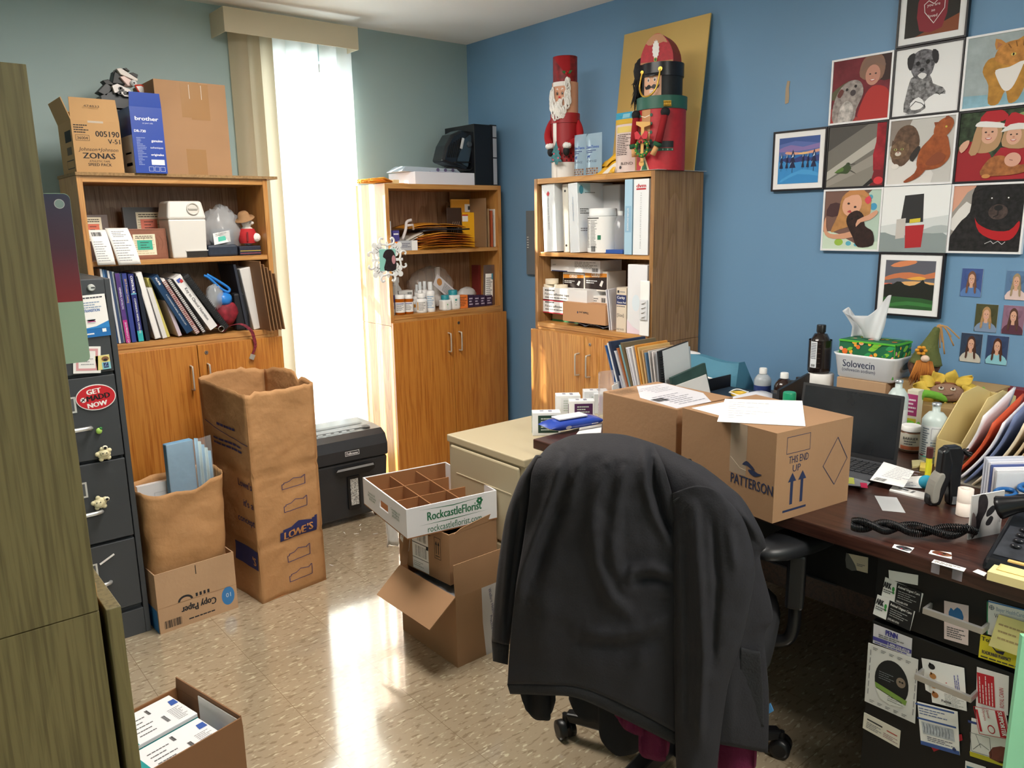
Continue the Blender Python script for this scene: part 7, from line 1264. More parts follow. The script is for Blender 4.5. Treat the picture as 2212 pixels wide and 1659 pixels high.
dc('contact_card','white card with a red block and red crown logo at the right',(2111,1440),(2180,1460),(2178,1545),(2109,1524),lambda b,F,w,h:(b.rect(F,w*.08,h*.1,w*.62,h*.88,'#c01f2c',1),b.lines(F.at(w*.1,h*.12,90),0,-w*.48,h*.72,0,5,'#f2dcdc',2,fill=.3),b.txt(F.at(w*.9,h*.15,90),0,0,h*.10,'ROYAL CANIN','#b81c2a',2,wid=h*.5)),mat('#e9e3e2',.6),off=.0012)
dc('supporter_card','red and white SUPPORTER magnet tilted over the crown card',(2108,1524),(2174,1535),(2184,1596),(2117,1583),lambda b,F,w,h:(b.frame2(F,0,0,w,h,w*.02,'#c01f2c'),b.rect(F,w*.7,h*.03,w*.97,h*.97,'#c01f2c'),b.txt(F.at(w*.78,h*.95,-90),0,0,w*.15,'SUPPORTER',PAPER,2,bold=.03,wid=h*.85),b.rect(F,w*.05,h*.1,w*.13,h*.9,'#c01f2c'),b.ell(F,w*.45,h*.25,w*.12,h*.16,'#c01f2c',1),b.ell(F,w*.45,h*.25,w*.09,h*.12,PAPER,2),b.txt(F.at(w*.42,h*.95,-90),0,0,w*.08,'Special','#c01f2c',2),b.txt(F.at(w*.28,h*.95,-90),0,0,w*.08,'Olympics','#c01f2c',2)),off=.0040)
def alw(b,F,w,h):
    b.rect(F,0,0,w,h*.12,'#c9bf2a').poly(F,[(w*.5,h*.1),(w*.6,h*.4),(w,h*.5),(w,h*.1)],'#7a4034',1,2); b.frame2(F,w*.05,h*.14,w*.55,h*.62,.001,'#777'); b.path(F,[(w*.1,h*.2),(w*.3,h*.4),(w*.5,h*.3)],.0012,'#777'); b.path(F,[(w*.2,h*.6),(w*.3,h*.3)],.001,'#777'); b.txt(F,w*.3,h*.72,h*.08,'ALWAYS OPEN','#a03038',2,bold=.02,wid=w*.68); b.rect(F,w*.03,h*.86,w*.25,h*.92,'#3a4a8a')
dc('map_card','card with a small map reading ALWAYS OPEN, lowest at the right',(2099,1550),(2188,1575),(2184,1660),(2096,1632),alw,off=.0006)
dc('animal_logo_card','white card with a teal logo at the bottom edge of the view',(2086,1643),(2130,1657),(2128,1700),(2084,1686),lambda b,F,w,h:b.rect(F,w*.2,h*.5,w*.6,h*.8,'#2f6a8c'),off=.0006)
dc('orange_card','orange and white card at the right edge of the drawer',(2193,1490),(2225,1498),(2224,1580),(2187,1570),lambda b,F,w,h:b.rect(F,w*.3,h*.1,w*.9,h*.85,PAPER),mat('#d9782c',.6),off=.0006)
# mint board standing at the near right
a=ony(.44,2197,1386); e=MB().box(0,0,0,.30,.012,a.z-.0,mat('#8fd0a8',.5)).build('mint_board',None,'pale mint green board standing on edge at the lower right of the view','board'); e.location=(a.x+.028,.44,.0005); e.rotation_euler=(0,R(0),R(-50))
# ================================================================ on the desk
T=DZ+.0004
def flat(name,label,cat,tl,tr,br,bl,deco=None,m=PAPER,th=.0006,z=T,group=None): return qcard(name,label,cat,2,z,tl,tr,br,bl,deco,m,th,group,n=(0,0,1),off=.0)
# PATTERSON carton
A=onz(T,1668,1131); Lc=onz(T,1473,1052); Rc=onz(T,1826,1080); an=math.atan2((Rc-A).y,(Rc-A).x); W=(Rc-A).length; D=(Lc-A).length; H=.226
an=(an+math.atan2((Lc-A).y,(Lc-A).x)-pi/2)/2; NVY=mat('#25304f',.6)
def d(b,f,w,dd,h):
    F=f['F']; L=f['L']; 
    b.frame2(F,w*.13,h*.74,w*.43,h*.93,.0014,NVY); b.txt(F,w*.29,h*.63,.019,'THIS END',NVY,2,'c',wid=w*.25).txt(F,w*.27,h*.53,.018,'UP',NVY,2,'c')
    for u in (.22,.35): b.rect(F,w*u-.005,h*.16,w*u+.005,h*.46,NVY,1).poly(F,[(w*u-.015,h*.42),(w*u,h*.52),(w*u+.015,h*.42)],NVY,2)
    b.rect(F,w*.12,h*.085,w*.42,h*.11,NVY); b.path(F,[(w*.79,h*.25),(w*.95,h*.53),(w*.80,h*.80),(w*.62,h*.50)],.0018,NVY,2,True)
    b.txt(L,dd*.78,h*.30,.027,'PATTERSON',NVY,2,'c',.01,wid=dd*.42)
    b.poly(L,[(dd*.68,h*.545),(dd*.72,h*.6),(dd*.76,h*.58),(dd*.81,h*.53),(dd*.77,h*.525),(dd*.73,h*.55)],NVY,2,2).poly(L,[(dd*.74,h*.505),(dd*.79,h*.52),(dd*.84,h*.50),(dd*.88,h*.5),(dd*.82,h*.455),(dd*.77,h*.465)],NVY,2,2)
    TP=mat('#c9b9a4',.12,alpha=.45,spec=1); b.rect(L,dd*.55,h*.42,dd*.72,h,TP,1).path(L,[(dd*.56,h*.6),(dd*.66,h*.5),(dd*.72,h*.49)],.0012,mat('#e9dcc8',.3),3)
    Tt=f['T']; b.rect(Tt,0,dd*.495,w,dd*.505,KRAFTDK,1); b.rect(Tt,w*.06,dd*.50,w*.5,dd*.95,PAPER,1).bars(Tt,w*.1,dd*.55,w*.35,dd*.62)
carton('carton','kraft shipping carton with THIS END UP arrows on the desk','carton',(W,D,H),mat('#a07b5a',.8,noise=.06,ns=5,bump=.05,bs=80),(A.x,A.y,T),an,deco=d,bev=.003)
zt=T+H+.0012; flat('letter_sheet','loose white typed sheet lying on the carton with arrows','paper',(1566,862),(1733,866),(1740,921),(1549,911),lambda b,F,w,h:b.lines(F.at(0,0),w*.12,h*.15,w*.7,h*.88,8,'#b9b6bc',1,fill=.16,rag=.8),m=PAPER,z=zt)
# second carton
z2=.945; A2=onz(z2,1463,884); L2=onz(z2,1305,845); R2_=onz(z2,1580,857); an2=(math.atan2((R2_-A2).y,(R2_-A2).x)+math.atan2((L2-A2).y,(L2-A2).x)-pi/2)/2; W=(R2_-A2).length; D=(L2-A2).length
def d(b,f,w,dd,h):
    Tt=f['T']; b.poly(Tt,[(w*.02,dd*.02),(w*.1,dd*.55),(w*.55,dd*.95),(w*.98,dd*.88),(w*.9,dd*.3),(w*.6,dd*.0)],mat('#d6d4da',.35),1); b.lines(Tt,w*.2,dd*.1,w*.7,dd*.5,7,'#8a8a92',2,fill=.3).bars(Tt,w*.1,dd*.3,w*.3,dd*.42,l=2); b.frame2(Tt,w*.03,dd*.74,w*.4,dd*.94,.0014,'#4a3a2c',2); b.lines(Tt,w*.06,dd*.77,w*.37,dd*.92,6,'#5a4632',2,fill=.3,rag=.1)
    b.lines(f['Rt'] if 0 else Tt,w*.45,dd*.6,w*.85,dd*.85,5,'#a0a0a8',2,fill=.25)
    b.rect(f['F'],w*.3,h*.9,w,h,mat('#8f6a4a',.5)); b.rect(f['L'],dd*.0,h*.1,dd*.62,h*.32,mat('#a87f5c',.3),1)
carton('carton','kraft carton with a shipping label on its top, behind the jacket on the desk','carton',(W,D,z2-T),mat('#a07b5a',.8,noise=.06,ns=5,bump=.08,bs=60),(A2.x,A2.y,T),an2,deco=d,bev=.003)
# laptop
hL=onz(T+.012,1717,962); hR=onz(T+.012,1935,1007); tR=onx(hR.x+.075,1966,860); tL=onx(hL.x+.075,1727,822)
e=E('laptop',(0,0,0),0,'open black laptop behind the carton with arrows','laptop'); LB_=mat('#1b1c20',.35)
u=(hR-hL).normalized(); v=((tR+tL)/2-(hR+hL)/2); vh=v.length; v.normalize(); n=u.cross(v); wl=(hR-hL).length
f=Fr(hL,u,v); b=MB(); b.slab([f.p(0,0),f.p(wl,0),f.p(wl,vh),f.p(0,vh)],-n*.008,LB_); ld=b.build('screen_lid',e,bev=.003)
b=MB(); b.rect(f,.008,.016,wl-.008,vh-.008,mat('#1d2024',.22,noise=.3,ns=9),2); b.frame2(f,0,0,wl,vh,.008,mat('#101114',.4),1); b.build('screen',ld)
bv=V((-1,0,0)); bv=(bv-u*bv.dot(u)).normalized(); bd=.235; b=MB(); b.slab([hL+V((0,0,-.011)),hL+bv*bd+V((0,0,-.011)),hR+bv*bd+V((0,0,-.011)),hR+V((0,0,-.011))],(0,0,.013),mat('#3d3f44',.4)); bs_=b.build('base',e,bev=.003)
b=MB(); g=Fr(hL+bv*bd+V((0,0,.0022)),u,-bv)
for r_ in range(6):
    for c_ in range(15): 
        if wl*.05+c_*.0195>wl-.02: continue
        x_=wl*.05+c_*.0195; y_=bd*.42+r_*.0195; b.slab([g.p(x_,y_),g.p(x_+.016,y_),g.p(x_+.016,y_+.016),g.p(x_,y_+.016)],(0,0,.002),mat('#202226',.4))
b.build('keyboard',bs_); b=MB(); b.rect(g,wl*.3,.012,wl*.62,bd*.36,mat('#4a4c52',.3),1); b.build('touchpad',bs_)
tz=T+.0165
flat('sticky_flags','clear strip with yellow and magenta flags on the laptop corner','sticky flags',(1831,1029),(1880,1042),(1872,1052),(1830,1048),lambda b,F,w,h:(b.rect(F,0,h*.2,w*.4,h*1.1,'#b8bc58'),b.rect(F,w*.7,-h*.2,w*1.05,h*.5,'#b8204a')),m=mat('#8f9298',.2,alpha=.6),z=tz)
flat('letter_sheet','torn handwritten bill with a barcode lying across the laptop edge','paper',(1909,998),(1975,1018),(1952,1053),(1879,1037),lambda b,F,w,h:b.lines(F,w*.1,h*.3,w*.9,h*.95,8,'#a8a6b4',1,fill=.25).bars(F,w*.05,h*.05,w*.4,h*.2,'#777'),z=T+.018)
flat('letter_sheet','white receipts fanned beside the laptop','paper',(1958,1030),(2000,1028),(1992,1055),(1945,1052),lambda b,F,w,h:b.lines(F,w*.1,h*.1,w*.8,h*.5,3,'#a8a6b4'),z=T+.002)
flat('folded_ticket','narrow folded white ticket lying in front of the receipts','paper',(1928,1052),(2008,1069),(1998,1081),(1921,1061),lambda b,F,w,h:b.lines(F,w*.1,h*.5,w*.4,h*.9,1,'#444').rect(F,w*.48,h*.4,w*.56,h*.85,'#777'),th=.004)
flat('note_scrap','blank off-white scrap of paper on the open desk surface','paper',(1889,1071),(1937,1075),(1956,1108),(1906,1103),None,m=mat('#cfd0d2',.7))
flat('folded_notes','pad of pale yellow sticky notes behind the blue ball','sticky notes',(1969,998),(1998,997),(1996,1008),(1970,1012),None,m=mat('#d9cf9a',.7),th=.006)
flat('folded_notes','crumpled bright yellow notes beside the pale pad','sticky notes',(1988,1005),(2014,1008),(2012,1020),(1986,1017),None,m=mat('#d9c05a',.7),th=.010)
c=onz(T,2000,1056); o=MB().sph((0,0,.019),.0195,.0195,.019,mat('#2fa3c4',.6),22,14).build('blue_ball',None,'turquoise foam ball beside the upright stapler','ball'); o.location=(c.x,c.y,T)
c=onz(T,2013,1036); e=E('highlighter',(c.x+.02,c.y+.02,T),0,'yellow highlighter standing behind the stapler','marker'); MB().cyl((0,0,0),.008,.055,mat('#d9d42c',.5),14).build('barrel',e); MB().cyl((0,0,.055),.009,.03,mat('#4a1f1c',.5),12).build('cap',e)
# stapler standing on end
A=onz(T,2008,1094); B_=onz(T,2074,1092); hh=hz((A+B_)/2,2035,964)-T; u=(B_-A).normalized(); w=(B_-A).length; e=E('stapler',(A.x,A.y,T),math.atan2(u.y,u.x),'black stapler with grey rubber grip standing upright on its end','stapler')
SB=mat('#17181b',.3); P=[(w*.0,0),(w*.35,0),(w*.42,h_*0) if 0 else (w*.42,.03),(w*.55,hh*.55),(w*.62,hh*.6),(w*.72,.0),(w*1.0,0),(w*.95,hh*.6),(w*.98,hh*.85),(w*.88,hh),(w*.45,hh),(w*.3,hh*.93),(w*.28,hh*.55),(w*.05,hh*.2)]
b=MB(); b.slab([(x_,.0,z_) for x_,z_ in [(0,0),(w*.36,0),(w*.60,hh*.42),(w*.66,hh*.72),(w*.50,hh*.99),(w*.30,hh*.92),(w*.28,hh*.52),(w*.14,hh*.42),(w*.0,hh*.12)]],(0,.032,0),SB); b.build('handle_arm',e,bev=.006)
b=MB(); b.slab([(x_,.002,z_) for x_,z_ in [(w*.68,0),(w*1.0,0),(w*.97,hh*.6),(w*1.02,hh*.86),(w*.88,hh),(w*.42,hh*.99),(w*.58,hh*.5)]],(0,.028,0),SB); b.build('base_arm',e,bev=.005)
b=MB(); b.slab([(x_,-.003,z_) for x_,z_ in smooth([(w*.06,hh*.06),(w*.26,hh*.08),(w*.30,hh*.3),(w*.42,hh*.5),(w*.3,hh*.56),(w*.12,hh*.42),(w*.03,hh*.2)],3)],(0,.036,0),mat('#8f8c84',.7))
b.build('rubber_grip',e,bev=.003); b=MB(); b.box(w*.72,-.001,.004,w*.86,.0,hh*.16,mat('#b8bcc4',.2,metal=1)); b.build('steel_tip',e); b=MB()
for i in range(12): r=random.Random(i); b.tube([(w*1.0,.015,hh*.9),(w*1.0+r.uniform(.01,.02),.01+r.uniform(-.02,.02),hh*(.8+.15*r.random()))],.0025,BLACK,5)
b.build('bristle_tag',e)
# tape rolls, cow card, business cards
c=onz(T,2088,1118); 
for i in range(2):
    o=MB().lathe((0,0,0),[(.0175,0),(.0175,.034),(.009,.034),(.009,0)],mat('#e6d9cf',.6),26,caps=False).build('tape_roll',None,('lower','upper')[i]+' roll of the white tape pair stacked beside the stapler','tape roll','white tape rolls on the desk'); o.location=(c.x+.012,c.y+.012,T+.0005+.0345*i)
A=onz(T,2091,1166); h=.105; B_=A+V((.10,-.035,0)); u=(B_-A).normalized(); w=.10
b=MB(); f=Fr((0,0,0),(1,0,0),(0,0,1)); b.box(0,0,0,w,.003,h,PAPER); paint(b,f,w,h,[('p','#b9b5b2',[(0,0),(100,0),(100,100),(0,100)]),('p',fur('#2a2224',.6,80),[(20,96),(40,98),(50,80),(48,60),(36,40),(30,20),(10,0),(12,40),(20,60)],3),('p',fur('#1c1a1c',.5,60),[(50,60),(66,70),(76,62),(66,50),(50,46)],3),('p',fur('#1c1a1c',.5,60),[(50,34),(62,46),(72,40),(64,26),(52,26)],3),('p','#6a5a58',[(4,60),(16,50),(20,20),(6,6)],3)],.6); b.txt(f.at(w*.86,h*.9,-90),0,0,.006,'Thank you for your help','#333',12,sh=.2,wid=h*.6)
o=b.build('cow_card',None,'upright greeting card with a black and white cow behind the phone','card'); place(o,(A.x,A.y,T),math.atan2(u.y,u.x))
c=onz(T,2150,1105); e=E('card_holder',(c.x+.02,c.y+.0,T),math.radians(-38),'clear holder packed with white and blue cards near the phone','card holder')
for i in range(6): MB().box(.0,.02+.010*i,.004,.10,.027+.010*i,.095+.004*i,mat(('#dfdfe4','#eceaf0','#4f5f9a','#e4e2ea','#d6d9e6','#c9ccd9')[i],.5)).build('card_stack',e)
b=MB(); b.box(-.002,.014,0,.102,.016,.09,CLEAR).box(-.002,.016,0,.102,.085,.003,CLEAR); b.build('holder',e)
c=onz(T+.02,2170,1085); e=E('scissors',(c.x,c.y,T),R(-20),'blue-handled scissors lying behind the phone','scissors')
for s in (0,1): MB().tube([(.03*math.cos(t)+.055*s,.016*math.sin(t)-.02*s,.045+.012*s+.004*math.sin(t)) for t in [k*pi/7 for k in range(14)]],.006,mat('#1f5fa0',.35),8,closed=True).build('handle_ring',e)
MB().hexa([(-.05,-.02,.0),(.06,-.04,.0),(.06,-.03,.0),(-.05,-.0,.0)],[(-.05,-.02,.045),(.06,-.04,.045),(.06,-.03,.045),(-.05,-.0,.045)],BLACK).build('pivot_block',e)
# telephone
e=E('telephone',(1.715,.555,T),RB_+R(4),'black office telephone with coloured flags at the right end of the desk','telephone'); PH=mat('#15161a',.3); w,dd=.22,.22
b=MB(); b.hexa([(0,0,0),(w,0,0),(w,dd,0),(0,dd,0)],[(0.004,.006,.025),(w,.006,.025),(w,dd,.085),(.0,dd,.085)],PH); b.build('body',e,bev=.008)
sl=(.06)/(dd-.006); f=Fr((0,.006,.0255),(1,0,0),(0,1,sl)); b=MB(); b.rect(f,.014,.02,w-.01,.135,mat('#3a3c42',.35,noise=.4,ns=30),2); b.build('face_plate',e)
for i in range(4):
    for j in range(4): k_=MB().sph(f.p(.045+.036*i,.062+.021*j,.004),.011,.0075,.005,mat('#26272c',.15),12,6); k_.build('key',e)
hs=MB(); pts=smooth_open([tuple(f.p(-.012,.150,.03)),tuple(f.p(.05,.158,.055)),tuple(f.p(.13,.165,.06)),tuple(f.p(.24,.17,.03))],5); hs.tube(pts,[.026,.024,.021,.018,.017]+[.016]*8+[.02,.024,.024][:len(pts)-13],PH,12); hs.build('handset',e)
for c_,x_,y_ in (('#2f9ab4',.11,.012),('#7fae34',.165,.03)): b=MB(); g=f.at(x_,y_,25,.002); b.rect(g,0,.0,.02,.028,c_,6).rect(g,0,-.04,.02,0,mat('#9aa4a2',.3,alpha=.7),6); b.build('paper_flag',e)
b=MB(); b.rect(f.at(.03,.19,20,.0),0,0,.035,.022,PAPER,60); b.build('number_label',e)
P=[onz(T+.01,*p) for p in ((1838,1143),(1875,1148),(1910,1150),(1950,1152),(2000,1158),(2050,1160),(2098,1156))]
b=MB(); CO=mat('#101012',.25); pts=smooth_open([tuple(p) for p in P],10); n=len(pts)
for s in (0,1):
    Q=[]; m_=n*11
    for i in range(m_):
        t=i/(m_-1)*(n-1); j=min(int(t),n-2); fr_=t-j; p=V(pts[j]).lerp(V(pts[j+1]),fr_); dr=(V(pts[j+1])-V(pts[j])).normalized(); sd=V((-dr.y,dr.x,0)); ph=t/(n-1)*pi*4+s*pi
        ctr=p+sd*.0115*math.cos(ph)+V((0,0,.006+.008*math.sin(ph))); a_=i*2*pi/9; Q.append(ctr+sd*.0085*math.cos(a_)+V((0,0,1))*.0085*math.sin(a_))
    b.tube([q-P[0] for q in Q],.0016,CO,5)
o=b.build('coiled_cord',None,'black coiled telephone cord twisted across the desk front','cord'); o.location=P[0]+V((0,0,.0075))
# stickers and notes at the front edge
def dogst(c1,c2): 
    return lambda b,F,w,h:(b.poly(F,[(w*.1,h*.3),(w*.15,h*.8),(w*.45,h*.95),(w*.85,h*.8),(w*.9,h*.4),(w*.6,h*.15)],c1,1,2),b.ell(F,w*.6,h*.6,w*.08,h*.1,'#111',3),b.poly(F,[(w*.55,h*.3),(w*.9,h*.35),(w*.8,h*.55)],c2,2,2),b.ell(F,w*.45,h*.25,w*.06,h*.08,'#c0304a',3))
flat('dog_sticker','white sticker of a black and white dog face on the desk edge','sticker',(1932,1176),(1975,1184),(1965,1195),(1927,1183),dogst('#3a3a3e','#8a8a8e'))
flat('dog_sticker','white sticker of a brown and white dog near the taped strip','sticker',(2011,1189),(2055,1194),(2056,1208),(2006,1196),dogst('#6a3a24','#9a6a4a'))
flat('name_strip','paper strip with two tape pieces at the desk edge','label',(2018,1209),(2087,1228),(2082,1235),(2012,1215),lambda b,F,w,h:b.lines(F,w*.05,h*.2,w*.9,h*.8,2,'#5a4a3a'))
flat('note_scrap','small crumpled white note at the desk edge by the yellow pad','paper',(2112,1230),(2132,1238),(2126,1245),(2101,1235),None)
for i,(x0,x1) in enumerate(((2012,2030),(2057,2079))):
    a=onx(1.6885,x0,1222+i*14); c=onx(1.6885,x1,1226+i*14); MB().box(0,0,0,.0006,a.y-c.y,.024,mat('#b9b2bc',.15,alpha=.5)).build('clear_tape',None,('left','right')[i]+' piece of clear tape folded over the desk edge','tape',loc=(1.6885,c.y,DZ-.027))
A=onz(T,2131,1252); e=E('note_pad',(A.x,A.y,T),math.radians(-86),'stack of yellow sticky notes at the right front corner of the desk','note pad'); 
MB().box(0,-.0,0,.11,.085,.018,mat('#e9d79a',.7)).build('note_block',e); o=MB().grid(lambda u,v:(.01+u*.1,.02+v*.075,.0195+.016*v*v),6,6,mat('#f0dd94',.7)).build('loose_note',e,solid=.001); MB().box(.02,.055,.0185,.11,.085,.030,mat('#e0b870',.7)).build('small_pad',e)
# medicine boxes and wipes on the beige cabinet
zB=.6805
def zen(label,px,py,w,dd,h,col,st,an=0,grp='medicine boxes on the beige cabinet'):
    c=onz(zB,px,py); return carton('medicine_box',label,'box',(w,dd,h),mat('#eceef0',.5),(c.x,c.y,zB),RB_+R(an),group=grp,deco=lambda b,f,w,d,h:(b.poly(f['F'],[(0,0),(w*.26,0),(w*.16,h),(0,h)],'#1f9a8c') if st else b.rect(f['F'],w*.6,0,w,h*.8,col),b.poly(f['F'],[(w*.2,0),(w*.3,h*1.0),(w*.2,h)],PAPER,2) if 0 else None,b.txt(f['F'].at(w*.58,h*.08,90),0,0,w*.2,'Zenrelia','#222',2,bold=.02,wid=h*.8) if st else b.lines(f['F'],w*.08,h*.2,w*.5,h*.8,4,'#667'),b.txt(f['F'].at(w*.16,h*.06,90),0,0,w*.09,'8.5 mg',PAPER,3) if st else None,b.rect(f['Rt'],d*.3,h*.12,d*.92,h*.9,mat(col,.5)),b.lines(f['Rt'],d*.36,h*.2,d*.7,h*.8,5,'#b8c4bc',3),b.lines(f['T'],w*.1,d*.2,w*.8,d*.8,2,'#99a')))
def zbox(label,tl,w,dd,h,col,st,z=zB,an=0):
    return carton('medicine_box',label,'box',(w,dd,h),mat('#eceef0',.5),(tl[0],tl[1],z),RB_+R(an),group='medicine boxes on the beige cabinet',deco=lambda b,f,w,d,h:(b.poly(f['F'],[(0,0),(w*.36,0),(w*.22,h),(0,h)],'#1f9a8c') if st else b.rect(f['F'],w*.08,h*.1,w*.5,h*.8,col),b.txt(f['F'].at(w*.72,h*.08,90),0,0,w*.3,'Zenrelia','#222',2,bold=.02,wid=h*.8) if st else None,b.txt(f['F'].at(w*.2,h*.06,90),0,0,w*.13,'8.5 mg',PAPER,3) if st else None,b.rect(f['Rt'],d*.2,h*.12,d*.92,h*.88,mat(col,.5)),b.lines(f['Rt'],d*.3,h*.2,d*.8,h*.8,5,'#b8c4bc',3),b.lines(f['T'],w*.2,d*.2,w*.8,d*.8,2,'#99a')))
q=onz(zB,1149,934); zbox('white and teal upright box, nearest of the group on the beige cabinet',(q.x,q.y),.05,.105,.088,'#234038',True,an=-38)
q=onz(zB,1205,905); zbox('white box with a purple end beside the teal-striped one',(q.x+.02,q.y-.04),.05,.10,.088,'#4a2050',False,an=-38)
q=onz(zB,1180,895); zbox('white medicine box behind the teal-striped one, left of three',(q.x+.05,q.y+.0),.06,.10,.084,'#dfe2e6',False,an=-38)
q=onz(zB,1225,892); zbox('white medicine box behind the purple-ended one, middle of three',(q.x+.09,q.y+.0),.06,.10,.090,'#dfe2e6',False,an=-38)
q=onz(zB,1250,890); zbox('white box with a lilac and yellow end, right of three',(q.x+.06,q.y-.02),.06,.09,.084,'#cbb3d6',False,an=-38)
A=onz(zB+.06,1175,935); C=onz(zB+.06,1292,915); c=(A+C)/2; u=(C-A); an=math.atan2(u.y,u.x); w=u.length
e=E('wipes_pack',(c.x,c.y,DZ-.0595+.0),an,'blue and white soft pack of wipes lying on the corner of the desk','wipes'); 
def wp(u,v):
    t=2*pi*u; s=(v-.5)*w; pin=min(1,5*v,5*(1-v))**.5; return (s,.048*math.cos(t)*(1 if abs(pin)>.99 else .85+.15*pin),.0625+.024*math.sin(t)*pin*(abs(math.sin(t))**-.3 if abs(math.sin(t))>.05 else 1)*.8+.0)
b=MB().grid(wp,28,16,mat('#2d49a8',.25,coat=.4)); o=b.build('soft_pack',e)
b=MB(); f=Fr((-w*.4,-.04,.0825),(1,0,0),(0,1,.0)); b.plate(f,[(w*.1,.012),(w*.62,.012),(w*.62,.066),(w*.1,.066)],.006,mat('#e2e6ee',.3)); b.build('lid',e,bev=.002)
e.location.z=DZ-.0395
b=MB(); g=Fr((-w*.5,-.0455,.05),(1,0,0),(0,-.3,1)); b.ell(g,w*.3,.012,.012,.007,'#dfe4f2',8,18).rect(g,w*.5,-.006,w*.92,.004,PAPER,8); b.lines(g,w*.72,.008,w*.85,.016,1,PAPER,8); b.build('brand_spot',e)
flat('drug_leaflet','small white instruction sheets left of the kraft carton','paper',(1255,925),(1300,918),(1298,935),(1245,938),None,z=T)
# vertical sorter with folders
e=E('desk_sorter',(2.17,1.70,T),0,'clear desk sorter holding folders, catalogues and mail upright','desk sorter')
b=MB(); b.box(-.01,.02,0,.26,.31,.004,CLEAR).box(-.01,.305,.004,.26,.31,.12,mat('#dfe3e6',.15,alpha=.45)).box(-.01,.02,.004,.26,.024,.06,CLEAR); b.build('rack',e)
FO=[(1287,742,'#2f5a94',1),(1295,738,'#d4d6da',0),(1300,735,'#27324a',0),(1312,762,'#c9c9d6',1),(1318,757,'#d9dde2',1),(1327,752,'#b86a3a',1),(1330,745,'#7ab0b8',1),(1337,741,'#6b5c42',0),(1349,752,'#e6e4ea',1),(1357,749,'#dedad6',0),(1363,747,'#d9923a',0),(1368,752,'#d8b070',0),(1376,758,'#c9a070',0),(1381,764,'#5f86a8',1),(1388,760,'#c9c5c2',0),(1395,762,'#e0d9d6',0),(1402,765,'#bfc6cc',1),(1410,762,'#a9b4bc',1)]
FN=['blue','light grey','navy','lilac','pale blue','orange-spined','aqua','photo-covered brown','thick white','cream','orange','tan','manila','steel blue','grey','ivory','silver','slate']
for i,(px,py,c_,k_) in enumerate(FO):
    tp=onx(2.185,px,py); y0=1.985-(i*.0098); x0=2.18+.003*i; h=tp.z-T-.006; lean=(tp.y-y0); th=.012 if i in (2,7,8) else .006
    lean=max(-.09,min(.09,lean)); dl=.205-.002*i
    b=MB(); b.hexa([(0,0,0),(dl,0,0),(dl,th,0),(0,th,0)],[(0,lean,h),(dl,lean,h+.0),(dl,lean+th,h),(0,lean+th,h)],mat(c_,.55,noise=.12 if k_==0 else .02,ns=12))
    if k_: 
        for q_ in range(2): b.add([(-.0006,th*(.3+.3*q_)-th*.08,.01),(-.0006,th*(.3+.3*q_)+th*.08,.01),(-.0006,lean+th*(.3+.3*q_)+th*.08,h-.004),(-.0006,lean+th*(.3+.3*q_)-th*.08,h-.004)],[(0,1,2,3)],'#8a8a90')
    o=b.build('file_folder',None,f'{FN[i]} folder in the desk sorter, '+('nearest the bookcase' if i==0 else f'just right of the {FN[i-1]} one'),'folder','folders standing in the desk sorter'); o.location=(x0,y0,T+.0045)
tp=onx(2.2,1420,770); e=E('spiral_notebook',(2.2,1.795,T+.0045),0,'black spiral calendar notebook leaning at the right of the desk sorter','notebook')
h=.25; dl=.17; b=MB(); b.hexa([(0,0,0),(dl,0,0),(dl,.008,0),(0,.008,0)],[(0,.035,h),(dl,.035,h+.02),(dl,.043,h+.02),(0,.043,h)],mat('#1f2124',.5)); b.build('cover',e)
b=MB(); b.add([(.02,-.001,.012),(dl,-.001,.012),(dl,.034,h+.018),(.02,.034,h-.0)],[(0,1,2,3)],mat('#d2d5d6',.6)); b.build('front_page',e)
b=MB()
for i in range(26): z_=.01+i*(h-.02)/26; yy=.035*z_/h; b.tube([(.012+.008*math.cos(t),yy+.004+.010*math.sin(t),z_) for t in [k*pi/4 for k in range(8)]],.0016,BLACK,5,closed=True)
b.build('spiral_binding',e)
e=E('leaflet_rack',(2.22,1.735,T),0,'dark green catalogue leaning low at the right of the sorter','catalogue'); MB().hexa([(0,0,0),(.2,0,0),(.2,.01,0),(0,.01,0)],[(.0,.05,.16),(.2,.05,.19),(.2,.06,.19),(0,.06,.16)],mat('#2f4a44',.4,noise=.3,ns=14)).build('cover',e); MB().hexa([(-.005,-.012,0),(.19,-.012,0),(.19,-.004,0),(-.005,-.004,0)],[(-.005,.036,.13),(.19,.036,.15),(.19,.044,.15),(-.005,.044,.13)],mat('#d9d6d2',.6)).build('pages',e)
a=onz(T,1275,925); e=E('loose_bag',(2.10,2.0,T),R(20),'clear plastic sleeve and white card standing left of the kraft carton','plastic sleeve'); MB().grid(lambda u,v:(.1*u-.05,.02*math.sin(4*u),v*.17),10,10,mat('#e9dcd8',.15,alpha=.45,spec=1)).build('film',e); b=MB(); b.box(-.0,-.03,.02,.05,-.028,.12,PAPER); b.ell(Fr((0,-.0305,.02),(1,0,0),(0,0,1)),.025,.05,.012,.018,'#5a7a9a',1); b.build('white_card',e)
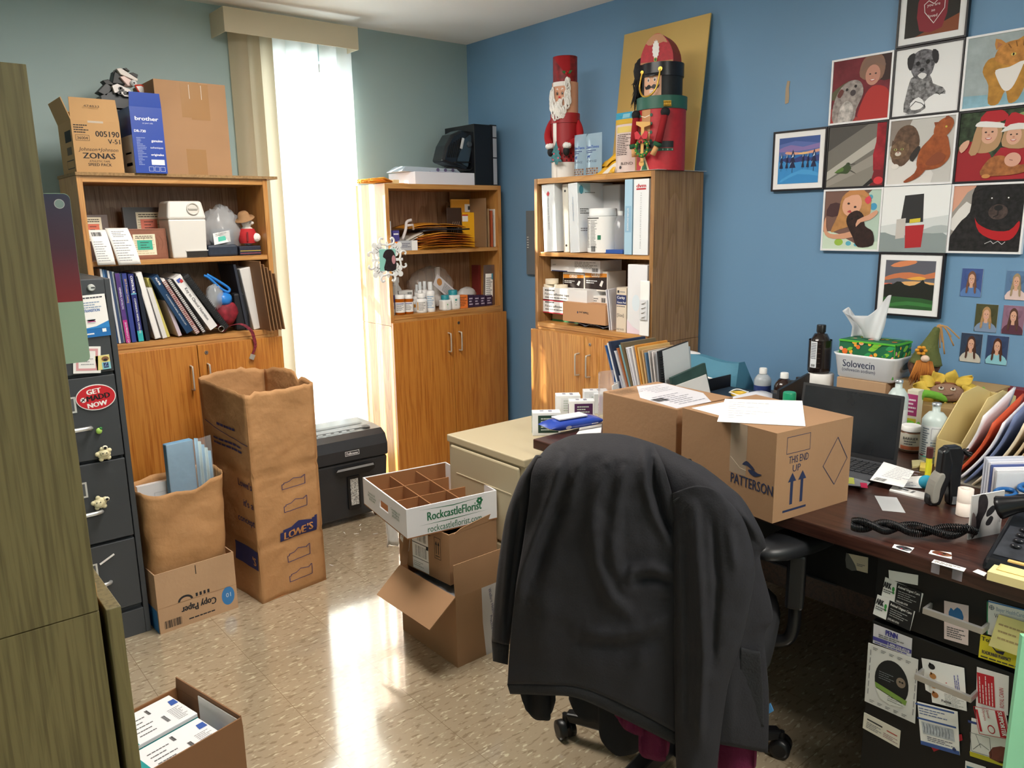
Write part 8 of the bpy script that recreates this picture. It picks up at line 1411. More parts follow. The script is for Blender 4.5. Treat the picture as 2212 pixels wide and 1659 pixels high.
# blue insulated bag
X=2.72; tl=onx(X,1458,766); tr=onx(X,1590,785); w=tl.y-tr.y; e=E('blue_tote',(X,tl.y,T),RB_,'soft blue zipped bag with white piping standing against the blue wall','bag'); h=tl.z-T; BT_=mat('#4f87a0',.7,bump=.3,bs=30)
h2=tr.z-T
b=MB(); b.grid(lambda u,v:(u*w,-.035*math.sin(pi*u)**.5*math.sin(pi*min(1,v*1.02))-.0+.02*v,(h*(1-u)+h2*u)*v+.008*math.sin(6*u)*v),18,12,BT_).grid(lambda u,v:(u*w,.16-.0*v-.1*v,(h*(1-u)+h2*u)*v+.008*math.sin(6*u)*v),18,12,BT_).grid(lambda u,v:(u*w,.02+.04*v,(h*(1-u)+h2*u)+.008*math.sin(6*u)),18,2,BT_)
b.grid(lambda u,v:(w,.02*v+(.16-.12*v)*u,h2*v),4,8,BT_); b.build('bag_body',e)
b=MB(); b.tube(smooth_open([(-.0,-.045,h*.60),(w*.35,-.055,h*.62),(w*.75,-.052,h*.52),(w*.86,-.05,h*.42),(w*.88,-.04,h*.05)],5),.004,WHITE,8); b.build('piping',e)
b=MB(); b.sph((w*.1,.05,h+.006),.07,.03,.01,mat('#e9e6e4',.5),14,6); b.build('white_flap',e)
# black desk tray with tape measure
X=2.45; a=onz(T+.07,1470,842); e=E('letter_tray',(2.42,1.86,T),RB_,'black wire letter tray with odds and ends behind the cartons','tray')
b=MB(); BK=mat('#17181b',.35); b.box(0,0,0,.40,.27,.006,BK).box(0,0,.006,.40,.006,.05,BK).box(0,.264,.006,.4,.27,.05,BK).box(.394,0,.006,.4,.27,.075,BK).box(0,0,.006,.006,.27,.10,BK); b.build('tray_frame',e,bev=.002)
MB().box(.02,.02,.008,.25,.24,.055,mat('#23303f',.4)).build('tray_papers',e)
a=V((2.55,1.72,0)); e=E('tape_measure',(a.x,a.y,T+.0555),R(20),'yellow and white coiled measuring tape in the letter tray','measuring tape'); MB().lathe((0,0,0),[(.03,0),(.03,.012),(.022,.012),(.022,0)],mat('#e0b83a',.5),20,caps=False).build('coil',e); MB().tube([(.045*math.cos(t),.035*math.sin(t),.012+.003*math.sin(3*t)) for t in [k*pi/10 for k in range(20)]],.0025,WHITE,6,closed=True).build('loose_loop',e)
A=onz(T+.065,1560,855); MB().grid(lambda u,v:(v*.24,-u*.19,.055*math.sin(pi*(.15+.85*u*.9))),10,4,mat('#e6e6ee',.6)).build('curved_sheet',None,'curved printed sheet lying between the letter tray and the bottles','paper',solid=.0008,loc=(2.33,1.71,T+.03))
c=onx(2.55,1640,840); e=E('file_rack',(2.48,1.515,T),RB_,'black plastic end of a file rack beside the white-capped bottles','file rack'); b=MB(); b.hexa([(0,0,0),(.012,0,0),(.012,.20,0),(0,.20,0)],[(0,0,.12),(.012,0,.12),(.012,.20,.155),(0,.20,.155)],BK).box(-.03,.02,0,0,.03,.10,BK); b.build('end_plate',e,bev=.002)
# bottles by the wall
def db(name,label,px,pyt,wpx,x,body,cap,**k):
    c=onx(x,px,pyt); r=(onx(x,px-wpx/2,pyt+40).y-onx(x,px+wpx/2,pyt+40).y)/2*perp(px); return bottle(name,label,'bottle',(x,c.y,T),r,c.z-T,body,cap,**k)
db('clear_bottle','clear bottle with a ribbed white cap behind the file rack',1649,794,38,2.78,mat('#b9c0c6',.2,alpha=.85),WHITE,capr=.45,caph=.18,lab=(.05,.45),labm=mat('#2f3f7a',.5),sh=.2,neck=.04)
db('brown_bottle','brown bottle with a white cap between the clear bottle and laptop',1695,804,44,2.72,mat('#2c1c18',.2,coat=.4),WHITE,capr=.42,caph=.16,lab=(.1,.5),labm=mat('#5a5654',.6),sh=.25,neck=.04)
db('dark_bottle','small dark bottle with a black cap behind the laptop corner',1710,821,30,2.6,mat('#2b2c2e',.3),mat('#1c1a18',.4),capr=.5,caph=.2,sh=.25,neck=.04)
db('dark_bottle','brown-capped bottle next to the wall, right of the white-capped brown one',1726,814,26,2.84,mat('#2a1a15',.3),mat('#2c1812',.4),capr=.5,caph=.2,sh=.2,neck=.04)
db('green_lid_jar','low jar with a bright green lid in front of the dark bottles',1706,846,30,2.42,mat('#d9e0dc',.25),mat('#1f9a6c',.35),capr=.98,caph=.28,lab=(.2,.6),sh=.05,neck=.02)
X=2.76; c=onx(X,1774,803); r=(onx(X,1745,803).y-onx(X,1803,803).y)/2*perp(1774); zt=onx(X,1774,804).z
bottle('wipes_tub','round white tub under the black peroxide bottle','tub',(X,c.y,T),r,zt-T,mat('#dedcd8',.4),mat('#e6e3df',.4),capr=.99,caph=.3,lab=(.1,.6),deco=lambda b,f,r,h:b.lines(f,-r*.6,h*.2,r*.6,h*.55,4,'#889'),sh=.02,neck=.02)
c=onx(X,1771,760); r=(onx(X,1746,770).y-onx(X,1797,770).y)/2*perp(1771); h=onx(X,1774,700).z-zt
def dh(b,f,r,h): 
    b.rect(f,-r*.85,h*.12,-r*.25,h*.66,'#e4e6ea',1); b.lines(f,-r*.8,h*.3,-r*.3,h*.64,10,'#444a5a',2,fill=.4,rag=.1).bars(f,-r*.75,h*.14,-r*.35,h*.19)
    for k_ in range(6): b.rect(f,-r*.2,h*(.12+.1*k_),r*.05,h*(.122+.1*k_),'#a88a7a',2)
bottle('peroxide_bottle','large dark brown bottle with a white side label standing on the white tub','bottle',(X,c.y,zt),r,h,mat('#1f1614',.25,coat=.5),mat('#1a1614',.35),capr=.40,caph=.15,lab=(.1,.68),labm=mat('#1f1614',.25,coat=.5),deco=dh,sh=.28,neck=.05)
# cardboard box, white bin, tissue box
X=2.71; aL=onx(X,1800,812); aR=onx(X,1929,833); zb=(aL.z+aR.z)/2; bw=aL.y-aR.y
o=carton('carton','low kraft box with open flaps under the white storage bin','carton',(onx(X,1804,830).y-onx(X,1910,842).y,.17,zb-T-.001),KRAFT,(X+.01,onx(X,1804,830).y,T),RB_)
e=E('storage_bin',(X-.0,aL.y+.012,zb),RB_,'white plastic bin with navy lettering holding the tissue box','storage bin'); W=bw+.014; D=.17; H=onx(X,1793,760).z-zb; WB2=mat('#eef0f4',.3)
def binw(k,z_): i_=k; return [(i_,i_,z_),(W-i_,i_,z_),(W-i_,D-i_,z_),(i_,D-i_,z_)]
b=MB(); 
def rrect(k,z_,r_=.03,n=5):
    P=[]
    for cx,cy,a0 in ((W-k-r_,k+r_,-90),(W-k-r_,D-k-r_,0),(k+r_,D-k-r_,90),(k+r_,k+r_,180)): P+=[V((cx+r_*math.cos(R(a0+90*i/n)),cy+r_*math.sin(R(a0+90*i/n)),z_)) for i in range(n+1)]
    return P
rings=[rrect(.018,0,.02),rrect(.012,.006,.025),rrect(.002,H*.9),rrect(-.003,H),rrect(.003,H),rrect(.014,.01,.022)]
n=len(rings[0]); vs=[p for r_ in rings for p in r_]; fs=[(j*n+i,j*n+(i+1)%n,(j+1)*n+(i+1)%n,(j+1)*n+i) for j in range(5) for i in range(n)]; b.add(vs,fs,WB2,True); b.add(rings[0],[tuple(range(n))[::-1]],WB2); b.add(rings[5],[tuple(range(n))],WB2)
f=Fr((0,.0135,0),(1,0,0),(0,-.12,1)); b.txt(f,W*.43,H*.48,.028,'Solovecin','#2b3553',4,'c',.01,wid=W*.50).txt(f,W*.43,H*.30,.013,'(cefovecin sodium)','#3b4563',4,'c',wid=W*.52)
g=Fr((W-.0055,0,0),(0,1,0),(.12,0,1)); b.poly(g,[(D*.25,H*.62),(D*.35,H*.8),(D*.75,H*.84),(D*.85,H*.7),(D*.75,H*.56),(D*.35,H*.52)],mat('#3a4446',.5),12,2); b.build('bin',e)
X2=X+.02; zt=onx(X2,1796,738).z+.016; w=W-.03; 
def dtb(b,f,w,dd,h):
    cols_=['#1f7a4c','#7fc43a','#e8702c','#f2b03a','#f4b0a0','#2f9a5a']; 
    for key,ww,hh in (('F',w,h),('Rt',dd,h),('T',w,dd)):
        F=f[key]; b.rect(F,.002,.002,ww-.002,hh-.004,'#1f6a44',1)
        r=random.Random(4)
        for i in range(44 if key=='F' else 20):
            cx,cy=r.uniform(0,ww),r.uniform(hh*.3,hh); s_=r.uniform(.009,.02); c_=cols_[i%6]
            if c_ in('#7fc43a','#2f9a5a'): P=smooth([(cx-s_,cy-s_*.3),(cx,cy+s_*.6),(cx+s_,cy+s_*.4),(cx,cy-s_*.5)],3)
            else: P=[(cx+s_*.6*math.cos(k*pi/8),cy+s_*.6*math.sin(k*pi/8)) for k in range(16)]
            P=clip(P,.002,.004,ww-.002,hh-.004)
            if P: b.poly(F,P,c_,2+i*.2)
        b.rect(F,0,hh-.006,ww,hh,'#57b83a',9)
o=carton('tissue_box','green flowered tissue box sitting in the white bin','tissue box',(w,.125,zt-zb-.014),mat('#57b83a',.5),(X2,aL.y-.004,zb+.012),RB_,deco=dtb)
e=E('tissue',(X2+.06,onx(X2+.06,1872,720).y,zt),0,'white tissue sticking up out of the flowered box','tissue'); k=.00165
b=MB(Matrix.Scale(1.3,4)); b.grid(lambda u,v:(.02*math.sin(6*u+2*v)*(1-.3*v)+.012*math.sin(11*u),(-(u-.5)*(.09+.02*v)+.045*max(0,v-.4)*(1 if u<.45 else -.15)),v*(.07+.045*max(0,(u-.45))*2+.012*math.sin(9*u))),26,16,mat('#f4f5f7',.8,transl=.4)); b.grid(lambda u,v:(.015+.02*math.sin(5*u+1+2*v),(-(u-.5)*(.07)+.06*max(0,v-.3)*(1-u)),v*(.062)),18,12,mat('#eef0f2',.8,transl=.4)); b.build('sheet',e,solid=.0004)
# gnome and plush sunflower on cartons
X=2.80; cb=onx(X,2000,840); c=V((X,cb.y+.0,.835))
o=carton('carton','kraft box under the gnome doll against the blue wall','carton',(.30,.165,.165),mat('#b09060',.7,noise=.1),(2.735,1.21,T),RB_)
carton('carton','low tan box in front, with the sunflower plush lying on it','carton',(.24,.105,.12),mat('#a88a5c',.7,noise=.1),(2.62,1.15,T),RB_)
zg=T+.166; c=onx(2.78,1992,830); k=(onx(2.78,1942,800).y-onx(2.78,2042,800).y)/100; e=E('gnome',(2.78,c.y,zg),0,'gnome doll with an olive hat and ginger beard beside the white bin','gnome'); top=onx(2.78,2012,706).z-zg
gx=lambda px:-(px-1992)*k
b=MB().sph((.0,0,.05),.042,.05,.05,mat('#6b4a3c',.9,noise=.6,ns=60),16,10,.05,1); b.build('body',e)
b=MB(); b.tube(smooth_open([(0,gx(1995),.062),(0,gx(1998),.10),(0,gx(2003),top*.72),(0,gx(2010),top*.92),(0,gx(2012),top)],4),[.052,.049,.046,.042,.038,.033,.03,.026,.023,.02,.017,.015,.013,.012,.011,.009,.008][:17],mat('#5f6638',.9,bump=.4,bs=80),16); hh_=b.build('hat',e)
fr0=math.atan2(-c.y,-2.78); nv=V((math.cos(fr0),math.sin(fr0),0)); tv=V((-nv.y,nv.x,0))
b=MB().sph(nv*.052+V((0,0,.085))+tv*.002,.012,.014,.012,mat('#dcc0ac',.6),14,10); b.build('nose',e)
b=MB(); 
for i in range(150):
    r=random.Random(i); a_=r.uniform(-.036,.038); s0=nv*(.048-.3*abs(a_)*.3)+tv*a_*.6+V((0,0,.082-.2*abs(a_))); b.tube([s0,s0+nv*.012+tv*a_*.3+V((0,0,-.035)),s0+nv*r.uniform(0,.014)+tv*a_*.6+V((0,0,-.05-.035*r.random()))],[.0035,.003,.0008],mat(('#b06a2c','#c07a34','#9c5c28')[i%3],.9),4)
b.build('beard',e)
b=MB()
for i in range(6): t=i*pi/3; b.sph(nv*.050+tv*(-.012+.012*math.cos(t))+V((0,0,.112+.011*math.sin(t))),.006,.008,.006,mat('#d9952c',.7),8,6)
b.sph(nv*.055+tv*-.012+V((0,0,.112)),.005,.005,.005,mat('#4a2c1c',.8),8,6); b.build('hat_flower',e)
b=MB(); tp=V((0,gx(2012),top))
for i,(dx,dz,l_) in enumerate(((.02,-.05,1),(.045,-.03,1),(.07,-.035,1),(.03,-.09,1),(.015,-.07,1),(.055,-.06,1))): b.tube(smooth_open([tuple(tp),tuple(tp+tv*dx*.4+V((0,0,.004))),tuple(tp+tv*dx+V((0,0,dz)))],4),.0025,mat('#b98d5c',.8),5)
b.build('raffia',e); 
c=onx(2.70,2045,848); zg=T+.121; e=E('sunflower_plush',(2.70,c.y,zg),0,'plush sunflower with a brown smiling face and green limbs lying by the gnome','plush toy'); fr0=math.atan2(-c.y,-2.70); nv=V((math.cos(fr0),math.sin(fr0),.45)).normalized(); tv=V((-math.sin(fr0),math.cos(fr0),0)); wv=nv.cross(tv); z0=V((0,0,c.z-zg+.0))
rot=Matrix((nv,tv,wv)).transposed()
b=MB().sph(z0,.022,.052,.030,mat('#8a6a58',.95,bump=.4,bs=150),20,12,.02,1,rot); b.build('face',e); YP=mat('#d0b048',.85,noise=.15,ns=40)
for i in range(13):
    t=2*pi*i/13; d_=tv*math.cos(t)*1.35+wv*math.sin(t)*.85; r=random.Random(i); s0=z0+V(d_)*.036-nv*.004; sd=nv.cross(V(d_).normalized())
    b=MB(); L_=.045+.012*r.random(); ph=r.random()*6; b.grid(lambda u,v:s0+V(d_).normalized()*(L_*v)+sd*((u-.5)*.042*math.sin(pi*min(.97,.12+v*.85)))+nv*(.012*math.sin(3*u+4*v+ph)),8,8,YP); b.build('petal',e,solid=.003)
b=MB()
for s in (-1,1): q=z0+tv*s*.017+wv*.008+nv*.021; b.sph(q,.008,.008,.006,mat('#ece6dc',.5),12,8); b.sph(q+nv*.006+wv*.001,.004,.0045,.004,mat('#4a3428',.5),10,6)
b.build('eyes',e); b=MB(); b.tube([z0+nv*.022+tv*(-.02+.004*i)+wv*(-.014+.0004*(i-5)**2*.5) for i in range(11)],.0012,mat('#5a3f34',.8),5); b.build('smile',e)
b=MB(); 
for i in range(24): r=random.Random(i); q=z0+wv*.03+tv*r.uniform(-.04,.04); b.sph(q,.006,.006,.005,mat('#7a4a2c',.9),6,4)
b.build('hair_curls',e); LG=mat('#6fae3a',.9,bump=.3,bs=100)
b=MB(); q=onx(2.62,1990,870)-V((2.70,c.y,zg)); b.tube(smooth_open([tuple(z0-wv*.02+nv*.0),tuple(q+V((0,0,.03))),tuple(q+V((-.0,.01,-.02))),tuple(q+V((-.02,.015,-.055)))],5),.013,LG,10); fo=b.build('leg',e)
b=MB(); q2=q+V((-.025,.015,-.07)); b.sph(q2,.03,.026,.018,LG,14,8)
for i in range(3): b.sph(q2+V((-.014,.02-.016*i,-.014)),.010,.009,.009,LG,8,6)
b.build('foot',e); b=MB(); b.tube([z0-tv*.0+tv*.05-wv*.01,z0+tv*.085+wv*.0,z0+tv*.11+wv*.015],[.014,.016,.016],LG,10); b.build('arm',e)
# big and small dosing bottles, jar
NAT=mat('#c6d3d0',.3,alpha=.95); SIL=mat('#c9ccd0',.3,metal=.8)
c=onz(T,2012,996); r=.036; h=hz(c,2022,868)-T
def dbb(b,f,r,h): b.lines(f,-r*.95,h*.14,-r*.35,h*.6,12,'#5a6a7a',1).rect(f,-r*1.0,h*.1,r*.9,h*.125,'#5fb0a8',1).rect(f,-r*1.1,h*.12,-r*.7,h*.14,'#8a2040',2).frame2(f,-r*.2,h*.4,r*.6,h*.6,.001,'#aab',2).lines(f,-r*.2,h*.2,r*.8,h*.38,4,'#8a98a8',1)
bottle('dosing_bottle','large translucent white bottle with crimped silver top behind the blue ball','bottle',(c.x,c.y,T),r,h,NAT,SIL,capr=.36,caph=.045,lab=(.09,.63),labm=mat('#dfe3e4',.5),deco=dbb,sh=.15,neck=.12)
c=onx(2.52,1943,818); bottle('dosing_bottle','translucent bottle with silver top just behind the laptop screen','bottle',(2.52,c.y,T),.032,c.z-T,NAT,SIL,capr=.4,caph=.045,lab=(.09,.55),labm=mat('#dfe3e4',.5),sh=.15,neck=.1)
c=onx(2.46,1962,970); bottle('ointment_jar','brown jar with white lid and orange-banded label behind the laptop','jar',(2.47,c.y,T),.031,.085,mat('#6a4a34',.3),WHITE,capr=.95,caph=.2,lab=(.1,.72),labm=mat('#e0dac8',.6),deco=lambda b,f,r,h:b.txt(f,0,h*.5,h*.1,'BARRIER','#333',2,'c',.02).rect(f,-r,h*.12,r,h*.26,'#c8704a').lines(f,-r*.6,h*.3,r*.6,h*.48,2,'#666'),sh=.04,neck=.02)
c=onx(2.60,1972,870); carton('pink_label_carton','tall carton with a magenta and yellow label behind the ointment jar','box',(.035,.04,.17),mat('#d9d4c0',.6),(2.58,c.y+.012,T),RB_,deco=lambda b,f,w,d,h:b.rect(f['F'],0,h*.5,w,h*.92,'#a83a70').rect(f['F'],0,h*.1,w,h*.45,'#c9b83a').lines(f['F'],w*.1,h*.55,w*.9,h*.85,4,'#f0dfe6',2))
# cream magazine file full of folders
a=onz(T,2036,1012); e=E('magazine_file',(2.36,.915,T),RB_,'cream magazine file of folders at the right of the desk','magazine file'); CRM=mat('#cfbb82',.5)
P=[(0,0),(.235,0),(.235,.20),(.17,.225),(.10,.21),(0,.09)]
b=MB(); b.slab([(0.0,y_,z_) for y_,z_ in P],(.003,0,0),CRM); b.slab([(0.075,y_,z_) for y_,z_ in P],(.003,0,0),CRM); b.box(.003,0,0,.075,.235,.003,CRM); b; b.box(.003,.232,.003,.075,.235,.20,CRM); b.box(.003,0,.003,.075,.003,.085,CRM); b.build('holder',e)
e.rotation_euler=(0,0,RB_+R(-12))
FC=[('#e6e2e6',.0),('#c8502c',.0),('#e4e2ea',0),('#6a78a0',0),('#e0d2b8',0),('#cdb896',0),('#b9a080',0),('#d9d6de',0),('#c9504a',0),('#d2cfdc',0),('#8f93a8',0),('#c9a86a',0)]
FNN=['white','red-orange','pale','blue','cream','manila','tan','grey-white','red','lilac-grey','slate','mustard']
for i,(c_,_) in enumerate(FC):
    yy=.86-.022*i; x0=2.28-.006*i; h=.17+.006*i+(.02 if i%3==0 else 0); bow=.035
    b=MB(); b.grid(lambda u,v,h=h,i=i:(u*.21,-bow*math.sin(pi*v*.9)*.5-v*(.085+.004*i),v*h+.05*u*v),8,8,mat(c_,.6)); o=b.build('hanging_folder',None,f'{FNN[i]} folder leaning at the right of the desk, '+('next to the cream magazine file' if i==0 else f'after the {FNN[i-1]} one'),'folder','folders leaning at the right of the desk',solid=.006); o.location=(x0,yy,T+.003)
e=E('wire_sorter',(2.25,.57,T),RB_,'wire and cream rack holding the leaning folders at the right','rack'); b=MB(); b.box(-.30,0,0,.12,.235,.0025,mat('#8a8478',.4)); b.build('base',e)
for i in range(3): MB().slab([(.0+.05*i,.02,.003),(.0+.05*i,.2,.003),(.05+.05*i,.2,.20),(.04+.05*i,.14,.21),(.03+.05*i,.02,.10)],(.003,0,0),CRM).build('divider',e,bev=.0008)
# red and gold book at the wall
carton('red_book','red book with a gold edge lying behind the sunflower plush','book',(.22,.05,.16),mat('#7a1f26',.5),(2.88,onx(2.88,2090,850).y,T),RB_)
# ================================================================ office chair and the jacket on it
N_=V((.89,.45,0)).normalized(); Wd=V((N_.y,-N_.x,0)); P0=V((1.25,1.2,0)); CC=V((1.515,1.18,0)); BK=mat('#141416',.35); FAB=mat('#18181b',.9)
e=E('office_chair',CC,0,'black swivel office chair on casters pulled up to the desk','office chair')
MB().cyl((0,0,.07),.035,.06,BK,20).cyl((0,0,.13),.024,.26,mat('#2a2b2e',.3,metal=.5),16).build('gas_column',e)
for k in range(5):
    a=R(41.5+72*k); d=V((math.cos(a),math.sin(a),0)); s=V((-d.y,d.x,0)); b=MB()
    b.hexa([d*.02-s*.03+V((0,0,.075)),d*.30-s*.018+V((0,0,.06)),d*.30+s*.018+V((0,0,.06)),d*.02+s*.03+V((0,0,.075))],[d*.02-s*.025+V((0,0,.125)),d*.31-s*.016+V((0,0,.085)),d*.31+s*.016+V((0,0,.085)),d*.02+s*.025+V((0,0,.125))],BK); g=b.build('base_spoke',e,bev=.006)
    c=d*.315; ax=V((math.cos(a+.9),math.sin(a+.9),0)); b=MB(); b.lathe(c+V((0,0,.0285))-ax*.026,[(.018,0),(.028,.003),(.028,.02)],BK,22,ax).lathe(c+V((0,0,.0285))+ax*.006,[(.028,0),(.028,.017),(.018,.02)],BK,22,ax).cyl(c+V((0,0,.03)),.009,.045,BK,12); b.build('caster',g)
def cp(w,d,z): return Wd*w+N_*d+V((0,0,z))   # chair coordinates: right, forward, up
b=MB(); n=32; rings=[]
def sr(k,z,sw=.25,sd=.235,q=.34):
    out=[]
    for i in range(n): t=2*pi*i/n; x,y=math.cos(t),math.sin(t); m=(abs(x)**4+abs(y)**4)**-.25; out.append(cp(x*m*sw*k,y*m*sd*k+.02,z))
    return out
for k,z in ((.80,.40),(.98,.415),(1,.45),(.97,.475),(.85,.487),(0.02,.492)): rings.append(sr(k,z))
b.add([p for r_ in rings for p in r_],[(j*n+i,j*n+(i+1)%n,(j+1)*n+(i+1)%n,(j+1)*n+i) for j in range(5) for i in range(n)],FAB,True); b.add(rings[0],[tuple(range(n))[::-1]],BK); b.build('seat',e)
MB().slab([cp(-.09,-.1,.365),cp(.09,-.1,.365),cp(.09,.12,.365),cp(-.09,.12,.365)],(0,0,.035),BK).build('seat_mechanism',e,bev=.006)
off0=(P0-CC).dot(N_)
b=MB()
def bk(u,v,s):
    zz=.52+.42*v; w=.035+.205*(1-.22*(2*v-1)**4)*(2*u-1); return Wd*w+N_*(off0+.045-.02*(1-(2*u-1)**2)-.018*s*(max(0,1-(2*u-1)**6)*max(0,1-(2*v-1)**6))**.5)+V((0,0,zz))+Wd*((P0-CC).dot(Wd)-.0)
b.grid(lambda u,v:bk(u,v,1),16,16,FAB).grid(lambda u,v:bk(u,v,-1.5),16,16,FAB); b.build('backrest',e)
b=MB(); q=V((Wd*((P0-CC).dot(Wd)))); b.tube(smooth_open([tuple(q*.6+N_*(-.08)+V((0,0,.38))),tuple(q*.8+N_*(off0+.04)+V((0,0,.40))),tuple(q+N_*(off0+.05)+V((0,0,.60)))],5),.022,BK,10); b.build('back_stem',e)
pc=(V((1.735,.975,0))-CC); pc.z=0
for s in (1,-1):
    c=pc if s>0 else pc-Wd*(2*pc.dot(Wd))+Wd*.0; c=V((c.x,c.y,0)); b=MB(); ng=20; ring=[]
    for k,z in ((.8,.645),(1,.655),(1,.672),(.86,.684),(.3,.688),(.02,.688)):
        ring.append([c+V((1,-.1*s,0))*(.15*k*(abs(math.cos(t))**.7)*(1 if math.cos(t)>0 else -1))+V((.1*s,1,0))*(-.052*k*math.sin(t)*(1+.15*math.cos(t)))+V((0,0,z)) for t in [2*pi*i/ng for i in range(ng)]])
    b.add([p for r_ in ring for p in r_],[(j*ng+i,j*ng+(i+1)%ng,(j+1)*ng+(i+1)%ng,(j+1)*ng+i) for j in range(5) for i in range(ng)],mat('#1d1e21',.4),True); b.add(ring[0],[tuple(range(ng))[::-1]],BK); ar=b.build('armrest',e)
    b=MB(); b.slab([c-N_*.055-Wd*.022+V((0,0,.50)),c+N_*.03-Wd*.022+V((0,0,.50)),c+N_*.03+Wd*.022+V((0,0,.50)),c-N_*.055+Wd*.022+V((0,0,.50))],(0,0,.148),BK); b.build('arm_sleeve',ar,bev=.008)
    i_=c-Wd*s*.14; b=MB(); b.tube(smooth_open([tuple(c-N_*.015+V((0,0,.52))),tuple(c-N_*.02+V((0,0,.43))),tuple(c-N_*.02-Wd*s*.03+V((0,0,.392))),tuple(i_-N_*.02+V((0,0,.39)))],5),.016,BK,10); b.build('arm_bracket',ar)
# ---- cloth surfaces draped over the backrest plane
def cr(a,b,c,d,t): return tuple(.5*((2*b[k])+(c[k]-a[k])*t+(2*a[k]-5*b[k]+4*c[k]-d[k])*t*t+(3*b[k]-a[k]-3*c[k]+d[k])*t**3) for k in range(2))
def c1(P,t):
    n=len(P)-1; x=min(max(t,0),.99999)*n; i=int(x); g=lambda j:P[min(max(j,0),n)]; return cr(g(i-1),g(i),g(i+1),g(i+2),x-i)
def ss(x): x=min(1,max(0,x)); return x*x*(3-2*x)*.5+.5*math.sin(x*pi/2)
def patch(rows): return lambda u,v:c1([c1(r,u) for r in rows],v)
def dseg(p,a,b):
    ax,ay=b[0]-a[0],b[1]-a[1]; t=max(0,min(1,((p[0]-a[0])*ax+(p[1]-a[1])*ay)/(ax*ax+ay*ay+1e-9))); return math.hypot(p[0]-a[0]-ax*t,p[1]-a[1]-ay*t)
def folds(p,FL):
    s=0
    for am,w,L in FL:
        d=min(dseg(p,a,b) for a,b in zip(L,L[1:])); e_=min(1,math.hypot(p[0]-L[0][0],p[1]-L[0][1])/(3*w)+.0)*min(1,math.hypot(p[0]-L[-1][0],p[1]-L[-1][1])/(3*w)); s+=am*math.exp(-(d/w)**2)*e_**.5
    return s
def cp_(p,off): return onpl(P0-N_*off,N_,*p)
def cloth(name,par,rows,off,nu,nv,m,FL=(),label=None,org=V((0,0,0)),thick=.003):
    f=patch(rows)
    def g(u,v): p=f(u,v); return cp_(p,off(u,v)+folds(p,FL)+crum((p[0]*.01,p[1]*.01,0),.004,2))-org
    return MB().grid(g,nu,nv,m).build(name,par,solid=thick,label=label)
JK=mat('#242328',.85,bump=.12,bs=220); JD=mat('#222225',.9,bump=.25,bs=200); org=V((P0.x,P0.y,.25))
j=E('jacket',org,0,'dark charcoal scrub jacket draped over the back of the office chair','jacket')
FL=[(.022,13,[(1215,975),(1196,1060),(1160,1150),(1128,1240),(1116,1300)]),(-.016,16,[(1222,1060),(1185,1150),(1150,1260)]),
 (.012,11,[(1262,975),(1240,1040),(1225,1090)]),(.012,14,[(1310,1010),(1285,1080),(1275,1180)]),(.012,12,[(1350,1000),(1335,1090),(1330,1160)]),
 (.016,16,[(1318,1140),(1330,1220),(1352,1262)]),(.020,10,[(1352,1262),(1368,1232),(1410,1226),(1450,1240)]),(-.016,10,[(1360,1262),(1400,1250),(1455,1256)]),
 (.014,14,[(1285,1120),(1290,1220),(1320,1290),(1372,1336)]),(.016,14,[(1250,1364),(1320,1374),(1390,1362),(1455,1322)]),(-.012,14,[(1260,1390),(1340,1398),(1420,1385)]),
 (.012,22,[(1360,1500),(1392,1420),(1430,1372)]),(.012,10,[(1392,958),(1394,1040),(1412,1110),(1448,1172)]),(-.024,9,[(1410,985),(1412,1050),(1430,1110),(1452,1160)]),(.010,30,[(1180,1200),(1175,1320),(1170,1450)])]
rows=[[(1196,972),(1235,956),(1290,950),(1350,954),(1400,970)],[(1192,960),(1235,942),(1290,937),(1350,941),(1403,956)],[(1168,984),(1225,965),(1290,958),(1355,964),(1420,976)],[(1150,1020),(1225,1008),(1300,1002),(1375,1008),(1438,1018)],[(1143,1085),(1225,1080),(1300,1075),(1380,1078),(1455,1088)],[(1130,1180),(1215,1180),(1295,1178),(1375,1178),(1457,1180)],[(1115,1270),(1200,1270),(1285,1270),(1370,1270),(1457,1270)],[(1104,1370),(1190,1372),(1280,1376),(1370,1380),(1457,1385)],[(1097,1477),(1180,1478),(1260,1486),(1360,1528),(1457,1580)]]
offm=lambda u,v:(-.05-.09*max(0,1-v/.11)**2+.115*ss((v-.05)/.38))+.02*math.sin(pi*u)*min(1,v*2)-.03*max(0,v-.75)
cloth('back_panel',j,rows,offm,64,84,JK,FL,org=org)
hem=[rows[-1],[(1103,1497),(1180,1500),(1250,1507),(1350,1552),(1457,1606)]]
hem=[rows[-1],[tuple((a+b)/2 for a,b in zip(p,q)) for p,q in zip(rows[-1],hem[1])],hem[1]]
cloth('hem_band',j,hem,lambda u,v:.060+.02*math.sin(pi*u)-.0075+.004*math.sin(pi*v),50,4,JD,org=org,thick=.006)
FR=[(.014,14,[(1500,1075),(1520,1180),(1530,1330)]),(.012,16,[(1590,1150),(1600,1260),(1590,1380)]),(.02,10,[(1600,1100),(1640,1160)])]
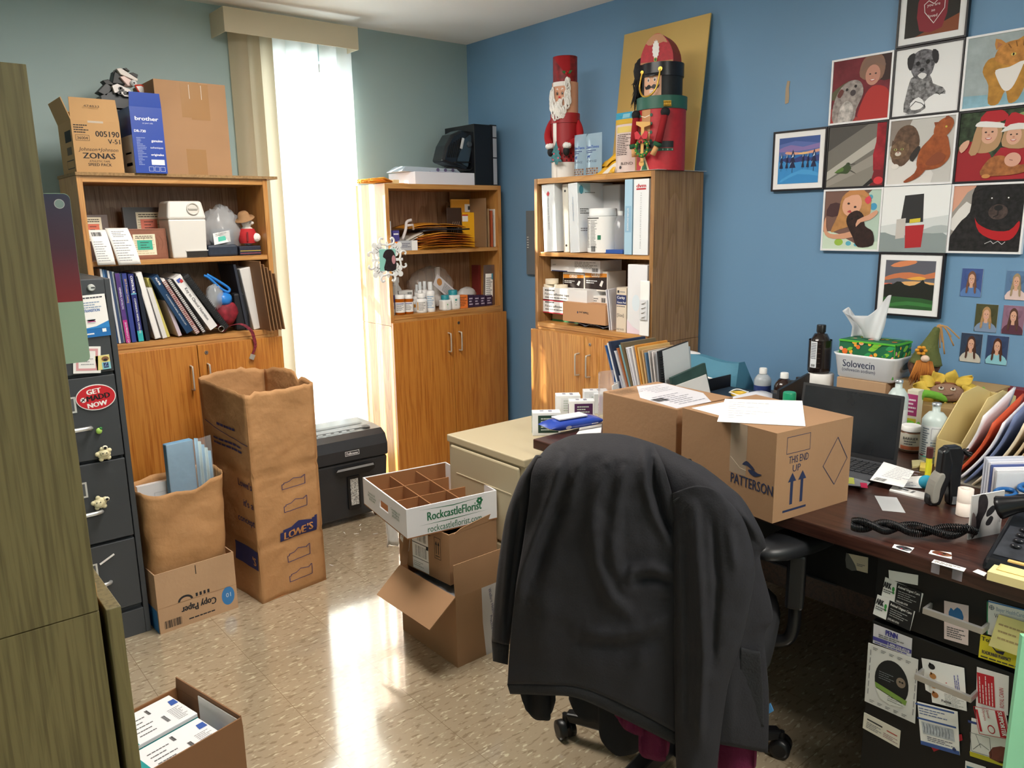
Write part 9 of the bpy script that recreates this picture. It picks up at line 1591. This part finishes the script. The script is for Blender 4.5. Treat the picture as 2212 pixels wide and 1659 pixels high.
rowr=[[(1402,970),(1432,980),(1462,994),(1487,1006),(1507,1016)],[(1400,955),(1430,966),(1460,980),(1487,993),(1510,1004)],[(1420,985),(1460,1002),(1500,1020),(1540,1037),(1572,1050)],[(1448,1050),(1500,1065),(1550,1080),(1590,1090),(1610,1088)],[(1455,1140),(1510,1145),(1565,1150),(1612,1158),(1653,1172)],[(1455,1215),(1510,1217),(1560,1220),(1605,1218),(1641,1207)],[(1455,1310),(1510,1312),(1560,1316),(1615,1322),(1669,1326)],[(1456,1375),(1510,1378),(1560,1380),(1605,1380),(1651,1375)],[(1457,1480),(1510,1484),(1560,1490),(1610,1494),(1660,1498)],[(1459,1590),(1510,1600),(1560,1608),(1610,1617),(1658,1626)]]
cloth('front_panel',j,rowr,lambda u,v:(-.05-.09*max(0,1-v/.1)**2+.10*ss((v-.04)/.34))+.015*math.sin(pi*u)-.05*max(0,u-.6)*min(1,v*3),44,70,JK,FR,org=org)
rs=[[(1452,1066),(1490,1052),(1520,1050),(1550,1062),(1572,1082)],[(1455,1120),(1500,1110),(1540,1110),(1580,1118),(1608,1130)],[(1455,1222),(1500,1222),(1545,1222),(1590,1222),(1630,1222)],[(1456,1310),(1500,1310),(1540,1310),(1582,1310),(1618,1310)],[(1456,1389),(1495,1389),(1530,1389),(1568,1389),(1600,1389)],[(1458,1477),(1490,1477),(1518,1477),(1546,1477),(1573,1477)],[(1460,1606),(1485,1606),(1508,1606),(1532,1606),(1554,1606)],[(1464,1690),(1485,1690),(1505,1690),(1525,1690),(1545,1690)]]
cloth('sleeve',j,rs,lambda u,v:.062+.045*math.sqrt(max(0,1-(2*u-1)**2))*(.5+.5*min(1,v*3)),30,70,JK,[(.012,9,[(1500,1090),(1512,1250),(1520,1420),(1512,1600)]),(-.012,8,[(1540,1130),(1550,1260),(1540,1420)]),(.010,10,[(1575,1130),(1590,1240)]),(-.008,7,[(1480,1160),(1486,1350),(1485,1560)])],org=org)
b=MB(); pts=[cp_(p,.080) for p in ((1454,1084),(1480,1068),(1510,1062),(1538,1064),(1566,1080))]; b.tube([V(p)-org for p in smooth_open([tuple(q) for q in pts],4)],.0022,JD,5); b.build('shoulder_seam',j)
pk_=[[(1600,1398),(1622,1404),(1642,1408)],[(1598,1480),(1622,1486),(1648,1490)],[(1592,1560),(1620,1566),(1650,1570)]]
cloth('patch_pocket',j,pk_,lambda u,v:.060-.012*v-.01*u,10,12,JD,org=org)
rl=[[(1158,984),(1166,984),(1174,990),(1182,1000)],[(1133,1020),(1140,1022),(1147,1028),(1152,1036)],[(1119,1044),(1130,1046),(1140,1050),(1150,1058)],[(1095,1111),(1112,1112),(1128,1114),(1142,1118)],[(1083,1180),(1100,1182),(1116,1184),(1130,1188)],[(1075,1238),(1090,1240),(1106,1242),(1121,1246)],[(1068,1310),(1082,1312),(1096,1314),(1110,1318)],[(1063,1385),(1075,1388),(1087,1391),(1099,1394)]]
cloth('sleeve',j,rl,lambda u,v:-.01+.045*math.sqrt(max(0,1-(2*u-1)**2)),20,50,JK,[(.008,5,[(1110,1080),(1096,1200),(1084,1340)]),(-.008,5,[(1124,1090),(1108,1220),(1094,1350)])],org=org)
cloth('cuff',j,[[(1063,1385),(1075,1388),(1087,1391),(1099,1394)],[(1066,1428),(1075,1430),(1086,1433),(1096,1436)]],lambda u,v:-.008+.035*math.sqrt(max(0,1-(2*u-1)**2)),14,6,mat('#26262a',.95,bump=.6,bs=300,stretch=(1,1,.05)),org=org)
# garments under the jacket
o2=V((P0.x,P0.y,.2)); BKF=mat('#0d0d10',.9)
g=E('black_garment',o2,0,'black garment hanging below the hem of the charcoal jacket','garment')
def under(name,par,cols,off,m,org,nu=18): 
    rows=[[(x,1300) for x,_ in cols],[(x,1400) for x,_ in cols],[(x,(1400+y)/2) for x,y in cols],cols]; return cloth(name,par,rows,lambda u,v:off+.008*math.sin(14*u),nu,20,m,org=org,thick=.006)
under('left_tail',g,[(1125,1494),(1134,1528),(1144,1542),(1160,1554),(1176,1555),(1186,1554),(1192,1535),(1198,1514)],.018,BKF,o2,24)
under('right_tail',g,[(1231,1510),(1243,1540),(1262,1556),(1292,1562),(1300,1600),(1330,1630),(1368,1628),(1386,1618)],.014,BKF,o2,28)
o3=V((P0.x,P0.y,.15)); MR=mat('#5c0f34',.95,bump=.3,bs=120)
g=E('burgundy_sweater',o3,0,'burgundy sweater whose cuffs and hem show below the jacket','sweater')
under('hem',g,[(1330,1545),(1345,1568),(1362,1582),(1388,1590)],.032,MR,o3,10)
under('sleeve',g,[(1385,1590),(1383,1628),(1410,1640),(1436,1642),(1444,1612)],.026,MR,o3,14)
under('sleeve',g,[(1553,1600),(1549,1648),(1560,1668),(1600,1672),(1628,1668),(1632,1618)],.022,MR,o3,14)
P=[cp_(p,-.02) for p in ((1652,1528),(1664,1520),(1671,1536),(1652,1547))]
b=MB(); b.slab([q-P[0] for q in P],N_*.004,mat('#4a86b8',.7)); b.build('blue_tag',None,'small pale blue cloth corner showing at the right side of the jacket','cloth',loc=P[0])
